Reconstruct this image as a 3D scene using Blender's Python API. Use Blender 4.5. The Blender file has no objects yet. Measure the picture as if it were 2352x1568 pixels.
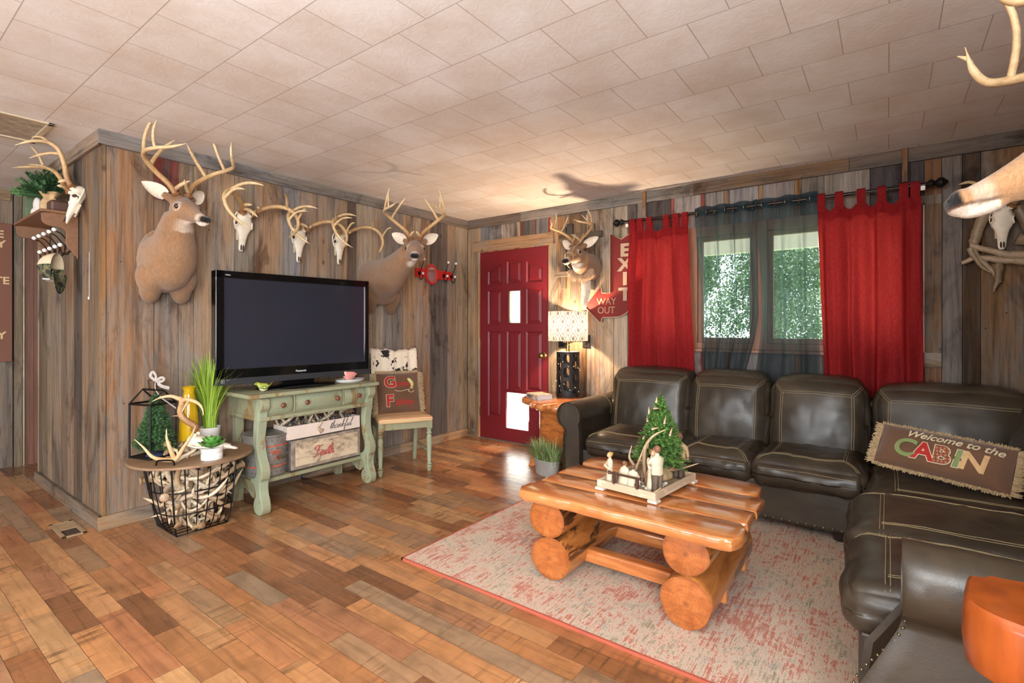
import bpy, bmesh, math, random
from math import sin, cos, pi, radians, sqrt
from mathutils import Vector, Matrix, noise
C = bpy.context.scene.collection
SC = bpy.context.scene

# ---------------------------------------------------------------- camera, world, lights, exposure
cam_d = bpy.data.cameras.new('camera')
cam = bpy.data.objects.new('camera', cam_d); C.objects.link(cam)
cam.location = (3.82, -4.298, 1.233)
cam.rotation_euler = (radians(90), 0, radians(36.62))
cam_d.sensor_width = 36.0
cam_d.lens = 36.0 * 1162.0 / 2352.0
cam_d.shift_y = -35.0 / 2352.0
cam_d.clip_start = 0.05
SC.camera = cam
SC.view_settings.view_transform = 'Standard'
SC.view_settings.look = 'None'
SC.view_settings.gamma = 1.0
SC.view_settings.use_curve_mapping = False
SC.view_settings.exposure = 0.03
SC.cycles.use_denoising = True
SC.cycles.max_bounces = 10
SC.cycles.transparent_max_bounces = 16
SC.cycles.sample_clamp_indirect = 6.0

world = bpy.data.worlds.new('sky'); SC.world = world
world.use_nodes = True
wn = world.node_tree.nodes; wl = world.node_tree.links
bg = wn['Background']
skyt = wn.new('ShaderNodeTexSky'); skyt.sky_type = 'HOSEK_WILKIE'
skyt.sun_direction = (0.25, 0.8, 0.75); skyt.turbidity = 4.0; skyt.ground_albedo = 0.4
wmix = wn.new('ShaderNodeMixRGB'); wmix.inputs[0].default_value = 0.45
wmix.inputs[2].default_value = (0.75, 0.82, 0.9, 1)
wl.new(skyt.outputs[0], wmix.inputs[1]); wl.new(wmix.outputs[0], bg.inputs[0])
bg.inputs[1].default_value = 8.0

def lamp(name, kind, loc, energy, color=(1, 1, 1), rot=(0, 0, 0), size=0.1, size_y=None, spread=None):
    d = bpy.data.lights.new(name, kind); d.energy = energy; d.color = color
    if kind == 'AREA':
        d.size = size
        if size_y: d.shape = 'RECTANGLE'; d.size_y = size_y
        if spread: d.spread = spread
    elif kind == 'SUN': d.angle = size
    else: d.shadow_soft_size = size
    o = bpy.data.objects.new(name, d); C.objects.link(o); o.location = loc; o.rotation_euler = rot
    return o
# sun outdoors, low enough to slip under the porch roof and reach only the foot of the door
sun = lamp('sun', 'SUN', (1, 6, 5), 27.0, (1.0, 0.95, 0.86), size=0.02)
sun.rotation_euler = Vector((-0.10, -0.80, -0.62)).to_track_quat('-Z', 'Y').to_euler()
# added fill lights at invented windows behind the camera
lamp('added_rear_fill', 'AREA', (2.0, -9.93, 1.5), 200, (0.90, 0.96, 1.0), (radians(90), 0, 0), 2.4, 1.3)
lamp('added_rear_left_fill', 'AREA', (-0.6, -9.93, 1.5), 60, (0.90, 0.96, 1.0), (radians(90), 0, 0), 1.4, 1.2)
lamp('added_right_fill', 'AREA', (4.74, -5.74, 1.45), 325, (0.90, 0.96, 1.0), (radians(90), 0, radians(90)), 2.6, 1.4)
# added fill inside an invented globe lamp behind the camera
lamp('added_globe_fill', 'POINT', (2.2, -4.75, 2.08), 7, (1.0, 0.90, 0.80), size=0.14)
# added upward fill behind the camera, in place of a bounced flash
lamp('added_bounce_fill', 'AREA', (3.85, -5.0, 1.80), 360, (0.74, 0.88, 1.0), (radians(180), 0, 0), 0.24)

# ---------------------------------------------------------------- helpers
def s2l(c):
    c = c / 255.0
    return c / 12.92 if c <= 0.04045 else ((c + 0.055) / 1.055) ** 2.4
def rgb(r, g, b): return (s2l(r), s2l(g), s2l(b), 1.0)
def V(*a): return Vector(a)
rnd = random.Random(7)

class NT:
    def __init__(s, name):
        s.m = bpy.data.materials.new(name); s.m.use_nodes = True
        s.n = s.m.node_tree.nodes; s.l = s.m.node_tree.links
        s.p = s.n['Principled BSDF']; s.out = s.n['Material Output']
    def new(s, t, **kw):
        x = s.n.new(t)
        for k, v in kw.items(): setattr(x, k, v)
        return x
    def link(s, a, b): s.l.new(a, b)
    def coord(s, scale=(1, 1, 1), kind='Object', rot=(0, 0, 0), loc=(0, 0, 0)):
        t = s.new('ShaderNodeTexCoord'); mp = s.new('ShaderNodeMapping')
        mp.inputs['Scale'].default_value = scale; mp.inputs['Rotation'].default_value = rot; mp.inputs['Location'].default_value = loc
        s.link(t.outputs[kind], mp.inputs[0]); return mp.outputs[0]
    def noise(s, co, scale=5, detail=4, rough=0.55, dist=0.0):
        x = s.new('ShaderNodeTexNoise'); x.inputs['Scale'].default_value = scale
        x.inputs['Detail'].default_value = detail; x.inputs['Roughness'].default_value = rough
        x.inputs['Distortion'].default_value = dist; s.link(co, x.inputs['Vector']); return x.outputs['Fac']
    def ramp(s, fac, stops, interp='LINEAR'):
        r = s.new('ShaderNodeValToRGB'); r.color_ramp.interpolation = interp
        e = r.color_ramp.elements
        while len(e) < len(stops): e.new(0.5)
        for q, (p, c) in zip(e, stops):
            q.position = p; q.color = c if len(c) == 4 else (c[0], c[1], c[2], 1)
        s.link(fac, r.inputs[0]); return r.outputs[0]
    def mix(s, fac, a, b, mode='MIX'):
        x = s.new('ShaderNodeMixRGB'); x.blend_type = mode
        for i, v in ((0, fac), (1, a), (2, b)):
            if hasattr(v, 'is_output'): s.link(v, x.inputs[i])
            else: x.inputs[i].default_value = v
        return x.outputs[0]
    def math(s, op, a, b=0.0, c=None):
        x = s.new('ShaderNodeMath'); x.operation = op
        for i, v in ((0, a), (1, b)) + (((2, c),) if c is not None else ()):
            if hasattr(v, 'is_output'): s.link(v, x.inputs[i])
            else: x.inputs[i].default_value = v
        return x.outputs[0]
    def attr(s, name='Col'):
        x = s.new('ShaderNodeAttribute'); x.attribute_name = name; return x.outputs['Color']
    def bump(s, h, strength=0.3, dist=0.01):
        x = s.new('ShaderNodeBump'); x.inputs['Strength'].default_value = strength; x.inputs['Distance'].default_value = dist
        s.link(h, x.inputs['Height']); s.link(x.outputs[0], s.p.inputs['Normal']); return x
    def base(s, c):
        if hasattr(c, 'is_output'): s.link(c, s.p.inputs['Base Color'])
        else: s.p.inputs['Base Color'].default_value = c
    def set(s, **kw):
        for k, v in kw.items():
            s.p.inputs[{'rough': 'Roughness', 'metal': 'Metallic', 'spec': 'Specular IOR Level', 'coat': 'Coat Weight', 'sheen': 'Sheen Weight',
                        'coatr': 'Coat Roughness', 'emit': 'Emission Strength', 'alpha': 'Alpha', 'trans': 'Transmission Weight', 'ior': 'IOR', 'sss': 'Subsurface Weight'}[k]].default_value = v
        return s

BW0, BW1 = (0, 0, 0, 1), (1, 1, 1, 1)
G = lambda v: (v, v, v, 1)
def simple(name, col, rough=0.5, metal=0.0, var=0.12, scale=8.0, bump=0.0, stretch=(1, 1, 1), bscale=60, coat=0.0, **kw):
    """a colour with a little procedural unevenness"""
    t = NT(name); co = t.coord(stretch)
    f = t.noise(co, scale, 5)
    d = tuple(c * (1 - var * 1.6) for c in col[:3]) + (1,); b = tuple(min(1, c * (1 + var)) for c in col[:3]) + (1,)
    t.base(t.ramp(f, [(0.25, d), (0.75, b)])); t.set(rough=rough, metal=metal, coat=coat, **kw)
    if bump: t.bump(t.noise(co, bscale, 4), bump, 0.004)
    return t.m

def barn(name, sc, sat=1.0, dark=0.42):
    """weathered barn board; each board's own colour comes from the mesh"""
    t = NT(name); col = t.attr()
    co = t.coord(sc)
    g1 = t.noise(co, 1.0, 8, 0.65, 0.35)
    g2 = t.noise(t.coord(tuple(v * 0.28 for v in sc)), 1.0, 5, 0.6, 0.6)
    g3 = t.noise(t.coord(tuple(v * 2.6 for v in sc)), 1.0, 4, 0.7)
    c = t.mix(0.85, col, t.ramp(g1, [(0.28, G(dark)), (0.50, G(1.0)), (0.72, G(1.22))]), 'MULTIPLY')
    c = t.mix(0.75, c, t.ramp(g2, [(0.28, G(0.5)), (0.5, G(1.0)), (0.75, G(1.15))]), 'MULTIPLY')
    c = t.mix(0.55, c, t.ramp(g3, [(0.36, G(0.45)), (0.5, G(1.0))]), 'MULTIPLY')
    v = t.new('ShaderNodeTexVoronoi'); v.inputs['Scale'].default_value = 3.1
    t.link(t.coord((1.6, 1.6, 1.0) if sc[2] < sc[0] else (1, 1.6, 1.6)), v.inputs['Vector'])
    kn = t.ramp(v.outputs['Distance'], [(0.02, G(0.22)), (0.055, G(0.62)), (0.10, G(1.0))])
    c = t.mix(0.8, c, kn, 'MULTIPLY')
    pt = t.noise(t.coord(tuple(v * 0.55 if v < 10 else v * 0.16 for v in sc)), 1.0, 6, 0.7, 1.1)
    lum = t.new('ShaderNodeRGBToBW'); t.link(c, lum.inputs[0])
    gy = t.mix(1.0, lum.outputs[0], (1.16, 1.02, 0.88, 1), 'MULTIPLY')
    c = t.mix(t.ramp(pt, [(0.44, G(0.0)), (0.60, G(0.75))]), c, gy)                      # silvered weathering
    st = t.noise(t.coord(tuple(v * 0.9 if v < 10 else v * 0.10 for v in sc), loc=(3, 5, 1)), 1.0, 5, 0.65, 0.8)
    c = t.mix(0.75, c, t.ramp(st, [(0.33, rgb(120, 92, 72)), (0.47, BW1), (0.68, rgb(255, 240, 222))]), 'MULTIPLY')   # old brown stains
    nv = t.new('ShaderNodeTexVoronoi'); nv.inputs['Scale'].default_value = 9.0; t.link(t.coord((1, 1, 1)), nv.inputs['Vector'])
    c = t.mix(0.8, c, t.ramp(nv.outputs['Distance'], [(0.035, G(0.12)), (0.055, BW1)]), 'MULTIPLY')
    hs = t.new('ShaderNodeHueSaturation'); hs.inputs['Saturation'].default_value = 1.0; hs.inputs['Value'].default_value = 1.0; t.link(c, hs.inputs['Color'])
    t.base(hs.outputs[0]); t.set(rough=0.80, spec=0.2)
    t.bump(g1, 0.5, 0.006)
    return t.m

M = {}
M['board_v'] = barn('weathered vertical boards', (34, 34, 1.6))
M['board_x'] = barn('weathered boards along x', (1.6, 34, 34))
M['board_y'] = barn('weathered boards along y', (34, 1.6, 34))
M['antler'] = None
def antler_mat():
    t = NT('antler'); c = t.attr(); co = t.coord((1, 1, 1))
    f = t.noise(co, 55, 5, 0.6); g = t.noise(co, 12, 3)
    c = t.mix(0.32, c, t.ramp(f, [(0.35, rgb(150, 110, 70)), (0.6, BW1)]), 'MULTIPLY')
    c = t.mix(0.35, c, t.ramp(g, [(0.3, rgb(170, 140, 110)), (0.6, BW1)]), 'MULTIPLY')
    t.base(c); t.set(rough=0.42, spec=0.4); t.bump(f, 0.35, 0.003); return t.m
M['antler'] = antler_mat()
M['bone'] = simple('bleached bone', rgb(232, 218, 196), 0.55, var=0.12, scale=14, bump=0.25)
M['bone_dark'] = simple('hollow of bone', rgb(70, 52, 40), 0.9, var=0.2)
def fur_mat():
    t = NT('deer hair'); c = t.attr(); co = t.coord((1, 1, 1))
    f = t.noise(t.coord((90, 90, 26)), 1.6, 6, 0.7, 0.5); g = t.noise(co, 9, 4)
    c = t.mix(0.65, c, t.ramp(f, [(0.3, G(0.58)), (0.6, G(1.18))]), 'MULTIPLY')
    c = t.mix(0.5, c, t.ramp(g, [(0.3, G(0.75)), (0.65, G(1.12))]), 'MULTIPLY')
    t.base(c); t.set(rough=0.85, spec=0.15, sheen=0.25); t.bump(f, 0.6, 0.006); return t.m
M['fur'] = fur_mat()
M['eye'] = simple('glass eye', rgb(12, 9, 8), 0.04, coat=1.0, var=0.0)
M['nose'] = simple('dark nose', rgb(34, 29, 27), 0.35, bump=0.4, bscale=300)
M['black_metal'] = simple('black iron', rgb(26, 23, 22), 0.45, 0.6, bump=0.15)
M['brass'] = simple('aged brass', rgb(176, 148, 92), 0.28, 1.0, var=0.2)
M['white_ceramic'] = simple('white ceramic', rgb(235, 230, 224), 0.2, coat=0.6, var=0.04)
M['black_plastic'] = simple('glossy black plastic', rgb(10, 10, 11), 0.12, coat=0.5, var=0.0)
def stitch_m(): return simple('tan thread', rgb(168, 150, 112), 0.8, var=0.1, scale=200)
M['thread'] = stitch_m()

def frame(loc, fwd, up=(0, 0, 1)):
    x = Vector(fwd).normalized(); z = Vector(up); z = (z - x * z.dot(x)).normalized(); y = z.cross(x)
    m = Matrix.Identity(4)
    for i in range(3): m[i][0], m[i][1], m[i][2], m[i][3] = x[i], y[i], z[i], loc[i]
    return m
def TR(x=0, y=0, z=0, rz=0, rx=0, ry=0, s=1):
    return Matrix.Translation((x, y, z)) @ Matrix.Rotation(rz, 4, 'Z') @ Matrix.Rotation(ry, 4, 'Y') @ Matrix.Rotation(rx, 4, 'X') @ Matrix.Scale(s, 4)

def cat(pts, n=6):
    """Catmull-Rom through points (any tuple length)"""
    P = [tuple(p) for p in pts]; k = len(P[0]); out = []
    P = [tuple(2 * P[0][i] - P[1][i] for i in range(k))] + P + [tuple(2 * P[-1][i] - P[-2][i] for i in range(k))]
    for i in range(1, len(P) - 2):
        for j in range(n):
            t = j / n
            out.append(tuple(0.5 * (2 * P[i][q] + (P[i + 1][q] - P[i - 1][q]) * t + (2 * P[i - 1][q] - 5 * P[i][q] + 4 * P[i + 1][q] - P[i + 2][q]) * t * t
                       + (3 * P[i][q] - P[i - 1][q] - 3 * P[i + 1][q] + P[i + 2][q]) * t ** 3) for q in range(k)))
    out.append(P[-2]); return out

class B:
    def __init__(s): s.v = []; s.f = []; s.c = []; s.hascol = False
    def add(s, verts, faces, col=None, M_=None):
        n = len(s.v)
        for p in verts:
            p = Vector(p); s.v.append(M_ @ p if M_ is not None else p)
        s.f += [tuple(i + n for i in f) for f in faces]
        if col is not None: s.hascol = True
        if col is not None and callable(col): s.c += [col(Vector(p)) for p in verts]
        else: s.c += [col if col is not None else (1, 1, 1, 1)] * len(verts)
        return s
    def box(s, x0, x1, y0, y1, z0, z1, col=None, M_=None):
        v = [(x, y, z) for x in (x0, x1) for y in (y0, y1) for z in (z0, z1)]
        f = [(0, 1, 3, 2), (4, 6, 7, 5), (0, 4, 5, 1), (2, 3, 7, 6), (0, 2, 6, 4), (1, 5, 7, 3)]
        return s.add(v, f, col, M_)
    def tube(s, pts, r, n=8, col=None, M_=None, caps=True, flat=1.0, closed=False):
        """r: number or list; col: colour or list of colours along the tube"""
        P = [Vector(p) for p in pts]; m = len(P)
        R = r if isinstance(r, (list, tuple)) else [r] * m
        T = []
        for i in range(m):
            a = P[(i - 1) % m] if closed else P[max(i - 1, 0)]; b = P[(i + 1) % m] if closed else P[min(i + 1, m - 1)]
            d = (b - a); T.append(d.normalized() if d.length > 1e-9 else Vector((0, 0, 1)))
        up = Vector((0, 0, 1)) if abs(T[0].z) < 0.9 else Vector((1, 0, 0))
        N = (up - T[0] * up.dot(T[0])).normalized()
        vs = []; cs = []
        for i in range(m):
            N = (N - T[i] * N.dot(T[i])); N = N.normalized() if N.length > 1e-6 else Vector((1, 0, 0)); Bn = T[i].cross(N)
            for k in range(n):
                a = 2 * pi * k / n
                vs.append(P[i] + N * (cos(a) * R[i]) + Bn * (sin(a) * R[i] * flat))
                cs.append(col[i] if isinstance(col, list) else col)
        fs = []
        L = m if closed else m - 1
        for i in range(L):
            j = (i + 1) % m
            for k in range(n): fs.append((i * n + k, i * n + (k + 1) % n, j * n + (k + 1) % n, j * n + k))
        if caps and not closed: fs += [tuple(range(n))[::-1], tuple((m - 1) * n + k for k in range(n))]
        n0 = len(s.v); s.add(vs, fs, None, M_)
        if col is not None:
            s.hascol = True; s.c[n0:] = cs
        return s
    def lathe(s, prof, n=24, M_=None, col=None, caps=True):
        """prof: list of (r, z)"""
        vs = [(r * cos(2 * pi * k / n), r * sin(2 * pi * k / n), z) for r, z in prof for k in range(n)]
        fs = [(i * n + k, i * n + (k + 1) % n, (i + 1) * n + (k + 1) % n, (i + 1) * n + k) for i in range(len(prof) - 1) for k in range(n)]
        if caps: fs += [tuple(range(n))[::-1], tuple((len(prof) - 1) * n + k for k in range(n))]
        return s.add(vs, fs, col, M_)
    def prism(s, poly, h0, h1, M_=None, col=None):
        """poly (x, y) extruded along z"""
        n = len(poly)
        vs = [(x, y, h0) for x, y in poly] + [(x, y, h1) for x, y in poly]
        fs = [tuple(range(n))[::-1], tuple(range(n, 2 * n))] + [(i, (i + 1) % n, n + (i + 1) % n, n + i) for i in range(n)]
        return s.add(vs, fs, col, M_)
    def ell(s, c, r, M_=None, col=None, n=14, m=9):
        vs = [(c[0], c[1], c[2] - r[2])]; fs = []
        for i in range(1, m):
            a = pi * i / m - pi / 2
            for k in range(n):
                b = 2 * pi * k / n; vs.append((c[0] + r[0] * cos(a) * cos(b), c[1] + r[1] * cos(a) * sin(b), c[2] + r[2] * sin(a)))
        vs.append((c[0], c[1], c[2] + r[2])); L = len(vs) - 1
        for k in range(n):
            fs.append((0, 1 + (k + 1) % n, 1 + k)); q = 1 + (m - 2) * n; fs.append((q + k, q + (k + 1) % n, L))
        for i in range(m - 2):
            for k in range(n): a = 1 + i * n; fs.append((a + k, a + (k + 1) % n, a + n + (k + 1) % n, a + n + k))
        return s.add(vs, fs, col, M_)
    def rings(s, rings, col=None, M_=None, caps=True, closed_ring=True):
        """list of equally long point loops joined into a skin"""
        n = len(rings[0]); vs = [p for r in rings for p in r]; fs = []
        for i in range(len(rings) - 1):
            for k in range(n if closed_ring else n - 1):
                fs.append((i * n + k, i * n + (k + 1) % n, (i + 1) * n + (k + 1) % n, (i + 1) * n + k))
        if caps and closed_ring: fs += [tuple(range(n))[::-1], tuple((len(rings) - 1) * n + k for k in range(n))]
        return s.add(vs, fs, col, M_)
    def grid(s, nu, nv, fn, col=None, M_=None):
        vs = [fn(i / (nu - 1), j / (nv - 1)) for j in range(nv) for i in range(nu)]
        fs = [(j * nu + i, j * nu + i + 1, (j + 1) * nu + i + 1, (j + 1) * nu + i) for j in range(nv - 1) for i in range(nu - 1)]
        return s.add(vs, fs, col, M_)
    def mesh(s, name):
        me = bpy.data.meshes.new(name); me.from_pydata([tuple(p) for p in s.v], [], s.f)
        if s.hascol:
            a = me.color_attributes.new('Col', 'FLOAT_COLOR', 'POINT')
            flat = [x for c in s.c for x in (tuple(c) + (1,))[:4]]
            a.data.foreach_set('color', flat)
        bm = bmesh.new(); bm.from_mesh(me); bmesh.ops.recalc_face_normals(bm, faces=bm.faces); bm.to_mesh(me); bm.free()
        return me

def world_of(o):
    m = o.matrix_basis.copy()
    while o.parent: o = o.parent; m = o.matrix_basis @ m
    return m
def tag(o, label=None, cat=None, group=None, kind=None):
    if label: o['label'] = label
    if cat: o['category'] = cat
    if group: o['group'] = group
    if kind: o['kind'] = kind
    return o
def thing(name, label, cat, loc=(0, 0, 0), rz=0.0, group=None):
    o = bpy.data.objects.new(name, None); C.objects.link(o); o.empty_display_size = 0.05
    o.location = loc; o.rotation_euler = (0, 0, rz)
    return tag(o, label, cat, group)
def obj(name, b, mat, parent=None, smooth=None, bevel=0.0, seg=2, subsurf=0, label=None, solid=0.0, local=False):
    """link b as one object; vertices are given in world space unless the parent is still at the origin or local is set"""
    me = b if isinstance(b, bpy.types.Mesh) else b.mesh(name)
    o = bpy.data.objects.new(name, me); C.objects.link(o)
    if parent is not None:
        o.parent = parent
        if not local: me.transform(world_of(parent).inverted())
    me.materials.append(M[mat] if isinstance(mat, str) else mat)
    if smooth is not None:
        me.shade_smooth()
        if smooth < 180: me.set_sharp_from_angle(angle=radians(smooth))
    if solid: md = o.modifiers.new('solid', 'SOLIDIFY'); md.thickness = solid; md.offset = 0
    if bevel: md = o.modifiers.new('bevel', 'BEVEL'); md.width = bevel; md.segments = seg; md.limit_method = 'ANGLE'; md.angle_limit = radians(40)
    if subsurf: md = o.modifiers.new('sub', 'SUBSURF'); md.levels = subsurf; md.render_levels = subsurf
    if label: o['label'] = label
    return o
def one(name, b, mat, label, cat, group=None, **kw): return tag(obj(name, b, mat, **kw), label, cat, group)
def struct(name, b, mat, parent=None, **kw):
    o = obj(name, b, mat, parent, **kw)
    if parent is None: o['kind'] = 'structure'
    return o
def copy_tree(o, parent=None):
    c = o.copy(); C.objects.link(c); c.parent = parent
    for ch in list(o.children): copy_tree(ch, c)
    return c
def fuse(b, voxel, smooth=4, factor=0.5):
    """overlapping solids into one continuous skin"""
    me = b.mesh('tmp'); o = bpy.data.objects.new('tmp', me); C.objects.link(o)
    r = o.modifiers.new('r', 'REMESH'); r.mode = 'VOXEL'; r.voxel_size = voxel
    if smooth: q = o.modifiers.new('s', 'SMOOTH'); q.iterations = smooth; q.factor = factor
    dg = bpy.context.evaluated_depsgraph_get(); dg.update()
    ev = o.evaluated_get(dg); out = bpy.data.meshes.new_from_object(ev, depsgraph=dg)
    bpy.data.objects.remove(o); return out
def paint(me, fn):
    a = me.color_attributes.get('Col') or me.color_attributes.new('Col', 'FLOAT_COLOR', 'POINT')
    flat = []
    for v in me.vertices: flat += list(fn(v.co))[:4]
    a.data.foreach_set('color', flat)
def text_b(b, s, size, M_, depth=0.001, shear=0.0, offset=0.0, sx=1.0, col=None, align='LEFT'):
    cu = bpy.data.curves.new('t', 'FONT'); cu.body = s; cu.size = size; cu.extrude = depth; cu.shear = shear; cu.offset = offset
    cu.align_x = align; cu.resolution_u = 4
    o = bpy.data.objects.new('t', cu); C.objects.link(o)
    dg = bpy.context.evaluated_depsgraph_get(); dg.update()
    me = bpy.data.meshes.new_from_object(o.evaluated_get(dg), depsgraph=dg)
    b.add([(v.co.x * sx, v.co.y, v.co.z) for v in me.vertices], [tuple(p.vertices) for p in me.polygons], col, M_)
    bpy.data.objects.remove(o); bpy.data.curves.remove(cu); return b
def lerp(a, b, t): return a + (b - a) * t
def mixc(a, b, t): t = max(0, min(1, t)); return tuple(a[i] + (b[i] - a[i]) * t for i in range(4))
def sst(e0, e1, x): t = max(0, min(1, (x - e0) / (e1 - e0))); return t * t * (3 - 2 * t)
# ---------------------------------------------------------------- room shell
H = 2.42
def ceil_mat():
    t = NT('embossed ceiling tile')
    co = t.coord((1, 1, 1), loc=(0, 0, 0))
    br = t.new('ShaderNodeTexBrick'); br.offset = 0.5; br.offset_frequency = 2; br.squash = 1.0
    br.inputs['Scale'].default_value = 1.0; br.inputs['Brick Width'].default_value = 0.3195; br.inputs['Row Height'].default_value = 0.3175
    br.inputs['Mortar Size'].default_value = 0.0022; br.inputs['Mortar Smooth'].default_value = 0.1; br.inputs['Bias'].default_value = 0.0
    br.inputs['Color1'].default_value = G(0.0); br.inputs['Color2'].default_value = G(1.0); br.inputs['Mortar'].default_value = G(0.5)
    t.link(t.coord((1, 1, 1), loc=(-0.149 - 0.16, 0.07, 0)), br.inputs['Vector'])
    per = t.ramp(br.outputs['Color'], [(0.0, rgb(226, 221, 216)), (1.0, rgb(236, 232, 228))])
    blot = t.ramp(t.noise(co, 3.2, 5, 0.6), [(0.35, rgb(242, 235, 228)), (0.62, BW1)])
    c = t.mix(1.0, per, blot, 'MULTIPLY')
    wv = t.new('ShaderNodeTexWave'); wv.bands_direction = 'DIAGONAL'; wv.inputs['Scale'].default_value = 6; wv.inputs['Distortion'].default_value = 16
    wv.inputs['Detail'].default_value = 3; wv.inputs['Detail Scale'].default_value = 2.2; t.link(co, wv.inputs['Vector'])
    c = t.mix(0.05, c, t.ramp(wv.outputs['Fac'], [(0.2, G(0.6)), (0.8, BW1)]), 'MULTIPLY')
    c = t.mix(t.math('MULTIPLY', br.outputs['Fac'], 0.6), c, rgb(140, 120, 106))
    t.base(c); t.set(rough=0.75, spec=0.25)
    h = t.mix(br.outputs['Fac'], wv.outputs['Fac'], G(0.0))
    t.bump(h, 0.10, 0.002); return t.m
M['ceiling'] = ceil_mat()
def floor_mat():
    t = NT('reclaimed plank laminate')
    br = t.new('ShaderNodeTexBrick'); br.offset = 0.37; br.offset_frequency = 3; br.squash = 0.7; br.squash_frequency = 2
    br.inputs['Scale'].default_value = 1.0; br.inputs['Brick Width'].default_value = 0.62; br.inputs['Row Height'].default_value = 0.0965
    br.inputs['Mortar Size'].default_value = 0.0008; br.inputs['Bias'].default_value = 0.0
    br.inputs['Color1'].default_value = G(0.0); br.inputs['Color2'].default_value = G(1.0); br.inputs['Mortar'].default_value = G(0.3)
    t.link(t.coord((1, 1, 1), loc=(0.1, 0.06, 0)), br.inputs['Vector'])
    per = t.ramp(br.outputs['Color'], [(0.0, rgb(118, 78, 52)), (0.2, rgb(156, 104, 66)), (0.4, rgb(184, 128, 82)), (0.55, rgb(146, 120, 94)), (0.7, rgb(168, 106, 68)), (0.85, rgb(194, 146, 98)), (1.0, rgb(132, 102, 78))])
    co = t.coord((1, 1, 1))
    # offset the grain plank by plank
    mp = t.new('ShaderNodeMapping'); mp.inputs['Scale'].default_value = (2.2, 34, 1)
    ad = t.new('ShaderNodeVectorMath'); ad.operation = 'ADD'; t.link(co, ad.inputs[0]); t.link(br.outputs['Color'], ad.inputs[1]); t.link(ad.outputs[0], mp.inputs[0])
    g = t.noise(mp.outputs[0], 1.0, 8, 0.65, 0.8)
    mp2 = t.new('ShaderNodeMapping'); mp2.inputs['Scale'].default_value = (46, 2.5, 1); t.link(ad.outputs[0], mp2.inputs[0])
    saw = t.noise(mp2.outputs[0], 1.0, 4, 0.6, 0.3)
    bl = t.noise(ad.outputs[0], 4.5, 5, 0.6, 0.5)
    c = t.mix(0.8, per, t.ramp(g, [(0.28, G(0.55)), (0.5, G(1.02)), (0.75, G(1.3))]), 'MULTIPLY')
    c = t.mix(0.55, c, t.ramp(bl, [(0.30, rgb(140, 138, 132)), (0.52, BW1), (0.75, rgb(255, 236, 200))]), 'MULTIPLY')
    sm = t.math('MULTIPLY', t.ramp(bl, [(0.45, G(0)), (0.62, G(0.75))]), t.ramp(saw, [(0.50, G(0)), (0.62, G(1))]))
    c = t.mix(sm, c, rgb(86, 62, 42))
    c = t.mix(br.outputs['Fac'], c, rgb(70, 44, 28))
    t.base(c); t.set(rough=0.33, spec=0.5)
    t.link(t.ramp(g, [(0.3, G(0.32)), (0.7, G(0.19))]), t.p.inputs['Roughness'])
    t.bump(t.mix(0.3, g, saw), 0.12, 0.002); return t.m
M['floor'] = floor_mat()
struct('floor', B().box(-2.5, 4.95, -10.1, 0.0, -0.08, 0), 'floor')
struct('ceiling', B().box(-2.5, 4.95, -10.1, 0.12, H, H + 0.08), 'ceiling')

def board_run(b, edges, cols, axis, face, z0=0.0, z1=H, holes=(), depth=0.02, sign=1, gap=0.0016, r=None):
    """vertical boards along an axis; sign is the side they stick out to; holes = (lo, hi, zlo, zhi)"""
    r = r or random.Random(3)
    for i in range(len(edges) - 1):
        a, c = edges[i] + gap, edges[i + 1] - gap
        col = cols[i % len(cols)]; k = 1 + r.uniform(-0.04, 0.04); col = rgb(*[min(255, v * k) for v in col])
        segs = [(z0, z1)]
        for lo, hi, zl, zh in holes:
            if c > lo + 0.004 and a < hi - 0.004:
                ns = []
                for s0, s1 in segs:
                    if zl > s0: ns.append((s0, min(zl, s1)))
                    if zh < s1: ns.append((max(zh, s0), s1))
                segs = ns
        t = face - sign * r.uniform(0, 0.004)
        for s0, s1 in segs:
            if s1 - s0 < 0.01: continue
            lo, hi = sorted((t, face - sign * depth))
            if axis == 'y': b.box(lo, hi, a, c, s0, s1, col)
            else: b.box(a, c, lo, hi, s0, s1, col)
    return b
DK = rgb(22, 16, 12)
# television wall, x = 0
ye = [-3.322, -3.30, -3.049, -2.909, -2.816, -2.545, -2.403, -2.177, -2.028, -1.781, -1.585, -1.492, -1.315, -1.195, -0.949, -0.713, -0.581, -0.325, -0.188, 0.0]
yc = [(132, 104, 74), (136, 102, 74), (132, 104, 82), (144, 116, 92), (152, 124, 98), (138, 116, 94), (158, 126, 98), (134, 128, 128), (158, 130, 106), (148, 122, 98), (96, 80, 70), (156, 138, 116), (162, 142, 120), (136, 128, 122), (166, 138, 108), (160, 120, 88), (104, 96, 92), (148, 126, 106), (168, 146, 118)]
b = B(); b.box(-0.12, -0.02, -3.30, 0.0, 0, H, DK); board_run(b, ye, yc, 'y', 0.0, r=random.Random(5))
b.box(-0.001, 0.0012, -3.047, -2.911, 2.06, 2.335, rgb(128, 54, 46))   # red paint left on one board near the top
struct('wall_left', b, 'board_v')
# short wall facing the camera side, y = -3.322
xe = [-1.60, -1.565, -1.30, -1.16, -0.93, -0.76, -0.60, -0.40, -0.20, -0.06, 0.0]
xc = [(150, 132, 108), (112, 94, 72), (134, 114, 90), (124, 102, 80), (112, 90, 70), (132, 106, 82), (88, 72, 58), (126, 100, 76), (116, 96, 76), (138, 104, 70)]
b = B(); b.box(-1.58, -0.02, -3.30, -3.20, 0, H, DK); board_run(b, xe, xc, 'x', -3.322, sign=-1, r=random.Random(9))
b.box(-1.60, -1.58, -3.32, -1.5, 0, H, rgb(150, 126, 100))
struct('wall_side', b, 'board_v')
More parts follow.
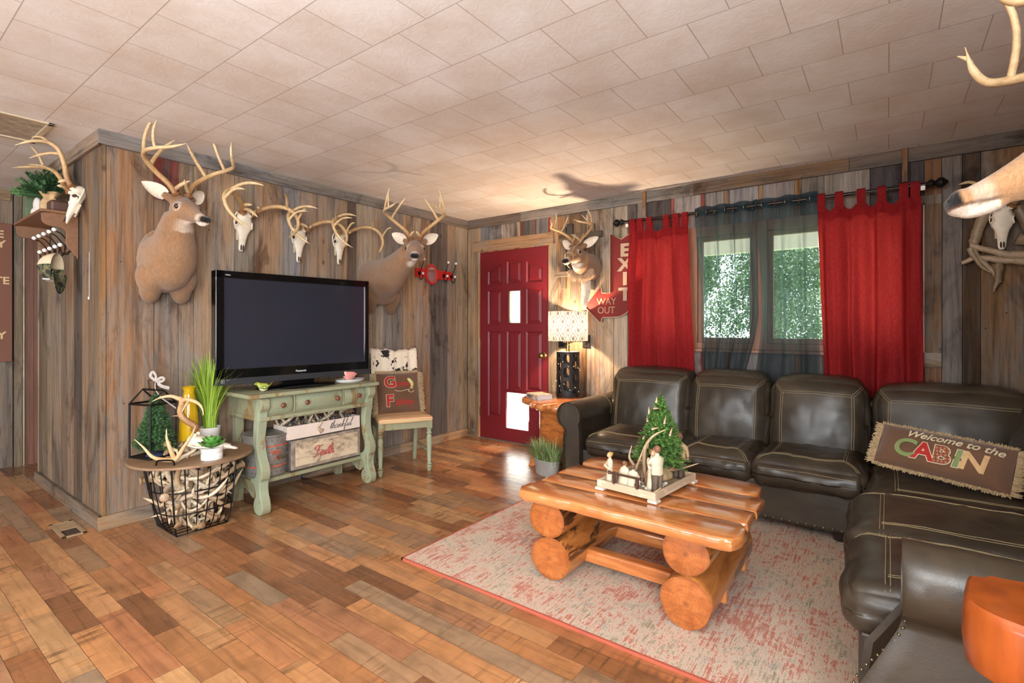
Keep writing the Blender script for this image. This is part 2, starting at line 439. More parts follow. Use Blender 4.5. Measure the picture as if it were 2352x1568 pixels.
# door and window wall, y = 0
DX0, DX1, DZ = 0.185, 1.090, 2.045
WX0, WX1, WZ0, WZ1 = 2.02, 3.94, 1.07, 2.0
xe = [0.0, 0.19, 0.31, 0.48, 0.728, 0.761, 0.888, 0.931, 1.078, 1.10, 1.19, 1.33, 1.51, 1.65, 1.79, 1.927, 2.02, 2.107, 2.325, 2.351, 2.576, 2.608, 2.755, 2.798, 3.012, 3.043, 3.259, 3.302, 3.448, 3.719, 3.94, 4.012, 4.10, 4.20, 4.287, 4.52, 4.66, 4.82]
xc = [(170, 140, 106), (128, 126, 126), (140, 134, 130), (176, 158, 138), (140, 74, 52), (104, 98, 96), (158, 66, 50), (128, 128, 132), (160, 72, 56), (160, 134, 108), (152, 116, 82), (112, 86, 62), (176, 136, 100), (176, 152, 122), (168, 150, 126), (110, 96, 88), (150, 138, 128), (76, 68, 66), (170, 70, 56), (150, 138, 132), (170, 72, 56), (132, 122, 116), (132, 96, 68), (134, 126, 124), (144, 108, 74), (134, 124, 120), (146, 108, 70), (120, 108, 98), (142, 128, 116), (72, 66, 66), (76, 68, 66), (120, 84, 58), (112, 102, 96), (82, 60, 40), (130, 98, 66), (116, 84, 54), (126, 98, 70)]
b = B()
hol = [(DX0, DX1, 0, DZ), (WX0, WX1, WZ0, WZ1)]
board_run(b, xe, xc, 'x', 0.0, holes=hol, sign=-1, r=random.Random(12))
for x0, x1, z0, z1 in ((-0.1, DX0, 0, H), (DX0, DX1, DZ, H), (DX1, WX0, 0, H), (WX0, WX1, 0, WZ0), (WX0, WX1, WZ1, H), (WX1, 4.9, 0, H)):
    b.box(x0, x1, 0.02, 0.12, z0, z1, DK)
struct('wall_back', b, 'board_v')
# unseen remainder of the room
rr = random.Random(21)
def run_edges(a, b_, r):
    e = [a]
    while e[-1] < b_ - 0.2: e.append(e[-1] + r.uniform(0.1, 0.26))
    e[-1] = b_; return e
pal = [(150, 122, 96), (130, 112, 96), (116, 90, 66), (160, 136, 110), (124, 118, 114), (140, 108, 78)]
b = B(); b.box(4.82, 4.9, -10.1, -7.06, 0, H, DK).box(4.82, 4.9, -4.42, 0, 0, H, DK).box(4.82, 4.9, -7.06, -4.42, 0, 0.75, DK).box(4.82, 4.9, -7.06, -4.42, 2.15, H, DK); board_run(b, [-10.0, -9.7, -9.4, -9.1, -8.8, -8.5, -8.2, -7.95, -7.72, -7.5, -7.06, -6.9, -6.6, -6.3, -6.0, -5.7, -5.4, -5.08, -4.8, -4.42, -4.2, -3.9, -3.6, -3.3, -3.0, -2.7, -2.4, -2.1, -1.8, -1.5, -1.2, -0.9, -0.6, -0.3, 0.0], pal, 'y', 4.80, sign=-1, holes=[(-7.06, -4.42, 0.75, 2.15)], r=rr); struct('wall_right', b, 'board_v')
b = B(); b.box(-2.44, -2.38, -10.1, -1.4, 0, H, DK); board_run(b, [-10.0, -9.7, -9.4, -9.1, -8.8, -8.5, -8.2, -7.9, -7.6, -7.3, -7.0, -6.7, -6.45, -6.2, -6.0, -5.7, -5.5, -5.2, -5.0, -4.75, -4.5, -4.3, -4.05, -3.8, -3.6, -3.44, -3.345], pal, 'y', -2.36, r=rr)
board_run(b, [-3.10, -2.9, -2.7, -2.4, -2.1, -1.8, -1.5], pal, 'y', -2.36, r=rr); struct('wall_far', b, 'board_v')
b = B(); b.box(-2.4, -1.58, -1.5, -1.42, 0, H, DK); board_run(b, run_edges(-2.36, -1.6, rr), pal, 'x', -1.5, sign=-1, r=rr); struct('wall_hall', b, 'board_v')
b = B()
RH = [(0.8, 3.2, 0.85, 2.15), (-1.3, 0.1, 0.9, 2.1)]
board_run(b, run_edges(-2.36, 4.8, rr), pal, 'x', -10.0, holes=RH, sign=1, r=rr); struct('wall_front', b, 'board_v')
def pane_mat():
    t = NT('window glass'); t.base((0.95, 0.98, 0.97, 1)); t.set(rough=0.0)
    t.n.remove(t.p); g = t.new('ShaderNodeBsdfGlossy'); g.inputs['Roughness'].default_value = 0.02; tr = t.new('ShaderNodeBsdfTransparent')
    tr.inputs[0].default_value = (0.94, 0.97, 0.96, 1); mx = t.new('ShaderNodeMixShader'); mx.inputs[0].default_value = 0.006; t.link(tr.outputs[0], mx.inputs[1]); t.link(g.outputs[0], mx.inputs[2]); t.link(mx.outputs[0], t.out.inputs[0]); return t.m
M['glass'] = pane_mat()
M['window_wood'] = simple('stained window wood', rgb(146, 98, 70), 0.45, var=0.2, scale=3, stretch=(10, 10, 1.5), bump=0.1)
M['porch_white'] = simple('white porch paint', rgb(226, 226, 220), 0.6, var=0.05)
M['mahogany'] = simple('reddish brown door wood', rgb(112, 72, 52), 0.5, var=0.25, scale=2, stretch=(26, 26, 1.2), bump=0.1)
for i, (lo, hi, zl, zh) in enumerate(RH):  # added windows, out of view, framing the rear fill lights
    b = B()
    for a in (lo, hi - 0.05, (lo + hi) / 2 - 0.025): b.box(a, a + 0.05, -10.04, -9.98, zl, zh)
    b.box(lo, hi, -10.04, -9.98, zl, zl + 0.05).box(lo, hi, -10.04, -9.98, zh - 0.05, zh)
    w = struct('window_%d' % (i + 2), b, 'window_wood')
b = B()
for a in (-7.06, -5.765, -4.47): b.box(4.78, 4.86, a, a + 0.05, 0.75, 2.15)
b.box(4.78, 4.86, -7.01, -4.47, 0.75, 0.80).box(4.78, 4.86, -7.01, -4.47, 2.10, 2.15); struct('window_4', b, 'window_wood')  # added window around the right-hand fill light, out of view
# crown boards and base boards
def strip(name, axis, a, b_, face, z0, z1, sign, cols, mat, th=0.02, cuts=(), r=rr):
    b = B(); e = [a] + list(cuts) + [b_]
    for i in range(len(e) - 1):
        c = rgb(*cols[i % len(cols)]); lo, hi = sorted((face, face + sign * (th + r.uniform(-0.001, 0.001))))
        if axis == 'y': b.box(lo, hi, e[i] + 0.0006, e[i + 1] - 0.0006, z0, z1, c)
        else: b.box(e[i] + 0.0006, e[i + 1] - 0.0006, lo, hi, z0, z1, c)
    return struct(name, b, mat, bevel=0.002)
grey = [(132, 124, 118), (124, 114, 106)]
strip('trim_1', 'y', -3.343, -0.02, 0.0, 2.332, H, 1, [(126, 120, 118), (130, 120, 112), (122, 112, 104)], 'board_y', cuts=(-2.30, -1.3))
strip('trim_2', 'x', 0.0, 4.80, 0.0, 2.325, H, -1, [(112, 96, 84), (132, 122, 112), (116, 90, 66), (104, 90, 80)], 'board_x', cuts=(0.75, 2.52, 3.6))
strip('trim_3', 'x', -1.60, 0.02, -3.322, 2.332, H, -1, [(146, 126, 108)], 'board_x')
strip('trim_4', 'y', -9.9, -3.36, -2.36, 2.33, H, 1, [(140, 116, 92)], 'board_y')
strip('baseboard_left', 'y', -3.343, -0.02, 0.0, 0, 0.085, 1, [(150, 118, 84), (150, 128, 104), (172, 146, 116), (186, 142, 98)], 'board_y', cuts=(-2.2, -1.0, -0.42))
strip('baseboard_side', 'x', -1.60, 0.02, -3.322, 0, 0.085, -1, [(124, 100, 78)], 'board_x')
strip('baseboard_back', 'x', 0.02, 0.12, 0.0, 0, 0.087, -1, [(150, 124, 94)], 'board_x')
strip('baseboard_far', 'y', -9.9, -3.45, -2.36, 0, 0.12, 1, [(112, 80, 54)], 'board_y')
strip('baseboard_hall', 'x', 1.19, 4.79, 0.0, 0, 0.087, -1, [(130, 104, 80)], 'board_x')
# door surround
b = B().box(0.103, 1.145, -0.022, 0.0, 2.055, 2.172, rgb(156, 124, 92)); struct('trim_5', b, 'board_x', bevel=0.002)
b = B().box(0.120, 0.172, -0.012, 0.0, 0, 2.055, rgb(140, 122, 102)); struct('trim_6', b, 'board_v')
b = B().box(1.094, 1.180, -0.012, 0.0, 0, 2.055, rgb(150, 134, 112)); struct('trim_7', b, 'board_v')
b = B().box(0.172, 0.188, -0.016, 0.10, 0, 2.055, rgb(196, 142, 92)).box(1.090, 1.094, -0.014, 0.10, 0, 2.055, rgb(180, 130, 86)).box(0.172, 1.094, -0.010, 0.10, 2.045, 2.056, rgb(170, 120, 80))
struct('trim_8', b, 'board_v')
struct('trim_9', B().box(0.188, 1.09, -0.02, 0.10, 0.0, 0.012), simple('threshold metal', rgb(150, 140, 128), 0.4, 0.7))
# small corner cleats on the crown board above the curtain rod
b = B().box(2.085, 2.115, -0.045, -0.021, 2.20, 2.425, rgb(150, 112, 74)); struct('trim_10', b, 'board_v', bevel=0.003)
b = B().box(3.895, 3.925, -0.045, -0.021, 2.19, 2.418, rgb(140, 96, 58)); struct('trim_11', b, 'board_v', bevel=0.003)
# block and boards beside the curtain
b = B().box(4.008, 4.098, -0.024, 0, 0.965, 1.06, rgb(146, 122, 96)); struct('trim_12', b, 'board_x', bevel=0.002)
b = B().box(4.012, 4.098, -0.018, 0, 1.06, 2.03, rgb(112, 88, 66)).box(4.004, 4.012, -0.02, 0, 1.06, 2.04, rgb(214, 190, 160)).box(3.95, 4.098, -0.02, 0, 2.03, 2.09, rgb(122, 108, 96)); struct('trim_13', b, 'board_v')
# corner post of the short wall and far doorway
b = B().box(-2.36, -2.335, -3.34, -3.29, 0, H, rgb(120, 104, 84)).box(-2.36, -2.33, -3.285, -3.275, 0, 2.3, rgb(176, 156, 130)); struct('trim_14', b, 'board_v')
d = thing('door_2', None, None, (-2.37, -3.18, 0)); d['kind'] = 'structure'
b = B().box(-2.38, -2.35, -3.275, -3.08, 0.0, 2.25).box(-2.35, -2.344, -3.255, -3.215, 0.0, 2.25).box(-2.35, -2.340, -3.18, -3.16, 0.0, 2.25); obj('door_panel', b, 'mahogany', d)

# ---------------------------------------------------------------- front door
def door_paint():
    return simple('oxblood door paint', rgb(112, 24, 32), 0.42, var=0.06, scale=3, bump=0.05, bscale=25)
M['door_red'] = door_paint()
d = thing('door_1', None, None, (0.64, 0.02, 0)); d['kind'] = 'structure'
PX = [(0.300, 0.488), (0.560, 0.752), (0.812, 1.012)]
PZ = [(1.684, 1.93), (1.252, 1.622), (0.25, 1.18)]
LITE = (0.585, 0.735, 1.268, 1.606); DOG = (0.548, 0.838, 0.150, 0.530)
b = B(); y0, y1 = -0.004, 0.042
cells = sorted(set([0.190, 1.088] + [v for p in PX for v in p] + [LITE[0], LITE[1], DOG[0], DOG[1]]))
zs = sorted(set([0.014, 2.043] + [v for p in PZ for v in p] + [LITE[2], LITE[3], DOG[2], DOG[3]]))
def in_hole(x, z): return (LITE[0] < x < LITE[1] and LITE[2] < z < LITE[3]) or (DOG[0] < x < DOG[1] and DOG[2] < z < DOG[3])
def in_panel(x, z): return any(a < x < c for a, c in PX) and any(a < z < c for a, c in PZ)
for i in range(len(cells) - 1):
    for j in range(len(zs) - 1):
        x, z = (cells[i] + cells[i + 1]) / 2, (zs[j] + zs[j + 1]) / 2
        if in_hole(x, z): continue
        b.box(cells[i], cells[i + 1], 0.008 if in_panel(x, z) else y0, y1, zs[j], zs[j + 1])
obj('door_leaf', b, 'door_red', d)
# raised fields with sloping edges, arched at the top row
for i, (a, c) in enumerate(PX):
    for j, (zl, zh) in enumerate(PZ):
        if i == 2 and j == 2: zl = 0.56
        if i == 1 and j == 1:
            b = B()
            for x0, x1, z0, z1 in ((a, LITE[0], zl, zh), (LITE[1], c, zl, zh), (LITE[0], LITE[1], zl, LITE[2]), (LITE[0], LITE[1], LITE[3], zh)): b.box(x0, x1, -0.006, 0.008, z0, z1)
            obj('lite_surround', b, 'door_red', d, bevel=0.002); continue
        top = zh
        def outline(ins, arch):
            p = [(a + ins, zl + ins), (c - ins, zl + ins)]
            if j == 0:
                n = 8
                for k in range(n + 1):
                    u = k / n; x = c - ins + (a - c + 2 * ins) * u
                    w = (x - PX[0][0]) / (PX[2][1] - PX[0][0])
                    p.append((x, top - ins - 0.10 * (2 * w - 1) ** 2))
            else: p += [(c - ins, zh - ins), (a + ins, zh - ins)]
            return p
        b = B()
        if i == 1 and j == 2:
            for ins, yy in ((0.0, 0.008),): pass
            o1 = [(a, DOG[3] + 0.03), (c, DOG[3] + 0.03), (c, zh), (a, zh)]
            f = lambda ins, yy: [(min(max(x, a + ins), c - ins), yy, min(max(z, DOG[3] + 0.03 + ins), zh - ins)) for x, z in o1]
        else: f = lambda ins, yy: [(x, yy, z) for x, z in outline(ins, j == 0)]
        b.rings([f(0.0, -0.004), f(0.006, -0.0005), f(0.014, 0.007), f(0.020, 0.006), f(0.045, -0.001)], caps=False)
        b.v and b.add(f(0.045, -0.001), [tuple(range(len(f(0.045, 0))))])
        obj('raised_panel', b, 'door_red', d)
        if j == 0:
            w = lambda x: (x - PX[0][0]) / (PX[2][1] - PX[0][0])
            n = 8; xs = [a + (c - a) * k / n for k in range(n + 1)]
            lo = [(x, top - 0.10 * (2 * w(x) - 1) ** 2) for x in xs]
            poly = lo + [(c, zh + 0.001), (a, zh + 0.001)]
            b = B(); b.prism(poly, 0, 0.012, Matrix(((1, 0, 0, 0), (0, 0, 1, -0.004), (0, 1, 0, 0), (0, 0, 0, 1)))); obj('arch_rail', b, 'door_red', d)
def frost(name, col, tr):
    t = NT(name); t.n.remove(t.p)
    a = t.new('ShaderNodeBsdfTranslucent'); a.inputs[0].default_value = col; c = t.new('ShaderNodeBsdfTransparent'); c.inputs[0].default_value = col
    mx = t.new('ShaderNodeMixShader'); mx.inputs[0].default_value = tr; t.link(a.outputs[0], mx.inputs[1]); t.link(c.outputs[0], mx.inputs[2]); t.link(mx.outputs[0], t.out.inputs[0]); return t.m
M['frosted'] = frost('frosted glass', (0.9, 0.95, 0.9, 1), 0.45)
M['flap'] = frost('clear vinyl flap', (0.97, 0.97, 0.97, 1), 0.35)
obj('glass_lite', B().box(LITE[0], LITE[1], 0.01, 0.016, LITE[2], LITE[3]), 'frosted', d)
obj('pet_flap', B().box(DOG[0], DOG[1], 0.014, 0.018, DOG[2], DOG[3]), 'flap', d)
kb = B(); K = TR(1.031, -0.004, 0.938, rx=radians(90))
kb.lathe([(0.0, -0.002), (0.034, 0.0), (0.034, 0.004), (0.026, 0.010), (0.012, 0.014), (0.012, 0.034), (0.024, 0.042), (0.029, 0.054), (0.026, 0.066), (0.012, 0.072), (0.0, 0.073)], 24, K)
obj('door_knob', kb, 'brass', d, smooth=40)
for z in (1.82, 1.0, 0.25): obj('hinge', B().box(0.184, 0.196, -0.010, -0.002, z, z + 0.09).tube([(0.187, -0.012, z), (0.187, -0.012, z + 0.09)], 0.005), 'brass', d)

# ---------------------------------------------------------------- window
w = thing('window_1', None, None, (2.98, 0.05, WZ0)); w['kind'] = 'structure'
b = B()
ST = ((WX0 - 0.02, WX0 + 0.05), (2.46, 2.55), (2.985, 3.075), (3.50, 3.58), (WX1 - 0.05, WX1 + 0.02))
for i in range(4): b.box(ST[i][1], ST[i + 1][0], -0.020, 0.10, WZ0 - 0.02, WZ0 + 0.03).box(ST[i][1], ST[i + 1][0], -0.020, 0.10, WZ1 - 0.03, WZ1 + 0.05)
for a, c in ((WX0 - 0.02, WX0 + 0.05), (2.46, 2.55), (2.985, 3.075), (3.50, 3.58), (WX1 - 0.05, WX1 + 0.02)): b.box(a, c, -0.022, 0.10, WZ0 - 0.02, WZ1 + 0.05)
obj('window_frame', b, 'window_wood', w, bevel=0.003)
for a, c in ((2.07, 2.46), (2.55, 2.985), (3.075, 3.50), (3.58, 3.89)):
    b = B(); s = 0.038
    b.box(a, a + s, 0.01, 0.05, WZ0 + 0.03, WZ1 - 0.03).box(c - s, c, 0.01, 0.05, WZ0 + 0.03, WZ1 - 0.03).box(a + s, c - s, 0.01, 0.05, WZ0 + 0.03, WZ0 + 0.07).box(a + s, c - s, 0.01, 0.05, WZ1 - 0.07, WZ1 - 0.03)
    sash = obj('sash', b, 'window_wood', w, bevel=0.003)
    obj('pane', B().box(a + s - 0.003, c - s + 0.003, 0.028, 0.032, WZ0 + 0.068, WZ1 - 0.068), 'glass', sash)
obj('window_sill', B().box(WX0 - 0.03, WX1 + 0.03, -0.06, 0.0, WZ0 - 0.045, WZ0 - 0.02), 'window_wood', w, bevel=0.004)

# ---------------------------------------------------------------- ceiling hatch / return vent
v = thing('ceiling_vent', 'cream framed return air vent set in the ceiling', 'vent', (-0.35, -3.75, H))
b = B(); x0, x1, y0, y1 = -0.60, -0.10, -4.4, -3.515
for q in ((x0, x1, y0, y0 + 0.03), (x0, x1, y1 - 0.03, y1), (x0, x0 + 0.03, y0, y1), (x1 - 0.03, x1, y0, y1), (x0, x1, -3.79, -3.76)): b.box(q[0], q[1], q[2], q[3], H - 0.012, H - 0.001)
obj('frame', b, simple('cream enamel', rgb(190, 172, 146), 0.4, var=0.08), v, bevel=0.003)
obj('grille', B().box(x0 + 0.02, x1 - 0.02, y0 + 0.02, y1 - 0.02, H - 0.004, H - 0.0005), simple('speckled vent panel', rgb(176, 164, 144), 0.7, var=0.3, scale=20), v)
# floor register
v = thing('floor_register', 'tan floor air register beside the wall corner', 'vent', (-0.19, -3.45, 0))
b = B(); x0, x1, y0, y1 = -0.34, -0.02, -3.50, -3.385
def Fp(*p): return p
b.box(x0, x1, y0, y0 + 0.02, 0.0005, 0.006).box(x0, x1, y1 - 0.02, y1, 0.0005, 0.006).box(x0, x0 + 0.02, y0, y1, 0.0005, 0.006).box(x1 - 0.02, x1, y0, y1, 0.0005, 0.006).box(x0 + 0.02, -0.17, y0, y1, 0.0005, 0.005)
obj('frame', b, simple('tan register metal', rgb(160, 132, 100), 0.45, var=0.1), v, bevel=0.001)
obj('duct_opening', B().box(-0.17, x1 - 0.02, y0 + 0.02, y1 - 0.02, 0.0003, 0.002), simple('dark duct', rgb(60, 42, 26), 0.9), v)
# added floor lamp and globe lamp, unseen, housing the fill lights
tl_ = thing('added_floor_lamp', 'tall dark torchiere floor lamp behind the camera', 'floor lamp', (3.85, -5.0, 0))
obj('stand', B().lathe([(0.0, 0.0), (0.14, 0.0), (0.14, 0.02), (0.02, 0.03), (0.014, 0.06), (0.014, 1.74), (0.0, 1.74)], 28, TR(3.85, -5.0, 0)), 'black_metal', tl_, smooth=40)
obj('bowl', B().lathe([(0.02, 1.735), (0.10, 1.75), (0.17, 1.80), (0.19, 1.84), (0.185, 1.84), (0.165, 1.805), (0.10, 1.76), (0.02, 1.745)], 36, TR(3.85, -5.0, 0), caps=False), 'white_ceramic', tl_, smooth=50)
lf = thing('added_ceiling_light', 'frosted globe ceiling light behind the camera', 'light', (2.2, -4.75, H))
obj('canopy', B().lathe([(0.0, H), (0.09, H), (0.08, H - 0.03), (0.02, H - 0.05), (0.02, H - 0.10), (0, H - 0.10)], 24, TR(2.2, -4.75, 0)), 'brass', lf, smooth=40)
gm = frost('opal glass', (0.95, 0.93, 0.9, 1), 0.6)
obj('globe', B().ell((2.2, -4.75, 2.19), (0.15, 0.15, 0.13)), gm, lf, smooth=180)

# ---------------------------------------------------------------- outdoors
grass_m = simple('lawn', rgb(110, 140, 66), 0.9, var=0.25, scale=1.5)
struct('ground', B().box(-30, 40, 2.2, 50, -0.3, -0.2), grass_m)
struct('porch_floor', B().box(-3, 9, 0.12, 2.2, -0.3, -0.02), simple('pale porch concrete', rgb(228, 222, 208), 0.8, var=0.06))
struct('porch_roof', B().box(-3, 9, 0.12, 2.35, 2.40, 2.5), 'porch_white')
b = B().box(-3, 9, 2.22, 2.32, 2.12, 2.40); struct('trim_15', b, 'porch_white')
leafm = NT('tree leaves'); lc = leafm.attr(); leafm.n.remove(leafm.p)
a_ = leafm.new('ShaderNodeBsdfDiffuse'); c_ = leafm.new('ShaderNodeBsdfTranslucent'); mx_ = leafm.new('ShaderNodeMixShader'); mx_.inputs[0].default_value = 0.45
leafm.link(lc, a_.inputs[0]); leafm.link(lc, c_.inputs[0]); leafm.link(a_.outputs[0], mx_.inputs[1]); leafm.link(c_.outputs[0], mx_.inputs[2]); leafm.link(mx_.outputs[0], leafm.out.inputs[0])
M['tree_leaf'] = leafm.m; M['bark'] = simple('tree bark', rgb(92, 76, 60), 0.95, var=0.3, bump=0.5)
def outdoor_tree(label, x, y, h, cr, seed, n, cz):
    r = random.Random(seed); t = thing('leafy_tree', label, 'tree', (x, y, -0.2), group='trees beyond the porch')
    obj('trunk', B().tube([(x, y, -0.2), (x + .1, y, h * 0.3), (x - .1, y + .1, h * 0.62)], [0.2, 0.15, 0.06]), 'bark', t, smooth=60)
    b = B(); cl = []
    for k in range(26):
        a = r.uniform(0, 2 * pi); u = r.uniform(-1, 1); q = r.uniform(0.3, 1)
        cl.append((Vector((x + cr * q * cos(a) * sqrt(1 - u * u), y + cr * q * sin(a) * sqrt(1 - u * u), cz + cr * 0.9 * q * u)), r.uniform(0.35, 0.6) * cr * 0.75))
    for k in range(n):
        c, rad = r.choice(cl); d = Vector((r.gauss(0, 1), r.gauss(0, 1), r.gauss(0, 1))).normalized() * rad * r.uniform(0.5, 1)
        p = c + d
        if p.z < 0.1: continue
        e1 = Vector((r.gauss(0, 1), r.gauss(0, 1), r.gauss(0, 1))).normalized() * 0.062; e2 = e1.orthogonal().normalized() * 0.040
        g = r.uniform(0.75, 1.25); col = rgb(min(255, 106 * g), min(255, 130 * g), min(255, 92 * g))
        b.add([p - e1, p + e2, p + e1, p - e2], [(0, 1, 2, 3)], col)
    obj('foliage', b, 'tree_leaf', t)
outdoor_tree('tall leafy tree seen through the left panes of the window', -2.6, 14.5, 8.5, 3.4, 1, 21000, 3.2)
outdoor_tree('broad leafy tree filling the middle of the window view', 3.2, 15.5, 8.0, 3.6, 2, 23000, 2.6)
outdoor_tree('bushy leafy tree at the window edge beside the red curtain', 9.4, 14.0, 7.0, 3.2, 3, 16000, 2.6)
outdoor_tree('distant leafy tree between the two nearer crowns', -0.5, 23.0, 9.0, 4.2, 4, 12000, 3.4)
outdoor_tree('distant pale leafy tree low on the lawn', 7.5, 24.0, 8.0, 4.2, 5, 12000, 2.6)
# ---------------------------------------------------------------- antlers, skulls and shoulder mounts
A_TIP, A_MID, A_BASE = rgb(226, 200, 156), rgb(196, 160, 112), rgb(138, 92, 56)
def antler_b(b, M_, side=1, s=1.0, tines=((0.10, 0.10, 0.02), (0.36, 0.20, 0.0), (0.56, 0.17, 0.01), (0.75, 0.11, 0.02)), spread=1.0, beam=None, r0=0.017, dark=1.0, tint=None):
    """one antler in the head's frame: x forward, y to the animal's left, z up. tines = (place on beam, length, lean)"""
    T, Mi, Ba = (A_TIP, A_MID, mixc(A_BASE, A_MID, 1 - dark)) if tint is None else tint
    beam = beam or [(0.0, 0.028, 0.0), (-0.035, 0.060, 0.055), (-0.060, 0.125, 0.110), (-0.045, 0.190, 0.165), (0.015, 0.225, 0.205), (0.090, 0.215, 0.235), (0.155, 0.165, 0.265), (0.195, 0.120, 0.300)]
    P = cat([(x * s, y * s * spread * side, z * s) for x, y, z in beam], 5); n = len(P)
    def R(t): return (r0 * (1 - 0.55 * t) * (1 if t < 0.88 else max(0.12, (1 - t) / 0.12))) * s * (1.25 if t < 0.02 else 1)
    def Cc(t): return mixc(Ba, Mi, t / 0.3) if t < 0.3 else mixc(Mi, T, (t - 0.3) / 0.7)
    b.tube(P, [R(i / (n - 1)) for i in range(n)], 8, [Cc(i / (n - 1)) for i in range(n)], M_)
    # burr
    p0 = Vector(P[0]); d0 = (Vector(P[2]) - p0).normalized()
    b.tube([p0 - d0 * 0.004 * s, p0 + d0 * 0.004 * s, p0 + d0 * 0.012 * s], [r0 * 1.2 * s, r0 * 1.55 * s, r0 * 1.1 * s], 9, Ba, M_)
    for tt, L, lean in tines:
        i = int(tt * (n - 1)); p = Vector(P[i]); out = Vector((0, side, 0)); tan = (Vector(P[min(i + 1, n - 1)]) - p).normalized()
        up = Vector((0, -0.12 * side, 1)); up = (up - tan * up.dot(tan) * 0.8).normalized()
        L *= s; q = []
        for k in range(8):
            u = k / 7
            q.append(tuple(p + up * (L * u) + Vector((lean * L * 3 * u * u, 0, 0)) + Vector((-0.12 * L * sin(pi * u), -side * 0.10 * L * u * u, 0))))
        rr0 = R(tt) * 0.82
        b.tube(q, [rr0 * (1 - 0.25 * k / 7) if k < 6 else rr0 * (0.55 if k == 6 else 0.12) for k in range(8)], 7, [mixc(Cc(tt), T, k / 7) for k in range(8)], M_)
    return b

def shed_mesh(seed, s=1.0):
    """a loose shed antler lying along x"""
    r = random.Random(seed); b = B()
    n = r.choice((2, 3, 3, 4)); tn = [(0.12, 0.07 + r.random() * 0.05, 0)] + [(0.34 + 0.2 * k, r.uniform(0.10, 0.19) * (1 - 0.15 * k), r.uniform(-0.02, 0.05)) for k in range(n - 1)]
    tint = (rgb(232, 216, 190), rgb(206, 186, 158), rgb(172, 146, 118))
    if r.random() < 0.4: tint = (rgb(236, 216, 182), rgb(200, 170, 132), rgb(152, 120, 88))
    antler_b(b, Matrix.Identity(4), r.choice((-1, 1)), s, tn, 1.0, None, 0.024, tint=tint)
    me = b.mesh('antler'); c = sum((v.co for v in me.vertices), Vector()) / len(me.vertices); me.transform(Matrix.Translation(-c)); return me

def skull(name, label, cat_, head, s=1.0, group=None, tines=None, side_tweak=(1, 1), beam=None, dark=1.0):
    """head = frame at the base of the antlers; x runs down the snout, z up out of the forehead"""
    L = 0.27 * s
    t = thing(name, label, cat_, head.translation, group=group)
    t['category'] = cat_
    # cranium and snout as one skin: (x, half width, z top, z bottom)
    sec = [(-0.055, .018, -.012, -.048), (-0.045, .036, .006, -.062), (-0.015, .043, .014, -.066), (0.015, .046, .010, -.066), (0.040, .052, .006, -.064), (0.062, .054, .000, -.064), (0.085, .046, -.006, -.064),
           (0.110, .034, -.012, -.062), (0.135, .028, -.016, -.058), (0.165, .023, -.021, -.054), (0.195, .020, -.028, -.052), (0.215, .018, -.036, -.052), (0.228, .010, -.042, -.050)]
    b = B(); rg = []
    for x, w, zt, zb in sec:
        c = (zt + zb) / 2; h = (zt - zb) / 2
        rg.append([(x * s, w * s * cos(a) * (1 - 0.18 * (sin(a) < 0)), (c + h * (abs(sin(a)) ** 0.8) * (1 if sin(a) > 0 else -1)) * s) for a in [2 * pi * k / 20 for k in range(20)]])
    b.rings(rg, None, head)
    for sd in (-1, 1):
        # orbit rim, cheek arch, antler pedicle
        ring = [(0.050 + 0.021 * cos(a), sd * (0.046 + 0.004 * cos(2 * a)), -0.022 + 0.021 * sin(a)) for a in [2 * pi * k / 16 for k in range(16)]]
        b.tube([tuple(v * s for v in p) for p in ring], 0.0055 * s, 6, None, head, closed=True)
        b.tube([tuple(v * s for v in p) for p in ((-0.03, sd * .040, -.040), (0.0, sd * .052, -.046), (0.04, sd * .052, -.046), (0.085, sd * .040, -.046))], 0.005 * s, 6, None, head)
        b.tube([tuple(v * s for v in p) for p in ((-0.008, sd * .022, .004), (-0.012, sd * .030, .022))], 0.014 * s, 8, None, head)
        for k in range(7): b.tube([tuple(v * s for v in p) for p in ((0.085 + k * .0105, sd * (.026 - k * .0006), -.056), (0.085 + k * .0105, sd * (.027 - k * .0006), -.068))], [0.0058 * s, 0.0036 * s], 5, None, head)
    obj('skull_bone', b, 'bone', t, smooth=60)
    for sd in (-1, 1):
        obj('eye_socket', B().ell((0.050 * s, sd * 0.0455 * s, -0.022 * s), (0.017 * s, 0.0085 * s, 0.017 * s), head), 'bone_dark', t, smooth=180, label='dark eye socket')
        obj('nasal_opening', B().ell((0.206 * s, sd * 0.0065 * s, -0.0285 * s), (0.022 * s, 0.0048 * s, 0.0045 * s), head, n=10), 'bone_dark', t, smooth=180, label='dark nose hollow')
    tn = tines or ((0.10, 0.08, 0.03), (0.38, 0.17, 0.04), (0.60, 0.15, 0.04))
    for k, sd in enumerate((1, -1)):
        if side_tweak[k] < 0.01: continue
        b = B(); antler_b(b, head @ Matrix.Translation((-0.014 * s, 0.004 * sd * s, 0.02 * s)), sd, s * side_tweak[k], tn, beam=beam, dark=dark)
        obj('antler', b, 'antler', t, smooth=70)
    return t

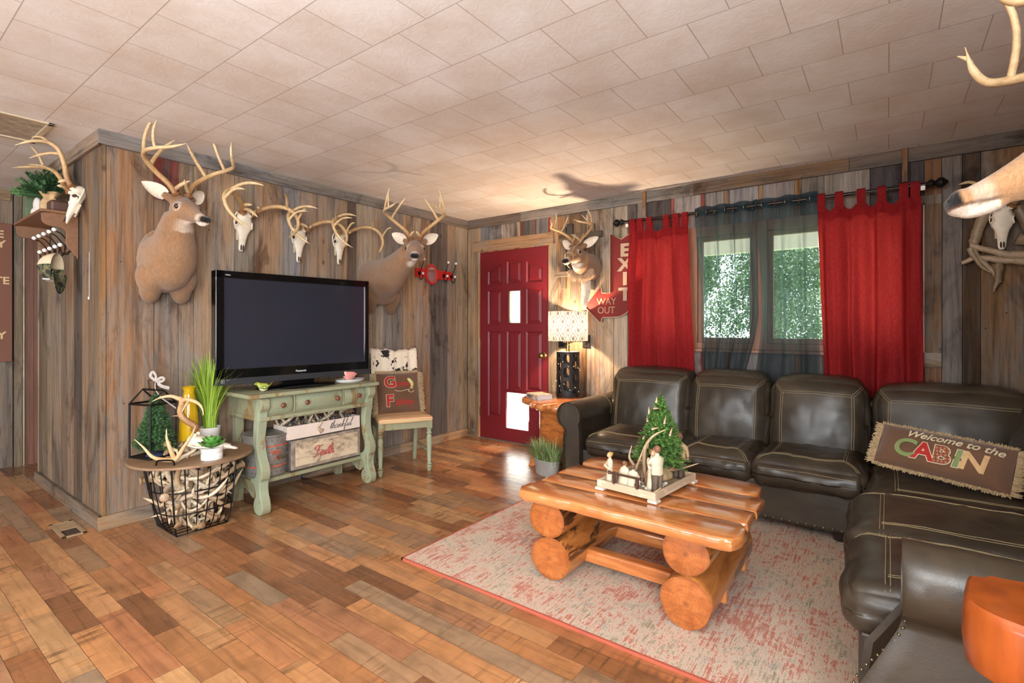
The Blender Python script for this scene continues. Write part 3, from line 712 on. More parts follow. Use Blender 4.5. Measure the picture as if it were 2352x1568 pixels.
C_BR, C_DK, C_WH, C_GR, C_TN, C_CR = rgb(142, 102, 70), rgb(94, 68, 48), rgb(226, 212, 194), rgb(134, 106, 80), rgb(176, 134, 94), rgb(212, 184, 148)
def deer_mount(label, plate, normal, chest, neck, head, s=1.0, voxel=0.009, group=None, tines=None, spread=1.0, ant=(1, 1), cat_='deer mount', shoulders=True, throat=1.0, ear=(0.9, 0.9), light=0.0, beam=None, leg=1.0, ant_s=1.0):
    """chest = (point, half width, half height) rings from the wall outwards; neck = the same up to the head; head = frame at the brow"""
    t = thing('deer_mount', label, cat_, plate, group=group)
    b = B()
    path = chest + neck
    for i, (p, w, h) in enumerate(path): pass
    pts = cat([tuple(p) + (w, h) for p, w, h in path], 5); rg = []
    for i, q in enumerate(pts):
        p = Vector(q[:3]); a = Vector(pts[max(0, i - 1)][:3]); c = Vector(pts[min(len(pts) - 1, i + 1)][:3]); d = (c - a).normalized()
        sd = d.cross(Vector((0, 0, 1))); sd = sd.normalized() if sd.length > 0.15 else Vector((-normal[1], normal[0], 0)).normalized()
        up = sd.cross(d).normalized()
        rg.append([tuple(p + sd * (q[3] * cos(x)) + up * (q[4] * sin(x))) for x in [2 * pi * k / 28 for k in range(28)]])
    b.rings(rg)
    b.ell(Vector(chest[0][0]) + Vector(normal) * 0.035, tuple(0.05 if abs(normal[i]) > 0.5 else (chest[0][1] * 0.98 if i < 2 else chest[0][2] * 0.98) for i in range(3)))
    if shoulders:
        p0, w0, h0 = chest[0]; nn = Vector(normal).normalized(); sdv = Vector((-nn.y, nn.x, 0))
        for sg in (-1, 1):
            c = Vector(p0) + sdv * (w0 * 0.62 * sg) + nn * 0.10 + V(0, 0, -h0 * 0.55)
            b.ell(c, (0.09 * s, 0.085 * s, 0.12 * s)); b.ell(c + V(0, 0, -0.09 * s * leg) - nn * 0.02, (0.06 * s, 0.06 * s, 0.08 * s))
        b.ell(Vector(p0) + nn * 0.15 + V(0, 0, -h0 * 0.35), (0.12 * s, 0.12 * s, 0.13 * s))
    # head: (x, half width, top z, bottom z)
    sec = [(-0.085, .045, .005, -.095), (-0.06, .062, .028, -.115), (-0.03, .070, .040, -.125), (0.0, .073, .042, -.125), (0.03, .072, .036, -.118), (0.06, .064, .026, -.105), (0.09, .052, .012, -.095),
           (0.12, .043, .000, -.088), (0.15, .037, -.010, -.082), (0.18, .034, -.018, -.080), (0.205, .035, -.022, -.081), (0.225, .034, -.026, -.079), (0.240, .028, -.031, -.074), (0.248, .016, -.038, -.064)]
    rg = []
    for x, w, zt, zb in sec:
        c = (zt + zb) / 2; h = (zt - zb) / 2
        rg.append([(x * s, w * s * cos(a) * (1 - 0.22 * max(0, -sin(a))), (c + h * sin(a)) * s) for a in [2 * pi * k / 24 for k in range(24)]])
    b.rings(rg, None, head)
    for sd in (-1, 1):
        b.ell((0.022 * s, sd * 0.056 * s, -0.004 * s), (0.034 * s, 0.020 * s, 0.018 * s), head)      # brow
        b.ell((-0.01 * s, sd * 0.045 * s, -0.075 * s), (0.05 * s, 0.035 * s, 0.045 * s), head)      # cheek
        b.ell((-0.035 * s, sd * 0.022 * s, 0.034 * s), (0.022 * s, 0.018 * s, 0.022 * s), head)     # pedicle
        b.ell((0.218 * s, sd * 0.016 * s, -0.040 * s), (0.024 * s, 0.020 * s, 0.018 * s), head)     # nostril pad
        b.tube([tuple(Vector(p) * s) for p in ((-0.055, sd * .045, .015), (-0.075, sd * .075, .030), (-0.085, sd * .095, .040))], [0.028 * s, 0.024 * s, 0.020 * s], 10, None, head)
    b.ell((0.19 * s, 0, -0.078 * s), (0.042 * s, 0.024 * s, 0.013 * s), head)                        # chin
    me = fuse(b, voxel, 5, 0.5)
    inv = head.inverted()
    n0 = Vector(neck[0][0]) if neck else Vector(plate)
    r = random.Random(4)
    fw = (head.to_3x3() @ V(1, 0, 0)).normalized()
    def colour(p):
        q = (inv @ p) / s
        nz = noise.noise(p * 9) * 0.5 + 0.5; nf = noise.noise(p * 30) * 0.5 + 0.5
        c = mixc(C_BR, C_GR, nz)
        if light: c = mixc(c, C_TN, light)
        # lower chest darker
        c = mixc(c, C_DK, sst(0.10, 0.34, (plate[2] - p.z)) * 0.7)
        if -0.15 < q.x < 0.3 and abs(q.y) < 0.12 and -0.16 < q.z < 0.08:
            c = mixc(c, C_TN if light else C_BR, 0.4)
            c = mixc(c, C_DK, sst(0.0, 0.05, q.z + 0.01) * 0.55 * (1 - light) * sst(-0.1, 0.0, q.x))
            e = sqrt((q.x - 0.026) ** 2 + (q.z + 0.010) ** 2)
            if abs(q.y) > 0.04: c = mixc(c, C_WH if e > 0.021 else rgb(40, 30, 24), (1 - sst(0.022, 0.034, e)) * 0.5)
            c = mixc(c, C_WH, sst(-0.078, -0.090, q.z + 0.12 * max(0, q.x) * 0.2) * sst(0.02, 0.10, q.x) * 0.9)      # jaw line
            m = sst(0.158, 0.180, q.x) * (1 - sst(0.196, 0.208, q.x)); c = mixc(c, C_WH, m * 0.5 if not light else m * 0.4)   # white band behind the nose
            if q.x > 0.20 and q.z < -0.062: c = mixc(C_WH, C_BR, 0.15)
            if q.x > 0.165 and q.z < -0.070: c = mixc(c, C_WH, 0.8)
            dk = sst(0.216, 0.224, q.x - 0.10 * max(0, abs(q.z + 0.042) - 0.012)) * sst(-0.064, -0.056, q.z); c = mixc(c, rgb(14, 12, 11), dk)
            ml = (1 - sst(0.0015, 0.005, abs(q.z + 0.062 + (0.2 - q.x) * 0.16))) * sst(0.145, 0.175, q.x); c = mixc(c, rgb(60, 40, 30), ml * 0.7)
        # white throat under the jaw
        d = q - V(-0.015, 0, -0.150)
        if not light or throat > 1: c = mixc(c, C_WH, (1 - sst(0.035, 0.075, sqrt(d.x * d.x * 0.8 + d.y * d.y * 0.8 + d.z * d.z * 1.4)) ) * 0.95 * min(1, throat) * sst(-0.10, -0.125, q.z))
        return c
    # paint
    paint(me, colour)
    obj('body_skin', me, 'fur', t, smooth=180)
    for k, sd in enumerate((1, -1)):
        b = B(); b.ell((0.028 * s, sd * 0.0665 * s, -0.010 * s), (0.0185 * s, 0.0120 * s, 0.0140 * s), head); obj('eye', b, 'eye', t, smooth=180)
        # cupped ear
        eb = B(); eL = 0.155 * s * ear[k]
        ori = frame((0, 0, 0), V(-0.45, 0.86 * sd, 0.42), V(0.75, 0.35 * sd, 0.25))
        base_p = Vector((-0.075, 0.078 * sd, 0.030)) * s
        me_m = head @ Matrix.Translation(base_p) @ ori
        def earpt(u, v):
            w = 0.040 * s * (sin(pi * min(1, (0.10 + 0.90 * v) ** 0.75)) ** 0.7) + 0.004 * s * (1 - v)
            a = (u - 0.5) * 2.5
            return (v * eL, w * sin(a) * 1.05, w * 0.75 * (1 - cos(a)) - 0.010 * s)
        eb.grid(11, 14, earpt, lambda p: mixc(C_WH, C_CR, 0.2), me_m)
        eb.grid(11, 14, lambda u, v: tuple(Vector(earpt(u, v)) + V(0, 0, -0.0045 * s)), lambda p: mixc(C_BR, C_DK, 0.3), me_m)
        for u in (0, 1): eb.grid(2, 14, lambda a, v, u=u: tuple(Vector(earpt(u, v)) + V(0, 0, -0.0045 * s * a)), C_DK, me_m)
        eb.grid(11, 2, lambda u, a: tuple(Vector(earpt(u, 1)) + V(0, 0, -0.0045 * s * a)), C_DK, me_m)
        obj('ear', eb, 'fur', t, smooth=60, label='white-lined ear')
        b = B(); antler_b(b, head @ Matrix.Translation((-0.045 * s, 0.004 * sd * s, 0.045 * s)), sd, s * ant[k] * ant_s, tines or ((0.08, 0.10, 0.02), (0.34, 0.21, 0.0), (0.55, 0.18, 0.01), (0.76, 0.11, 0.02)), spread, beam=beam)
        obj('antler', b, 'antler', t, smooth=70)
    nm_ = simple('nostril', rgb(12, 9, 8), 0.7, var=0)
    for sd in (-1, 1): obj('nostril', B().ell((0.2365 * s, sd * 0.0185 * s, -0.041 * s), (0.007 * s, 0.0075 * s, 0.0055 * s), head, n=10), nm_, t, smooth=180)
    return t

# big buck beside the television, looking straight out
hd = frame((0.315, -2.985, 1.985), (0.93, 0.16, -0.30), (0.28, 0.0, 1))
deer_mount('large wide-racked buck mount above the basket table facing straight into the room', (0.0, -3.04, 1.64), (1, 0, 0),
           [(V(0.0, -3.01, 1.66), .140, .205), (V(0.10, -3.01, 1.66), .148, .205)], [(V(0.17, -3.00, 1.73), .130, .165), (V(0.215, -3.00, 1.83), .100, .120), (V(0.265, -3.00, 1.92), .080, .090)], hd, 1.0,
           tines=((0.07, 0.10, 0.0), (0.36, 0.20, -0.02), (0.55, 0.22, -0.01), (0.74, 0.15, 0.01)), ant_s=1.07, spread=1.0)
# second buck, turned towards the room past the television
hd = frame((0.77, -1.50, 1.875), (0.70, -0.66, -0.28), (0.16, -0.16, 1))
deer_mount('buck mount behind the television corner, neck stretched out and turned toward the camera', (0.0, -1.30, 1.66), (1, 0, 0),
           [(V(0.0, -1.30, 1.63), .19, .215), (V(0.12, -1.33, 1.64), .175, .20)], [(V(0.28, -1.37, 1.67), .145, .165), (V(0.44, -1.42, 1.72), .115, .13), (V(0.58, -1.455, 1.78), .095, .105), (V(0.69, -1.475, 1.835), .080, .085)], hd, 1.0,
           tines=((0.08, 0.06, 0.0), (0.42, 0.19, -0.02), (0.60, 0.19, 0.0), (0.80, 0.10, 0.0)), ant_s=1.02, throat=1.0)

# skulls in a row on the television wall, noses down
gs = 'antlered skulls on the board wall'
for i, (y, z, yaw, s, lab, tn, sw) in enumerate([
    (-2.50, 2.03, -0.10, 1.10, 'antlered deer skull hung nearest the large buck, with rough dark brown antler bases', ((0.06, 0.10, 0.05), (0.14, 0.06, -0.1), (0.40, 0.20, 0.03), (0.60, 0.17, 0.05)), (1, 1.05)),
    (-2.07, 1.985, -0.04, 1.05, 'antlered deer skull hung in the middle of the three above the television', ((0.10, 0.07, 0.03), (0.42, 0.19, 0.04), (0.62, 0.18, 0.04)), (1, 1)),
    (-1.70, 2.00, -0.04, 1.03, 'antlered deer skull hung closest to the second buck mount', ((0.10, 0.08, 0.03), (0.42, 0.17, 0.04), (0.62, 0.19, 0.04)), (1, 1))]):
    hd = frame((0.075, y, z), (0.10, yaw, -1), (1, 0.0, 0.1))
    skull('deer_skull', lab, 'skull', hd, s, gs, tn, sw, dark=1.0 if i == 0 else 0.7)
# skull on the short wall above the shelf
hd = frame((-0.355, -3.375, 2.085), (0.30, -0.42, -0.90), (-0.25, -0.85, 0.45))
skull('deer_skull', 'antlered deer skull on the short wall beside the evergreen sprig shelf', 'skull', hd, 0.98, None, ((0.10, 0.05, 0.02), (0.45, 0.15, 0.03), (0.66, 0.14, 0.03)), beam=[(0.0, 0.028, 0.0), (-0.045, 0.05, 0.045), (-0.11, 0.085, 0.085), (-0.165, 0.12, 0.14), (-0.165, 0.14, 0.20), (-0.12, 0.14, 0.26), (-0.06, 0.12, 0.31)])
# buck head over the lamp with its barn wood ladder
hd = frame((1.575, -0.335, 1.905), (0.02, -1.0, -0.36), (0.0, -0.36, 1))
dm = deer_mount('small buck mount over the table lamp with twine on its muzzle', (1.56, 0.0, 1.74), (0, -1, 0),
           [(V(1.58, -0.03, 1.78), .105, .13), (V(1.58, -0.12, 1.78), .11, .13)], [(V(1.585, -0.20, 1.80), .10, .115), (V(1.595, -0.28, 1.835), .085, .095)], hd, 0.92, shoulders=False,
           tines=((0.10, 0.12, 0.0), (0.40, 0.18, 0.02), (0.58, 0.18, 0.05), (0.74, 0.09, 0.05)), ant_s=0.90, throat=1.0, ear=(1.0, 1.0))
# shaggy ruff and the pale tail hanging below
b = B(); r = random.Random(8)
for k in range(900):
    a = r.uniform(pi, 2 * pi); rr_ = r.uniform(0.5, 1.0)
    p = V(1.575 + 0.115 * rr_ * cos(a), -0.18 - 0.06 * r.random(), 1.755 + 0.085 * rr_ * sin(a))
    d = V(0.35 * cos(a), -0.25, -0.8 + 0.2 * r.random()).normalized() * r.uniform(0.03, 0.06)
    b.tube([p, p + d * 0.6 + V(0, -0.008, 0), p + d], [0.0028, 0.0022, 0.0004], 4, mixc(C_CR, C_BR, r.random() * 0.7))
obj('neck_ruff', b, 'fur', dm, label='shaggy tan neck hair')
b = B(); r = random.Random(9)
b.rings([[(1.545 + w * cos(a) + ox, -0.10 + 0.035 * sin(a) * (w / 0.05), z) for a in [2 * pi * k / 14 for k in range(14)]] for z, w, ox in ((1.74, .050, 0.02), (1.68, .052, 0.02), (1.62, .048, 0.01), (1.55, .036, 0.0), (1.48, .020, -0.004), (1.43, .003, -0.008))],
        lambda p: mixc(C_WH, C_BR, 1 if (p.x < 1.53 and p.z > 1.5) else 0))
for k in range(500):
    z = r.uniform(1.46, 1.72); w = 0.05 * sst(1.40, 1.62, z); a = r.uniform(pi, 2 * pi); p = V(1.553 + w * cos(a), -0.10 + 0.04 * sin(a), z)
    b.tube([p, p + V(0.01 * cos(a), -0.006, -0.03), p + V(0.004 * cos(a), -0.004, -0.06)], [0.0026, 0.002, 0.0004], 4, C_WH if p.x > 1.535 else C_BR)
obj('tail_patch', b, 'fur', dm, smooth=60, label='long white tail hair patch')
# twine over the muzzle
tw = simple('jute twine', rgb(196, 160, 110), 0.9, var=0.2, scale=90, bump=0.4)
b = B(); Hh = hd
b.tube([Hh @ V(*p) for p in cat([(0.10, .05, -.02), (0.12, .02, .012), (0.125, -.02, .010), (0.10, -.055, -.03), (0.04, -.085, -.10), (-0.04, -.10, -.17)], 5)], 0.0032, 6)
b.tube([Hh @ V(*p) for p in cat([(0.11, .03, .005), (0.05, .03, .045), (-0.02, .05, .07), (-0.05, .09, .14)], 5)], 0.003, 6)
b.tube([Hh @ V(*p) for p in cat([(0.12, .0, .013), (0.135, .03, .004), (0.13, .045, -.02), (0.15, .05, -.05)], 5)], 0.003, 6)
one('twine', b, tw, 'loose jute twine looped over the small buck muzzle above the lamp', 'twine')
lad = thing('wooden_plaque', 'crossed weathered barn wood slats behind the small buck mount', 'wall plaque', (1.5, -0.01, 1.9))
for nm, q, c in (('slat', (1.245, 1.30, 1.60, 2.20), 0), ('slat', (1.315, 1.375, 1.72, 2.225), 1), ('slat', (1.545, 1.61, 1.575, 2.20), 2)):
    obj(nm, B().box(q[0], q[1], -0.034, -0.006, q[2], q[3], rgb(*[(112, 96, 80), (92, 82, 74), (122, 104, 86)][c])), 'board_v', lad, bevel=0.003)
for q, c in (((1.24, 1.70, 2.065, 2.12), 0), ((1.19, 1.60, 1.715, 1.765), 1), ((1.585, 1.675, 1.735, 1.785), 2)):
    obj('crosspiece', B().box(q[0], q[1], -0.062, -0.035, q[2], q[3], rgb(*[(98, 84, 70), (132, 112, 90), (162, 138, 112)][c])), 'board_x', lad, bevel=0.003)

# the close buck on the right wall, only its face and one antler in frame
hd = frame((4.175, -2.66, 1.656), (-1.0, -0.04, -0.32), (-0.30, 0, 1))
deer_mount('tan buck mount on the near right wall, pale muzzle reaching across the picture edge', (4.80, -2.62, 1.55), (-1, 0, 0),
           [(V(4.80, -2.62, 1.52), .19, .25), (V(4.68, -2.62, 1.53), .185, .23)], [(V(4.55, -2.63, 1.57), .15, .18), (V(4.40, -2.645, 1.61), .115, .13), (V(4.30, -2.655, 1.615), .095, .105)], hd, 1.10, voxel=0.005, light=0.9, throat=0.3, ear=(0.75, 0.75),
           tines=((0.08, 0.08, 0.0), (0.36, 0.20, -0.01), (0.645, 0.25, 0.0), (0.90, 0.04, 0.10)), ant_s=0.98, beam=[(0.0, 0.028, 0.0), (-0.035, 0.060, 0.055), (-0.060, 0.125, 0.110), (-0.050, 0.190, 0.150), (0.0, 0.225, 0.175), (0.055, 0.215, 0.185), (0.100, 0.185, 0.195), (0.120, 0.160, 0.230), (0.118, 0.150, 0.290)])
# skull on driftwood by the corner
hd = frame((4.375, -0.10, 1.925), (-0.03, -0.30, -1), (0.05, -1, 0.3))
skull('deer_skull', 'deer skull on dark driftwood below the tan buck muzzle', 'skull', hd, 1.0, None, ((0.12, 0.07, 0.02), (0.5, 0.12, 0.02)), (1, 1), beam=[(0.0, 0.028, 0.0), (-0.06, 0.06, 0.01), (-0.13, 0.09, 0.02), (-0.17, 0.15, 0.03), (-0.15, 0.21, 0.05)], dark=1.6)
b = B(); dr = [rgb(150, 128, 100), rgb(126, 104, 78), rgb(170, 148, 120)]
def drift(pts, r0, r1, c):
    P = cat(pts, 6); n = len(P); b.tube([V(*p) + V(noise.noise(V(*p) * 20) * .008, 0, noise.noise(V(*p) * 17 + V(3, 1, 2)) * .008) for p in P], [lerp(r0, r1, i / (n - 1)) * (1 + 0.25 * noise.noise(V(i * .7, c, 1))) for i in range(n)], 9, dr[c % 3], flat=0.8)
drift([(4.30, -0.045, 1.93), (4.26, -0.05, 1.80), (4.25, -0.05, 1.70), (4.30, -0.05, 1.62), (4.37, -0.05, 1.50)], .035, .012, 0)
drift([(4.45, -0.045, 1.95), (4.50, -0.05, 1.82), (4.52, -0.05, 1.70), (4.48, -0.05, 1.62)], .040, .030, 1)
drift([(4.19, -0.05, 1.63), (4.26, -0.05, 1.66), (4.36, -0.06, 1.64), (4.48, -0.06, 1.62), (4.62, -0.05, 1.58)], .012, .030, 2)
drift([(4.23, -0.06, 1.74), (4.31, -0.07, 1.70), (4.42, -0.07, 1.66), (4.56, -0.06, 1.66)], .014, .03, 2)
drift([(4.23, -0.06, 1.72), (4.27, -0.06, 1.62), (4.32, -0.06, 1.56)], .02, .004, 0)
drift([(4.36, -0.06, 1.62), (4.36, -0.05, 1.52), (4.34, -0.05, 1.44)], .03, .006, 1)
drift([(4.44, -0.05, 1.76), (4.55, -0.05, 1.72), (4.63, -0.05, 1.64)], .04, .012, 0)
one('driftwood_plaque', b, 'antler', 'twisted grey driftwood branches holding the skull near the right corner', 'driftwood', smooth=60)
# ---------------------------------------------------------------- rug
def rug_mat():
    t = NT('distressed rug pile'); co = t.coord((1, 1, 1))
    n1 = t.noise(t.coord((2.3, 2.3, 1)), 1.0, 6, 0.7, 0.8); n2 = t.noise(t.coord((9, 60, 1)), 1.0, 5, 0.75); n3 = t.noise(t.coord((70, 12, 1)), 1.0, 4, 0.7); n4 = t.noise(co, 7, 7, 0.75)
    fine = t.noise(co, 160, 3, 0.7)
    v = t.new('ShaderNodeTexVoronoi'); v.feature = 'F1'; v.inputs['Scale'].default_value = 2.6; v.inputs['Randomness'].default_value = 0.35
    dis = t.mix(0.05, co, t.math('MULTIPLY', n4, 1.0)); t.link(dis, v.inputs['Vector'])
    rg = t.math('SINE', t.math('MULTIPLY', v.outputs['Distance'], 62.0))
    st = t.noise(t.coord((85, 5, 1)), 1.0, 5, 0.75, 0.4)
    m = t.math('ADD', t.math('MULTIPLY', n4, 0.42), t.math('MULTIPLY', st, 0.58)); m = t.math('ADD', m, t.math('MULTIPLY', rg, 0.018))
    m = t.math('ADD', m, t.math('MULTIPLY', t.math('SUBTRACT', n1, 0.5), 0.46))
    m = t.math('ADD', m, t.math('MULTIPLY', t.math('SUBTRACT', fine, 0.5), 0.34))
    c = t.ramp(m, [(0.34, rgb(140, 122, 98)), (0.42, rgb(180, 162, 138)), (0.48, rgb(212, 196, 174)), (0.525, rgb(206, 160, 138)), (0.56, rgb(176, 98, 76)), (0.64, rgb(182, 120, 98)), (0.70, rgb(206, 174, 150)), (0.78, rgb(162, 140, 114))])
    c = t.mix(t.ramp(n3, [(0.5, G(0)), (0.68, G(0.6))]), c, rgb(206, 190, 172))
    c = t.mix(t.ramp(t.noise(co, 11, 3), [(0.60, G(0)), (0.70, G(0.35))]), c, rgb(140, 142, 142))
    t.base(c); t.set(rough=0.95, spec=0.1, sheen=0.1); t.bump(fine, 0.6, 0.004); return t.m
rug = thing('area_rug', 'faded rust and cream patterned rug under the log coffee table', 'rug', (3.2, -1.7, 0))
obj('pile', B().box(1.765, 4.30, -2.495, -0.45, 0.0, 0.011), rug_mat(), rug)
b = B(); e = 0.006
for q in ((1.757, 4.31, -2.503, -2.493), (1.757, 4.31, -0.452, -0.442), (1.757, 1.767, -2.503, -0.442), (4.30, 4.31, -2.503, -0.442)): b.box(q[0], q[1], q[2], q[3], 0, 0.012)
obj('bound_edge', b, simple('rust binding', rgb(172, 84, 62), 0.9), rug, label='rust red bound edge')

# ---------------------------------------------------------------- sectional sofa
def leather_mat():
    t = NT('dark brown leather'); co = t.coord((1, 1, 1))
    f = t.noise(co, 3.5, 5, 0.6, 0.4); g = t.noise(co, 220, 3, 0.6); h = t.noise(t.coord((6, 6, 9)), 1.0, 4, 0.55, 1.2)
    t.base(t.ramp(f, [(0.25, rgb(40, 33, 25)), (0.55, rgb(56, 47, 36)), (0.8, rgb(76, 65, 50))]))
    t.link(t.ramp(h, [(0.3, G(0.30)), (0.7, G(0.46))]), t.p.inputs['Roughness']); t.set(spec=0.45, coat=0.10, coatr=0.25)
    t.bump(t.mix(0.75, g, h), 0.30, 0.006); return t.m
M['leather'] = leather_mat()
sofa = thing('sectional_sofa', 'dark brown leather sectional sofa with tan stitching under the curtained window', 'sofa', (3.0, -0.5, 0))
r = random.Random(11)
def cushion(x0, x1, y0, y1, z0, z1, puff=(0.03, 0.03, 0.03), seed=0, wr=0.008, crown=0.03, n=22, rnd_=0.05, M_=None, fn=None):
    """soft box: rounded edges, crowned faces and leather wrinkles; returns builder"""
    b = B(); cx, cy, cz = (x0 + x1) / 2, (y0 + y1) / 2, (z0 + z1) / 2; hx, hy, hz = (x1 - x0) / 2, (y1 - y0) / 2, (z1 - z0) / 2
    rr = rnd_; sv = Vector((seed * 3.1, seed * 1.7, seed))
    def pt(u, v, w):   # cube surface in [-1, 1]
        p = Vector((u * hx, v * hy, w * hz))
        q = Vector((max(-hx + rr, min(hx - rr, p.x)), max(-hy + rr, min(hy - rr, p.y)), max(-hz + rr, min(hz - rr, p.z))))
        d = p - q
        if d.length > 1e-6: p = q + d.normalized() * rr
        # crown
        p.x += (1 if u > 0 else -1) * puff[0] * (1 - v * v) * (1 - w * w) * abs(u) ** 3
        p.y += (1 if v > 0 else -1) * puff[1] * (1 - u * u) * (1 - w * w) * abs(v) ** 3
        p.z += (1 if w > 0 else -0.3) * (puff[2] + crown) * (1 - u ** 4) * (1 - v ** 4) * abs(w) ** 3
        k = noise.noise((p + sv) * 4.5) * 0.7 + abs(noise.noise((Vector((p.x * 2.4, p.y * 1.2, p.z)) + sv) * 7.0)) * 0.9 - 0.2
        p += p.normalized() * k * wr * 1.6
        if fn: p = fn(p, u, v, w)
        return (p.x + cx, p.y + cy, p.z + cz)
    g = lambda i: -1 + 2 * (0.5 - 0.5 * cos(pi * i / (n - 1))) if False else -1 + 2 * i / (n - 1)
    for ax in range(3):
        for sg in (-1, 1):
            vs = []
            for j in range(n):
                for i in range(n):
                    a, c = g(i), g(j)
                    a = a * (1.35 - 0.35 * a * a) if True else a; c = c * (1.35 - 0.35 * c * c)
                    uvw = [0, 0, 0]; uvw[ax] = sg; uvw[(ax + 1) % 3] = a; uvw[(ax + 2) % 3] = c
                    vs.append(pt(*uvw))
            b.add(vs, [(j * n + i, j * n + i + 1, (j + 1) * n + i + 1, (j + 1) * n + i) for j in range(n - 1) for i in range(n - 1)], None, M_)
    return b
def weld(b):
    me = b.mesh('cushion'); bm = bmesh.new(); bm.from_mesh(me); bmesh.ops.remove_doubles(bm, verts=bm.verts, dist=0.0006); bmesh.ops.recalc_face_normals(bm, faces=bm.faces); bm.to_mesh(me); bm.free(); return me
from mathutils.bvhtree import BVHTree
def stitch(me, parent, lines, ray, off=0.0022, rad=0.0012, double=0.013):
    """thread lines thrown onto the cushion surface along ray"""
    bvh = BVHTree.FromPolygons([v.co for v in me.vertices], [tuple(p.vertices) for p in me.polygons]); b = B()
    ray = Vector(ray).normalized()
    for ln in lines:
        P = [Vector(p) for p in cat(ln, 8)]
        for sgn in ((-0.5, 0.5) if double else (0,)):
            run = []
            for i, p in enumerate(P):
                d = (P[min(i + 1, len(P) - 1)] - P[max(i - 1, 0)]).normalized(); s = d.cross(ray).normalized() * double * sgn if double else Vector()
                h = bvh.ray_cast(p + s - ray * 0.5, ray, 1.2)
                if h[0] is not None: run.append(h[0] - ray * off)
            if len(run) > 2: b.tube(run, rad, 4)
    o = obj('stitching', b, 'thread', None); o.parent = parent; o['label'] = 'tan double stitching'
    return o
# base boxes
b = B().box(1.90, 3.80, -0.895, -0.06, 0.055, 0.30); obj('base', b, 'leather', sofa, bevel=0.02, seg=3)
b = B().box(3.745, 4.72, -2.40, -0.06, 0.055, 0.30); obj('base', b, 'leather', sofa, bevel=0.02, seg=3)
b = B().box(1.95, 3.80, -0.20, -0.05, 0.10, 0.74).box(3.80, 4.76, -0.20, -0.05, 0.10, 0.74); obj('back_frame', b, 'leather', sofa, bevel=0.03, seg=3)
b = B().box(4.62, 4.77, -2.45, -0.2, 0.10, 0.74); obj('back_frame', b, 'leather', sofa, bevel=0.03, seg=3)
for x, y in ((1.88, -0.86), (3.6, -0.86), (4.6, -0.86), (3.82, -2.48), (4.6, -2.48), (2.7, -0.86)):
    obj('foot', B().lathe([(0.02, 0), (0.03, 0.012), (0.034, 0.06)], 16, TR(x, y, 0.0)), simple('dark foot', rgb(30, 22, 18), 0.5), sofa, smooth=50)
# back cushions
def back_c(x0, x1, seed, top=0.875, y0=-0.46, y1=-0.17, cut=0.0):
    def lean(p, u, v, w):
        t = (w + 1) / 2; p.y += 0.10 * (t - 0.4) + 0.02
        if v < 0: p.y -= 0.02 * (1 - u * u)
        if w > 0: p.z -= 0.035 * abs(u) ** 4
        return p
    b = cushion(x0, x1, y0, y1, 0.36, top, (0.01, 0.05, 0.0), seed, 0.010, 0.015, 26, 0.075, fn=lean); me = weld(b)
    o = obj('back_cushion', me, 'leather', sofa, smooth=180)
    a, c = x0 + 0.085, x1 - 0.085
    m2 = me
    z1 = top - 0.095
    st = stitch(sofa_world(me), o, [[(a, -1, 0.42), (a - 0.004, -1, 0.60), (a, -1, z1)], [(a, -1, z1), ((a + c) / 2, -1, z1 + 0.01), (c, -1, z1)], [(c, -1, z1), (c + 0.004, -1, 0.6), (c, -1, 0.42)], [(a, -1, z1), (x0 + 0.02, -1, top - 0.03)], [(c, -1, z1), (x1 - 0.02, -1, top - 0.03)]], (0, 1, 0))
    return o
def sofa_world(me):
    m = me.copy(); m.transform(world_of(sofa)); return m
_st = stitch
def stitch(me, parent, lines, ray, **k):
    o = _st(me, parent, lines, ray, **k); o.data.transform(world_of(parent).inverted()); bpy.data.meshes.remove(me); return o
back_c(1.955, 2.60, 1, 0.885); back_c(2.60, 3.155, 2, 0.89); back_c(3.155, 3.725, 3, 0.882)
back_c(3.745, 4.50, 4, 0.865)
# seat cushions
def seat_c(x0, x1, y0, y1, seed, z1=0.425, front='y', z0=0.27):
    def sag(p, u, v, w):
        f = -v if front == 'y' else -u
        if f > 0.6: p.z -= 0.015 * (f - 0.6) / 0.4 * (1 if w > 0 else 0)
        return p
    b = cushion(x0, x1, y0, y1, z0, z1, (0.012, 0.02, 0.0), seed, 0.017, 0.030, 28, 0.055, fn=sag); me = weld(b)
    o = obj('seat_cushion', me, 'leather', sofa, smooth=180)
    w = sofa_world(me)
    if front == 'y':
        a, c, f = x0 + 0.10, x1 - 0.10, y0 + 0.11
        L = [[(a, -0.5, 1), (a, f, 1)], [(a, f, 1), ((a + c) / 2, f - 0.01, 1), (c, f, 1)], [(c, f, 1), (c, -0.5, 1)], [(a, f, 1), (x0 + 0.03, y0 + 0.03, 1)], [(c, f, 1), (x1 - 0.03, y0 + 0.03, 1)]]
        st = stitch(w, o, L, (0, 0, -1))
        w = sofa_world(me); L = [[(x0 + 0.04, -1.5, z0 + 0.115), ((x0 + x1) / 2, -1.5, z0 + 0.12), (x1 - 0.04, -1.5, z0 + 0.115)]]
        st = stitch(w, o, L, (0, 1, 0), double=0)
    else:
        a, c, f = y0 + 0.09, y1 - 0.09, x0 + 0.12
        L = [[(4.3, c, 1), (f, c, 1)], [(f, y1 - 0.02, 1), (f, (y0 + y1) / 2, 1), (f, y0 + 0.02, 1)], [(4.3, a, 1), (f, a, 1)], [(f, c, 1), (x0 + 0.02, y1 - 0.03, 1)]]
        st = stitch(w, o, L, (0, 0, -1))
    return o
seat_c(1.995, 2.70, -0.955, -0.30, 5); seat_c(2.70, 3.15, -0.955, -0.30, 6, 0.43); seat_c(3.15, 3.722, -0.955, -0.30, 7, 0.435)
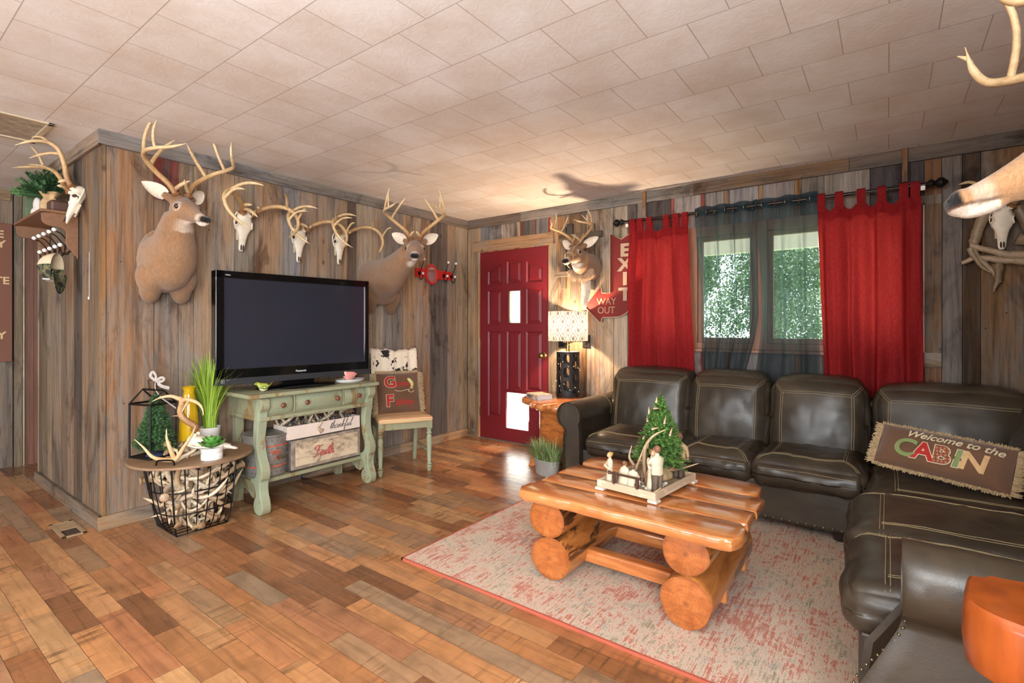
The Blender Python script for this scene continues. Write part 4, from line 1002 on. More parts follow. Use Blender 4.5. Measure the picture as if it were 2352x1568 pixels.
seat_c(3.735, 4.45, -1.30, -0.32, 8, 0.425, 'x'); seat_c(3.68, 4.45, -1.89, -1.29, 9, 0.435, 'x'); seat_c(3.70, 4.45, -2.42, -1.88, 10, 0.44, 'x')
# back cushions of the right wing
for i, (a, c) in enumerate(((-1.22, -0.42), (-1.82, -1.24), (-2.40, -1.84))):
    def lean2(p, u, v, w): p.x -= -0.10 * ((w + 1) / 2 - 0.4); return p
    b = cushion(4.36, 4.68, a, c, 0.36, 0.86, (0.05, 0.01, 0.0), 20 + i, 0.010, 0.015, 20, 0.075, fn=lean2); obj('back_cushion', weld(b), 'leather', sofa, smooth=180)
# rolled arms: profile in (outward, z), swept from the front face to the back
def arm_profile(s, n=22):
    # s = half thickness; the roll leans outward (negative)
    P = [(0.055 * 1, 0.06), (0.055, 0.30), (0.050, 0.44)]
    for k in range(n):
        a = -0.55 + (pi + 1.35) * k / (n - 1); P.append((-0.045 + 0.105 * cos(a), 0.548 + 0.105 * sin(a)))
    P += [(-0.082, 0.447), (-0.080, 0.425), (-0.092, 0.38), (-0.092, 0.20), (-0.090, 0.06)]
    return P
def arm(kind):
    Pf = arm_profile(1); b = B(); rg = []
    if kind == 'left':    # runs along y, rolled face at the front
        X = 1.905
        for y, k in ((-0.925, 0.86), (-0.945, 0.93), (-0.940, 1.0), (-0.90, 1.01), (-0.55, 1.0), (-0.08, 1.0)): rg.append([(X + px * k, y, 0.06 + (pz - 0.06) * (0.97 + 0.03 * k if k < 1 else 1)) for px, pz in Pf])
    else:                 # runs along x, front face set back towards the top
        Y = -2.515
        def fx(z): return 3.735 + 0.115 * sst(0.22, 0.46, z)
        for dx, k in ((0.02, 0.88), (0.0, 0.94), (0.012, 1.0), (0.05, 1.01), (0.40, 1.0), (0.93, 1.0)): rg.append([(fx(pz) + dx if dx < 0.1 else 3.74 + dx, Y + px * k, 0.06 + (pz - 0.06)) for px, pz in Pf])
    b.rings(rg)
    o = obj('arm', b, 'leather', sofa, smooth=50)
    nb = B(); sb = B()
    if kind == 'left':
        ptsn = cat([(X + px * 0.80, -0.945, 0.07 + (pz - 0.06) * 0.97) for px, pz in Pf], 4)
        L = 0; last = None
        for p in ptsn:
            p = Vector(p)
            if last is None or (p - last).length > 0.017:
                nb.ell(p, (0.0042, 0.004, 0.0042), n=6, m=5); last = p
        sb.tube(cat([(1.905 + 0.109 * cos(a) - 0.045, -0.42, 0.548 + 0.109 * sin(a)) for a in [-0.4 + 2.6 * k / 10 for k in range(11)]], 3), 0.0013, 4)
    else:
        last = None
        for k in range(140):
            z = 0.09 + 0.5 * k / 139; p = V(fx(z) + 0.006, Y - 0.083 - 0.022 * sst(0.42, 0.52, z), z)
            if last is None or (p - last).length > 0.02: nb.ell(p, (0.0045, 0.0045, 0.0045), n=6, m=5); last = p
        for dz in (0, 0.012): sb.tube([(4.02 + dz, Y - 0.089, 0.07), (4.02 + dz, Y - 0.0885, 0.20), (4.02 + dz, Y - 0.076, 0.33), (4.02 + dz, Y - 0.088, 0.40)], 0.0013, 4)
        sb.tube([(fx(z) + 0.045, Y - (0.090 if z < 0.3 else 0.09), z) for z in (0.08, 0.16, 0.22)], 0.0013, 4)
    n_ = obj('nailhead_trim', nb, 'brass_dark', o, smooth=180, label='row of small brass nail heads'); n_['kind'] = 'stuff'
    obj('stitching', sb, 'thread', o)
M['brass_dark'] = simple('antique nail brass', rgb(120, 104, 80), 0.3, 0.9)
arm('left'); arm('right')
nb = B()
for k in range(40): nb.ell((2.0 + 0.0435 * k, -0.897, 0.075), (0.0085, 0.005, 0.0085), n=8, m=5)
n_ = obj('nailhead_trim', nb, 'brass_dark', sofa, smooth=180, label='row of brass nail heads along the base'); n_['kind'] = 'stuff'

# ---------------------------------------------------------------- fringed pillows
def pillow(name, label, M_, w, h, th, col, fringe, cover, seed=1, group=None):
    t = thing(name, label, 'pillow', M_.translation, group=group)
    b = B(); n = 22
    def sh(u, v, sg):
        x, y = (u - 0.5) * w, (v - 0.5) * h; a = 1 - abs(2 * u - 1) ** 2.6; c = 1 - abs(2 * v - 1) ** 2.6
        z = sg * th / 2 * (max(0, a) ** 0.5) * (max(0, c) ** 0.5) + sg * 0.004 * noise.noise(V(x * 14, y * 14, seed))
        k = 1 - 0.05 * (1 - abs(2 * v - 1)); x *= 1 - 0.03 * c; y *= 1 - 0.05 * a
        return (x, y, z)
    b.grid(n, n, lambda u, v: sh(u, v, 1), None, M_).grid(n, n, lambda u, v: sh(u, v, -1), None, M_)
    cov = obj('cover', b, cover, t, smooth=180)
    fb = B(); r = random.Random(seed)
    per = []
    for i in range(110):
        u = i / 110
        for (x, y, dx, dy) in ((-w / 2 + u * w, -h / 2 * 0.96, 0, -1), (-w / 2 + u * w, h / 2 * 0.96, 0, 1), (-w / 2 * 0.98, -h / 2 + u * h, -1, 0), (w / 2 * 0.98, -h / 2 + u * h, 1, 0)):
            if dy and i % 2 and w > h * 1.5: pass
            per.append((x, y, dx, dy))
    for x, y, dx, dy in per:
        L = fringe * r.uniform(0.7, 1.15) * (0.55 if dy else 1.0); s1, s2 = r.uniform(-.4, .4), r.uniform(-.5, .5)
        p = V(x, y, r.uniform(-.004, .004)); q = p + V(dx * L * .55 + dy * s1 * L * .3, dy * L * .55 + dx * s1 * L * .3, s2 * L * .3); e = p + V(dx * L + dy * s2 * L * .5, dy * L + dx * s2 * L * .5, s1 * L * .5)
        fb.tube([p, q, e], [0.0030, 0.0034, 0.0022], 4, None, M_)
    fr = obj('fringe', fb, 'fringe', t, label='tan tasselled fringe'); fr['kind'] = 'stuff'
    return t, sh, M_
M['fringe'] = simple('tan fringe', rgb(176, 150, 112), 0.95, var=0.2, scale=60)
M['suede'] = simple('brown suede', rgb(98, 66, 44), 0.95, var=0.14, scale=6, bump=0.2, bscale=240, sheen=0.3)
for nm, c in (('ap_green', (122, 136, 82)), ('ap_red', (170, 38, 34)), ('ap_tan', (206, 166, 118)), ('ap_red2', (160, 40, 34)), ('ap_cream', (214, 198, 164))):
    M[nm] = simple('applique ' + nm[3:], rgb(*c), 0.9, var=0.08, scale=40)
def plaid():
    t = NT('plaid applique'); w = t.new('ShaderNodeTexWave'); w.inputs['Scale'].default_value = 22; t.link(t.coord((1, 1, 1)), w.inputs['Vector'])
    w2 = t.new('ShaderNodeTexWave'); w2.inputs['Scale'].default_value = 22; w2.bands_direction = 'Z'; t.link(t.coord((1, 1, 1)), w2.inputs['Vector'])
    t.base(t.ramp(t.math('MULTIPLY', w.outputs['Fac'], w2.outputs['Fac']), [(0.1, rgb(122, 60, 44)), (0.5, rgb(170, 120, 84))])); t.set(rough=0.9); return t.m
M['ap_plaid'] = plaid()
def patch_text(t, sh, PM, s, size, x, y, mat, w, h, depth=0.0012, shear=0.0, offset=0.0, sx=1.0, name='lettering', outline=None):
    for k, (off, mt, dz) in enumerate(([(offset + outline[0], outline[1], 0.0)] if outline else []) + [(offset, mat, 0.0012 if outline else 0.0)]):
        b = B(); text_b(b, s, size, TR(x, y, 0), depth, shear, off, sx)
        for i, v in enumerate(b.v):
            u_, v_ = v.x / w + 0.5, v.y / h + 0.5
            z = sh(min(1, max(0, u_)), min(1, max(0, v_)), 1)[2]
            b.v[i] = PM @ V(v.x, v.y, z + v.z + 0.0035 + dz)
        obj(name, b, mt, t)
PM = frame((4.035, -0.965, 0.585), (0.97, -0.215, -0.10), (0.0, -0.62, 0.55)) # x along width
# pillow local: x width, y height, z out of the face
def pframe(loc, right, upv):
    x = Vector(right).normalized(); y = Vector(upv); y = (y - x * y.dot(x)).normalized(); z = x.cross(y)
    m = Matrix.Identity(4)
    for i in range(3): m[i][0], m[i][1], m[i][2], m[i][3] = x[i], y[i], z[i], loc[i]
    return m
PM = pframe((4.035, -1.00, 0.585), (0.955, -0.21, -0.095), (0.02, 0.62, 0.78))
w_, h_ = 0.53, 0.235
tp, sh, _ = pillow('throw_pillow', 'brown fringed lumbar pillow reading Welcome to the CABIN on the sofa corner', PM, w_, h_, 0.13, None, 0.036, 'suede', 3)
patch_text(tp, sh, PM, 'Welcome to the', 0.056, -0.150, 0.042, 'ap_cream', w_, h_, shear=0.35, offset=0.0008, sx=0.98)
for ch, x, m, sz in (('C', -0.185, 'ap_green', .132), ('A', -0.105, 'ap_red', .122), ('B', -0.028, 'ap_plaid', .122), ('I', 0.046, 'ap_green', .122), ('N', 0.070, 'ap_tan', .128)):
    patch_text(tp, sh, PM, ch, sz, x, -0.066, m, w_, h_, offset=0.004, outline=(0.0035, 'ap_cream') if ch in 'ABI' else None, shear=0.12 if ch in 'IN' else 0.0, name='letter_patch')

# ---------------------------------------------------------------- log coffee table
def wood_mat(name, c0, c1, c2, sc, rough=0.22, coat=0.6, ring=False, bark=0.0):
    t = NT(name)
    g = t.noise(t.coord(sc), 1.0, 6, 0.6, 1.6); h = t.noise(t.coord(tuple(v * 4 for v in sc)), 1.0, 4, 0.6)
    c = t.ramp(g, [(0.25, c0), (0.5, c1), (0.78, c2)])
    c = t.mix(0.35, c, t.ramp(h, [(0.35, G(0.55)), (0.55, BW1)]), 'MULTIPLY')
    v = t.new('ShaderNodeTexVoronoi'); v.inputs['Scale'].default_value = 4.2; t.link(t.coord((1, 1, 1)), v.inputs['Vector'])
    c = t.mix(0.7, c, t.ramp(v.outputs['Distance'], [(0.03, G(0.25)), (0.09, BW1)]), 'MULTIPLY')
    if bark:
        k = t.noise(t.coord(tuple(v * 0.55 for v in sc)), 1.0, 6, 0.65, 0.6)
        c = t.mix(t.ramp(k, [(bark, G(0)), (bark + 0.035, G(0.93))]), c, rgb(58, 34, 20))
    t.base(c); t.set(rough=rough, coat=coat, coatr=0.12, spec=0.4); t.bump(t.mix(0.5, g, h), 0.22, 0.006); return t.m
M['slab_x'] = wood_mat('varnished cedar slab', rgb(156, 84, 40), rgb(200, 122, 66), rgb(222, 152, 92), (2.2, 14, 14), 0.16, 0.9)
M['log_y'] = wood_mat('varnished peeled log', rgb(116, 62, 28), rgb(176, 108, 52), rgb(206, 142, 74), (11, 2.0, 11), 0.3, 0.4, bark=0.545)
M['log_z'] = wood_mat('varnished trunk', rgb(112, 58, 26), rgb(172, 98, 46), rgb(206, 132, 68), (3, 8, 11), 0.3, 0.4, bark=0.60)
def end_mat():
    t = NT('sawn log end'); co = t.coord((1, 1, 1), 'Object'); gc = t.coord((1, 0, 1), 'Generated', loc=(-0.5, 0, -0.5))
    g = t.noise(co, 16, 5, 0.6); w = t.noise(t.coord((9, 1, 50)), 1.0, 4, 0.6)
    ln_ = t.new('ShaderNodeVectorMath'); ln_.operation = 'LENGTH'; t.link(gc, ln_.inputs[0])
    rn = t.math('SINE', t.math('ADD', t.math('MULTIPLY', ln_.outputs['Value'], 95.0), t.math('MULTIPLY', g, 9.0)))
    sx_ = t.new('ShaderNodeSeparateXYZ'); t.link(gc, sx_.inputs[0]); an = t.math('ARCTAN2', sx_.outputs['Z'], sx_.outputs['X'])
    ck = t.noise(t.math('ADD', t.math('MULTIPLY', an, 2.2), t.math('MULTIPLY', g, 0.6)), 1.6, 2, 0.5)
    c = t.ramp(g, [(0.3, rgb(158, 84, 36)), (0.55, rgb(188, 108, 54)), (0.8, rgb(206, 130, 72))]); c = t.mix(0.6, c, t.ramp(w, [(0.35, G(0.6)), (0.6, BW1)]), 'MULTIPLY')
    c = t.mix(0.22, c, t.ramp(rn, [(0.2, G(0.62)), (0.7, BW1)]), 'MULTIPLY')
    c = t.mix(0.3, c, t.ramp(ck, [(0.485, BW1), (0.5, G(0.35)), (0.515, BW1)]), 'MULTIPLY'); c = t.mix(0.6, c, t.ramp(ln_.outputs['Value'], [(0.02, G(0.35)), (0.07, BW1), (0.42, BW1), (0.5, G(0.62))]), 'MULTIPLY')
    t.base(c); t.set(rough=0.3, coat=0.3); t.bump(w, 0.15, 0.003); return t.m
M['log_end'] = end_mat()
ct = thing('coffee_table', 'varnished orange log coffee table with four live-edge slabs on the rug', 'table', (2.89, -1.9, 0))
def log(x, z, y0, y1, rad, seed, parent, mat='log_y'):
    r = random.Random(seed); ph = [r.uniform(0, 6.3) for _ in range(6)]
    n = 32; rg = []
    ys = [y0 + 0.0, y0 + 0.006, y0 + 0.02] + [y0 + (y1 - y0) * k / 14 for k in range(1, 14)] + [y1 - 0.02, y1 - 0.006, y1]
    for j, y in enumerate(ys):
        ed = 0.965 if j in (0, len(ys) - 1) else (0.99 if j in (1, len(ys) - 2) else 1.0)
        tt = (y - y0) / (y1 - y0)
        rg.append([(x + (rad * ed * (1 + 0.035 * sin(2 * a + ph[0]) + 0.02 * sin(3 * a + ph[1]) + 0.02 * sin(5 * a + ph[2] + y * 6) + 0.02 * noise.noise(V(cos(a) * 2, sin(a) * 2, y * 5 + seed)))) * cos(a), y,
                    z + (rad * ed * (1 + 0.035 * sin(2 * a + ph[0]) + 0.02 * sin(3 * a + ph[1]))) * sin(a)) for a in [2 * pi * k / n for k in range(n)]])
    lg = obj('log', B().rings(rg, caps=False), mat, parent, smooth=60)
    for k, q in enumerate((rg[0], rg[-1])):
        cx_ = sum(p[0] for p in q) / n; cz_ = sum(p[2] for p in q) / n; e = B()
        rr = [[(cx_ + (p[0] - cx_) * f, q[0][1] + (-1 if k == 0 else 1) * 0.002 * (1 - f), cz_ + (p[2] - cz_) * f) for p in q] for f in (1.0, 0.7, 0.35, 0.02)]
        e.rings(rr, caps=False).add(rr[-1], [tuple(range(n))]); obj('sawn_end', e, 'log_end', lg, smooth=50)
    return lg
log(2.515, 0.117, -2.235, -1.50, 0.107, 1, ct); log(3.165, 0.118, -2.245, -1.50, 0.108, 2, ct)
log(2.50, 0.308, -2.245, -1.50, 0.098, 3, ct); log(3.160, 0.312, -2.235, -1.50, 0.095, 4, ct)
for y in (-2.03, -1.68):
    b = B().box(2.40, 3.275, y - 0.030, y + 0.030, 0.062, 0.128); obj('stretcher', b, 'slab_x', ct, bevel=0.010, seg=3)
def slab(x0, x1, y0, y1, z0, z1, seed, amp0, amp1, parent, mat='slab_x', tipl=0.05, tipr=0.05, name='slab'):
    """live-edge plank along x: wavy long edges, rounded ends"""
    n = 40; lo, hi = [], []
    for k in range(n + 1):
        u = k / n; x = x0 + (x1 - x0) * u
        e = (1 - (max(0, (tipl - u) / tipl)) ** 2) ** 0.5 if u < tipl else ((1 - (max(0, (u - 1 + tipr) / tipr)) ** 2) ** 0.5 if u > 1 - tipr else 1)
        a = y0 + amp0 * (noise.noise(V(x * 3.2, seed, 0)) + 0.35 * noise.noise(V(x * 11, seed, 1))); c = y1 + amp1 * (noise.noise(V(x * 3.2, seed, 5)) + 0.3 * noise.noise(V(x * 11, seed, 6)))
        m = (a + c) / 2; rd = 0.45 if tipl > 0.03 or tipr > 0.03 else 0.85; lo.append((x, m + (a - m) * (rd + (1 - rd) * e) if e < 1 else a)); hi.append((x, m + (c - m) * (rd + (1 - rd) * e) if e < 1 else c))
    poly = lo + hi[::-1]; b = B(); cx_ = (x0 + x1) / 2; cy_ = (y0 + y1) / 2
    def ring(z, ins):
        out = []
        L = len(poly)
        for i, (x, y) in enumerate(poly):
            px, py = poly[i - 1]; qx, qy = poly[(i + 1) % L]; tx, ty = qx - px, qy - py; l = sqrt(tx * tx + ty * ty) or 1
            out.append((x - ty / l * ins, y + tx / l * ins, z))
        return out
    hh = z1 - z0
    b.rings([ring(z0, 0.010), ring(z0 + hh * 0.12, 0.003), ring(z0 + hh * 0.4, -0.002), ring(z0 + hh * 0.75, 0.0), ring(z1 - hh * 0.10, 0.002), ring(z1 - 0.0012, 0.005), ring(z1, 0.009)])
    return obj(name, b, mat, parent, smooth=40)
slab(2.375, 3.385, -2.335, -2.143, 0.402, 0.452, 3, 0.018, 0.012, ct, tipl=0.05, tipr=0.05)
slab(2.395, 3.372, -2.138, -1.968, 0.405, 0.450, 7, 0.008, 0.010, ct, tipl=0.02, tipr=0.02)
slab(2.390, 3.372, -1.964, -1.762, 0.403, 0.449, 12, 0.006, 0.004, ct, tipl=0.02, tipr=0.03)
slab(2.395, 3.330, -1.757, -1.530, 0.402, 0.450, 17, 0.016, 0.024, ct, tipl=0.10, tipr=0.12)

# ---------------------------------------------------------------- live-edge end table by the door with lamp, book and planter
et = thing('end_table', 'live-edge trunk end table between the red door and the sofa arm', 'table', (1.42, -0.45, 0))
ETZ = 0.592
poly = cat([(1.13, -0.50), (1.07, -0.30), (1.04, -0.12), (1.12, -0.06), (1.35, -0.045), (1.60, -0.05), (1.70, -0.20), (1.745, -0.50), (1.75, -0.78), (1.66, -0.845), (1.60, -0.80), (1.56, -0.86), (1.48, -0.83), (1.44, -0.76), (1.40, -0.79), (1.36, -0.72), (1.28, -0.66), (1.18, -0.60), (1.13, -0.50)], 4)[:-1]
poly = [(p[0], p[1]) for p in poly]
b = B(); L = len(poly)
def ringp(z, ins):
    out = []
    for i, (x, y) in enumerate(poly):
        px, py = poly[i - 1]; qx, qy = poly[(i + 1) % L]; tx, ty = qx - px, qy - py; l = sqrt(tx * tx + ty * ty) or 1
        out.append((x + ty / l * ins, y - tx / l * ins, z))
    return out
b.rings([ringp(ETZ - 0.052, 0.016), ringp(ETZ - 0.04, 0.003), ringp(ETZ - 0.022, 0.0), ringp(ETZ - 0.006, 0.004), ringp(ETZ, 0.012)])
obj('tabletop', b, 'slab_x', et, smooth=40)
b = B(); rg = []
for z, k in ((0.10, 1.0), (0.14, 1.02), (0.3, 1.0), (0.45, 0.97), (0.545, 1.0)):
    rg.append([(x + 0.006 * noise.noise(V(x * 9, z * 14, 2)), y + 0.012 * noise.noise(V(x * 12, z * 12, 0)), z) for x, y in ((1.345, -0.55), (1.352, -0.575), (1.38, -0.60), (1.46, -0.625), (1.55, -0.64), (1.64, -0.65), (1.66, -0.63), (1.66, -0.30), (1.64, -0.22), (1.50, -0.20), (1.38, -0.22), (1.35, -0.30))])
obj('trunk', b.rings(rg), 'log_z', et, smooth=50, label='orange varnished trunk block')
for (x0, y0, x1, y1) in ((1.36, -0.50, 1.29, -0.585), (1.62, -0.56, 1.70, -0.66), (1.36, -0.26, 1.28, -0.18), (1.62, -0.26, 1.69, -0.18)):
    b = B(); b.rings([[(lerp(x0, x1, t) + a, lerp(y0, y1, t) + c, lerp(0.22, 0.0, t)) for a, c in ((-.03, -.03), (.03, -.03), (.03, .03), (-.03, .03))] for t in (0, 0.5, 1)]); obj('leg', b, 'slab_x', et, bevel=0.006)
obj('apron', B().box(1.42, 1.72, -0.40, -0.34, ETZ - 0.10, ETZ - 0.052), 'slab_x', et, bevel=0.004)

# trunk slab close to the camera at the lower right
M['slab_near'] = wood_mat('bright varnished slab', rgb(116, 52, 18), rgb(158, 74, 24), rgb(176, 92, 38), (5, 5, 1.6), 0.35, 0.3, bark=0.66)
ts = thing('slab_table', 'bright orange varnished slab table end beside the near sofa arm, cut by the picture corner', 'table', (4.3, -2.9, 0))
poly = [(p[0], p[1]) for p in cat([(3.958, -2.80), (3.95, -2.85), (3.945, -2.91), (3.965, -2.955), (4.01, -2.985), (4.10, -3.01), (4.30, -3.03), (4.60, -3.02), (4.70, -2.95), (4.70, -2.80), (4.55, -2.735), (4.30, -2.725), (4.12, -2.735), (4.04, -2.750), (4.0, -2.752), (3.985, -2.772), (3.965, -2.775), (3.958, -2.80)], 4)[:-1]]
L = len(poly); b = B().rings([[(x, y, z) for x, y, z in ringp(z, -i * 1.0)] for z, i in ((0.545, 0.010), (0.552, 0.003), (0.60, -0.002), (0.655, 0.0), (0.672, 0.002), (0.678, 0.008))])
obj('tabletop', b, 'slab_near', ts, smooth=40)
for x in (4.35, 4.6): log_ = None
b = B(); b.lathe([(0.10, 0.0), (0.10, 0.3), (0.09, 0.55)], 24, TR(4.45, -2.88, 0)); obj('pedestal', b, 'log_z', ts, smooth=50)
# ---------------------------------------------------------------- painted console table
def distressed(name, base, worn, amt=0.60, sc=(9, 9, 9)):
    t = NT(name); co = t.coord((1, 1, 1)); n = t.noise(t.coord(sc), 1.0, 7, 0.7, 0.6); g = t.noise(t.coord((50, 50, 4)), 1.0, 4)
    ge = t.new('ShaderNodeNewGeometry'); pt = t.ramp(ge.outputs['Pointiness'], [(0.50, G(0)), (0.56, G(0.5))])
    f = t.math('ADD', t.ramp(n, [(amt, G(0)), (amt + 0.07, G(0.85))]), pt)
    c = t.mix(0.4, base, t.ramp(g, [(0.3, G(0.78)), (0.6, BW1)]), 'MULTIPLY'); t.base(t.mix(t.math('MINIMUM', f, 0.9), c, worn)); t.set(rough=0.6, spec=0.2)
    t.bump(n, 0.1, 0.003); return t.m
M['sage'] = distressed('sage green distressed paint', rgb(156, 172, 146), rgb(132, 100, 58), 0.55, (8, 8, 5))
con = thing('console_table', 'distressed sage green console table with scrolled legs carrying the television', 'table', (0.3, -2.2, 0))
obj('tabletop', B().box(0.045, 0.575, -2.715, -1.700, 0.765, 0.792), 'sage', con, bevel=0.006, seg=3)
b = B().box(0.09, 0.505, -2.625, -1.755, 0.632, 0.765); obj('case', b, 'sage', con, bevel=0.003)
obj('moulding', B().box(0.085, 0.535, -2.632, -1.748, 0.605, 0.635), 'sage', con, bevel=0.008, seg=3)
for a, c in ((-2.590, -2.392), (-2.372, -1.998), (-1.984, -1.790)):
    b = B(); rg = []
    for y, k in ((a, 0.0), (a + 0.006, 0.8), (a + 0.02, 1.0), (c - 0.02, 1.0), (c - 0.006, 0.8), (c, 0.0)):
        rg.append([(0.505 + (0.026 * k + 0.002) * (cos(pi * (u - 0.5)) ** 0.7 if 0 < u < 1 else 0.15), y, 0.642 + 0.117 * u) for u in [i / 12 for i in range(13)]] + [(0.500, y, 0.759), (0.500, y, 0.642)])
    d = obj('drawer', b.rings(rg), 'sage', con, smooth=40)
    ks = [(a + c) / 2] if c - a < 0.25 else [a + 0.07, c - 0.07]
    if c - a < 0.25: ks = [a + 0.11] if a < -2.5 else [c - 0.08]
    for y in ks: obj('knob', B().lathe([(0.006, 0), (0.007, 0.010), (0.016, 0.016), (0.018, 0.022), (0.014, 0.029), (0.0, 0.031)], 18, Matrix.Translation((0.530, y, 0.700)) @ Matrix.Rotation(pi / 2, 4, 'Y')), 'knob_br', d, smooth=60) if 'knob_br' in M else None
M['knob_br'] = simple('brown wooden knob', rgb(112, 62, 42), 0.4, var=0.15)
for d in [o for o in con.children if o.name.startswith('drawer')]:
    ys = [v.co.y for v in d.data.vertices]; a, c = min(ys) - 2.2 * 0, max(ys)
    a += con.location.y; c += con.location.y
    ks = [a + 0.11] if a < -2.5 else ([c - 0.08] if c > -1.85 else [a + 0.068, c - 0.062])
    for y in ks: obj('knob', B().lathe([(0.006, 0), (0.007, 0.010), (0.016, 0.016), (0.018, 0.022), (0.014, 0.029), (0.0, 0.031)], 18, Matrix.Translation((0.530, y, 0.700)) @ Matrix.Rotation(pi / 2, 4, 'Y')), 'knob_br', d, smooth=60)
for y in (-2.382, -1.991): obj('pilaster', B().box(0.500, 0.522, y - 0.006, y + 0.006, 0.640, 0.762), 'sage', con, bevel=0.004)
prof = [(.500, .770), (.535, .765), (.560, .750), (.568, .72), (.560, .69), (.535, .66), (.532, .615), (.520, .56), (.510, .50), (.512, .44), (.528, .38), (.556, .33), (.572, .285), (.566, .24), (.548, .215), (.545, .165), (.552, .13), (.568, .095), (.578, .05), (.566, .012), (.535, .0), (.500, .002), (.472, .02), (.462, .06), (.474, .095), (.494, .115), (.488, .15), (.465, .185), (.425, .205), (.432, .225), (.462, .230), (.492, .25), (.505, .29), (.490, .345), (.468, .41), (.458, .48), (.460, .55), (.470, .62), (.485, .69)]
prof = [(p[0], p[1]) for p in cat(prof + [prof[0]], 3)[:-1]]
XZ = Matrix(((1, 0, 0, 0), (0, 0, 1, 0), (0, 1, 0, 0), (0, 0, 0, 1)))
for y in (-2.640, -1.790): obj('scrolled_leg', B().prism(prof, y, y + 0.062, XZ), 'sage', con, bevel=0.006)
for y in (-2.60, -1.79): obj('back_leg', B().box(0.085, 0.140, y, y + 0.055, 0, 0.64), 'sage', con, bevel=0.003)
obj('shelf', B().box(0.10, 0.470, -2.60, -1.77, 0.180, 0.205), 'sage', con, bevel=0.003)
for y in (-2.62, -1.785):
    br = [(0.10, 0.19), (0.10, 0.13), (0.22, 0.128), (0.30, 0.135), (0.35, 0.125), (0.40, 0.09), (0.44, 0.085), (0.49, 0.12), (0.49, 0.20)]
    obj('side_bracket', B().prism(br, y, y + 0.025, XZ), 'sage', con, bevel=0.003)

# ---------------------------------------------------------------- television
TV = TR(0.345, -2.25, 0.846, rz=radians(-5))
tv = thing('television', 'large black flat screen television on the sage console table', 'television', (0.345, -2.25, 0.8))
hw = 0.565; tvh = 0.752
b = B(); 
for q in ((-hw, -hw + 0.050, 0.0, tvh), (hw - 0.035, hw, 0.0, tvh), (-hw, hw, 0.0, 0.105), (-hw, hw, tvh - 0.048, tvh)): b.box(-0.045, 0.038, q[0], q[1], q[2], q[3], None, TV)
obj('bezel', b, 'black_plastic', tv, bevel=0.003)
obj('casing', B().box(-0.095, -0.045, -hw + 0.02, hw - 0.02, 0.03, tvh - 0.02, None, TV), simple('matte black casing', rgb(18, 18, 19), 0.6), tv, bevel=0.01)
M['screen'] = simple('dark screen glass', rgb(40, 41, 50), 0.07, var=0.03, scale=2, coat=0.5)
obj('screen', B().box(0.020, 0.027, -hw + 0.048, hw - 0.033, 0.103, tvh - 0.046, None, TV), 'screen', tv)
obj('speaker_bar', B().box(0.0, 0.041, -hw, hw, 0.0, 0.042, None, TV), simple('charcoal speaker cloth', rgb(40, 40, 42), 0.5, var=0.2, scale=200), tv, bevel=0.002)
def yz(o, M0, y, z, x): # text frame: x axis along +y of the set, y axis up, facing +x
    m = Matrix(((0, 0, 1, x), (1, 0, 0, y), (0, 1, 0, z), (0, 0, 0, 1))); return M0 @ m
lt = simple('silver lettering', rgb(196, 198, 202), 0.4)
b = B(); text_b(b, 'Panasonic', 0.020, yz(0, TV, 0.0, 0.058, 0.0385), 0.0004, offset=0.0004, align='CENTER'); obj('brand_lettering', b, lt, tv)
b = B(); text_b(b, 'VIERA', 0.013, yz(0, TV, -hw + 0.055, tvh - 0.032, 0.0385), 0.0003); obj('brand_lettering', b, lt, tv)
b = B(); P0 = (-hw + 0.03, 0.014)
for q in ((0, 0.020, 0, 0.0012), (0, 0.020, 0.0188, 0.02), (0, 0.0012, 0, 0.02), (0.0188, 0.02, 0, 0.02)): b.box(0.041, 0.0416, P0[0] + q[0], P0[0] + q[1], P0[1] + q[2], P0[1] + q[3], None, TV)
text_b(b, '5', 0.012, yz(0, TV, P0[0] + 0.006, P0[1] + 0.006, 0.0412), 0.0003); b.box(0.041, 0.0416, P0[0] + 0.03, P0[0] + 0.05, 0.031, 0.0322, None, TV); obj('energy_badge', b, lt, tv)
b = B(); b.lathe([(0.0, -0.050), (1.0, -0.050), (1.0, -0.044), (0.82, -0.036), (0.25, -0.026), (0.0, -0.026)], 40, TV @ Matrix.Diagonal((0.155, 0.30, 1, 1))); b.box(-0.05, 0.0, -0.12, 0.12, -0.03, 0.03, None, TV); obj('stand', b, 'black_plastic', tv, smooth=40)

# birds on the console
def bird(name, label, loc, rz, s, cb, cw, tail_up=0.6, hollow=False):
    T0 = TR(*loc, rz=rz, s=s); t = thing(name, label, 'figurine', loc)
    b = B(); path = [(-0.060, .010, .060 + .02 * tail_up, .006), (-0.045, .014, .048, .011), (-0.025, .0, .037, .024), (0.0, 0, .032, .031), (0.022, 0, .036, .029), (0.036, 0, .050, .021), (0.044, 0, .056, .015), (0.054, 0, .058, .008), (0.064, 0, .055, .0015)]
    P = cat(path, 4); rg = [[(p[0], p[3] * cos(a) * (0.9 if p[0] > -.03 else 1.2), p[2] + p[3] * sin(a) * (1 if p[0] > -.03 else 0.5)) for a in [2 * pi * k / 16 for k in range(16)]] for p in P]
    b.rings(rg, (lambda p: mixc(cb, cw, sst(0.030, 0.012, p.z) if not callable(cb) else 0)), T0)
    o = obj('body', b, 'glaze', t, smooth=180)
    return t, T0
gl = NT('coloured glaze'); gl.base(gl.mix(0.5, gl.attr(), gl.ramp(gl.noise(gl.coord((1, 1, 1)), 40, 4), [(0.3, G(0.7)), (0.65, BW1)]), 'MULTIPLY')); gl.set(rough=0.12, coat=0.7); M['glaze'] = gl.m
t, T0 = bird('bird_figurine', 'small glazed green bird figurine at the left end of the console top', (0.425, -2.55, 0.791), radians(-125), 0.92, rgb(150, 158, 58), rgb(226, 222, 190))
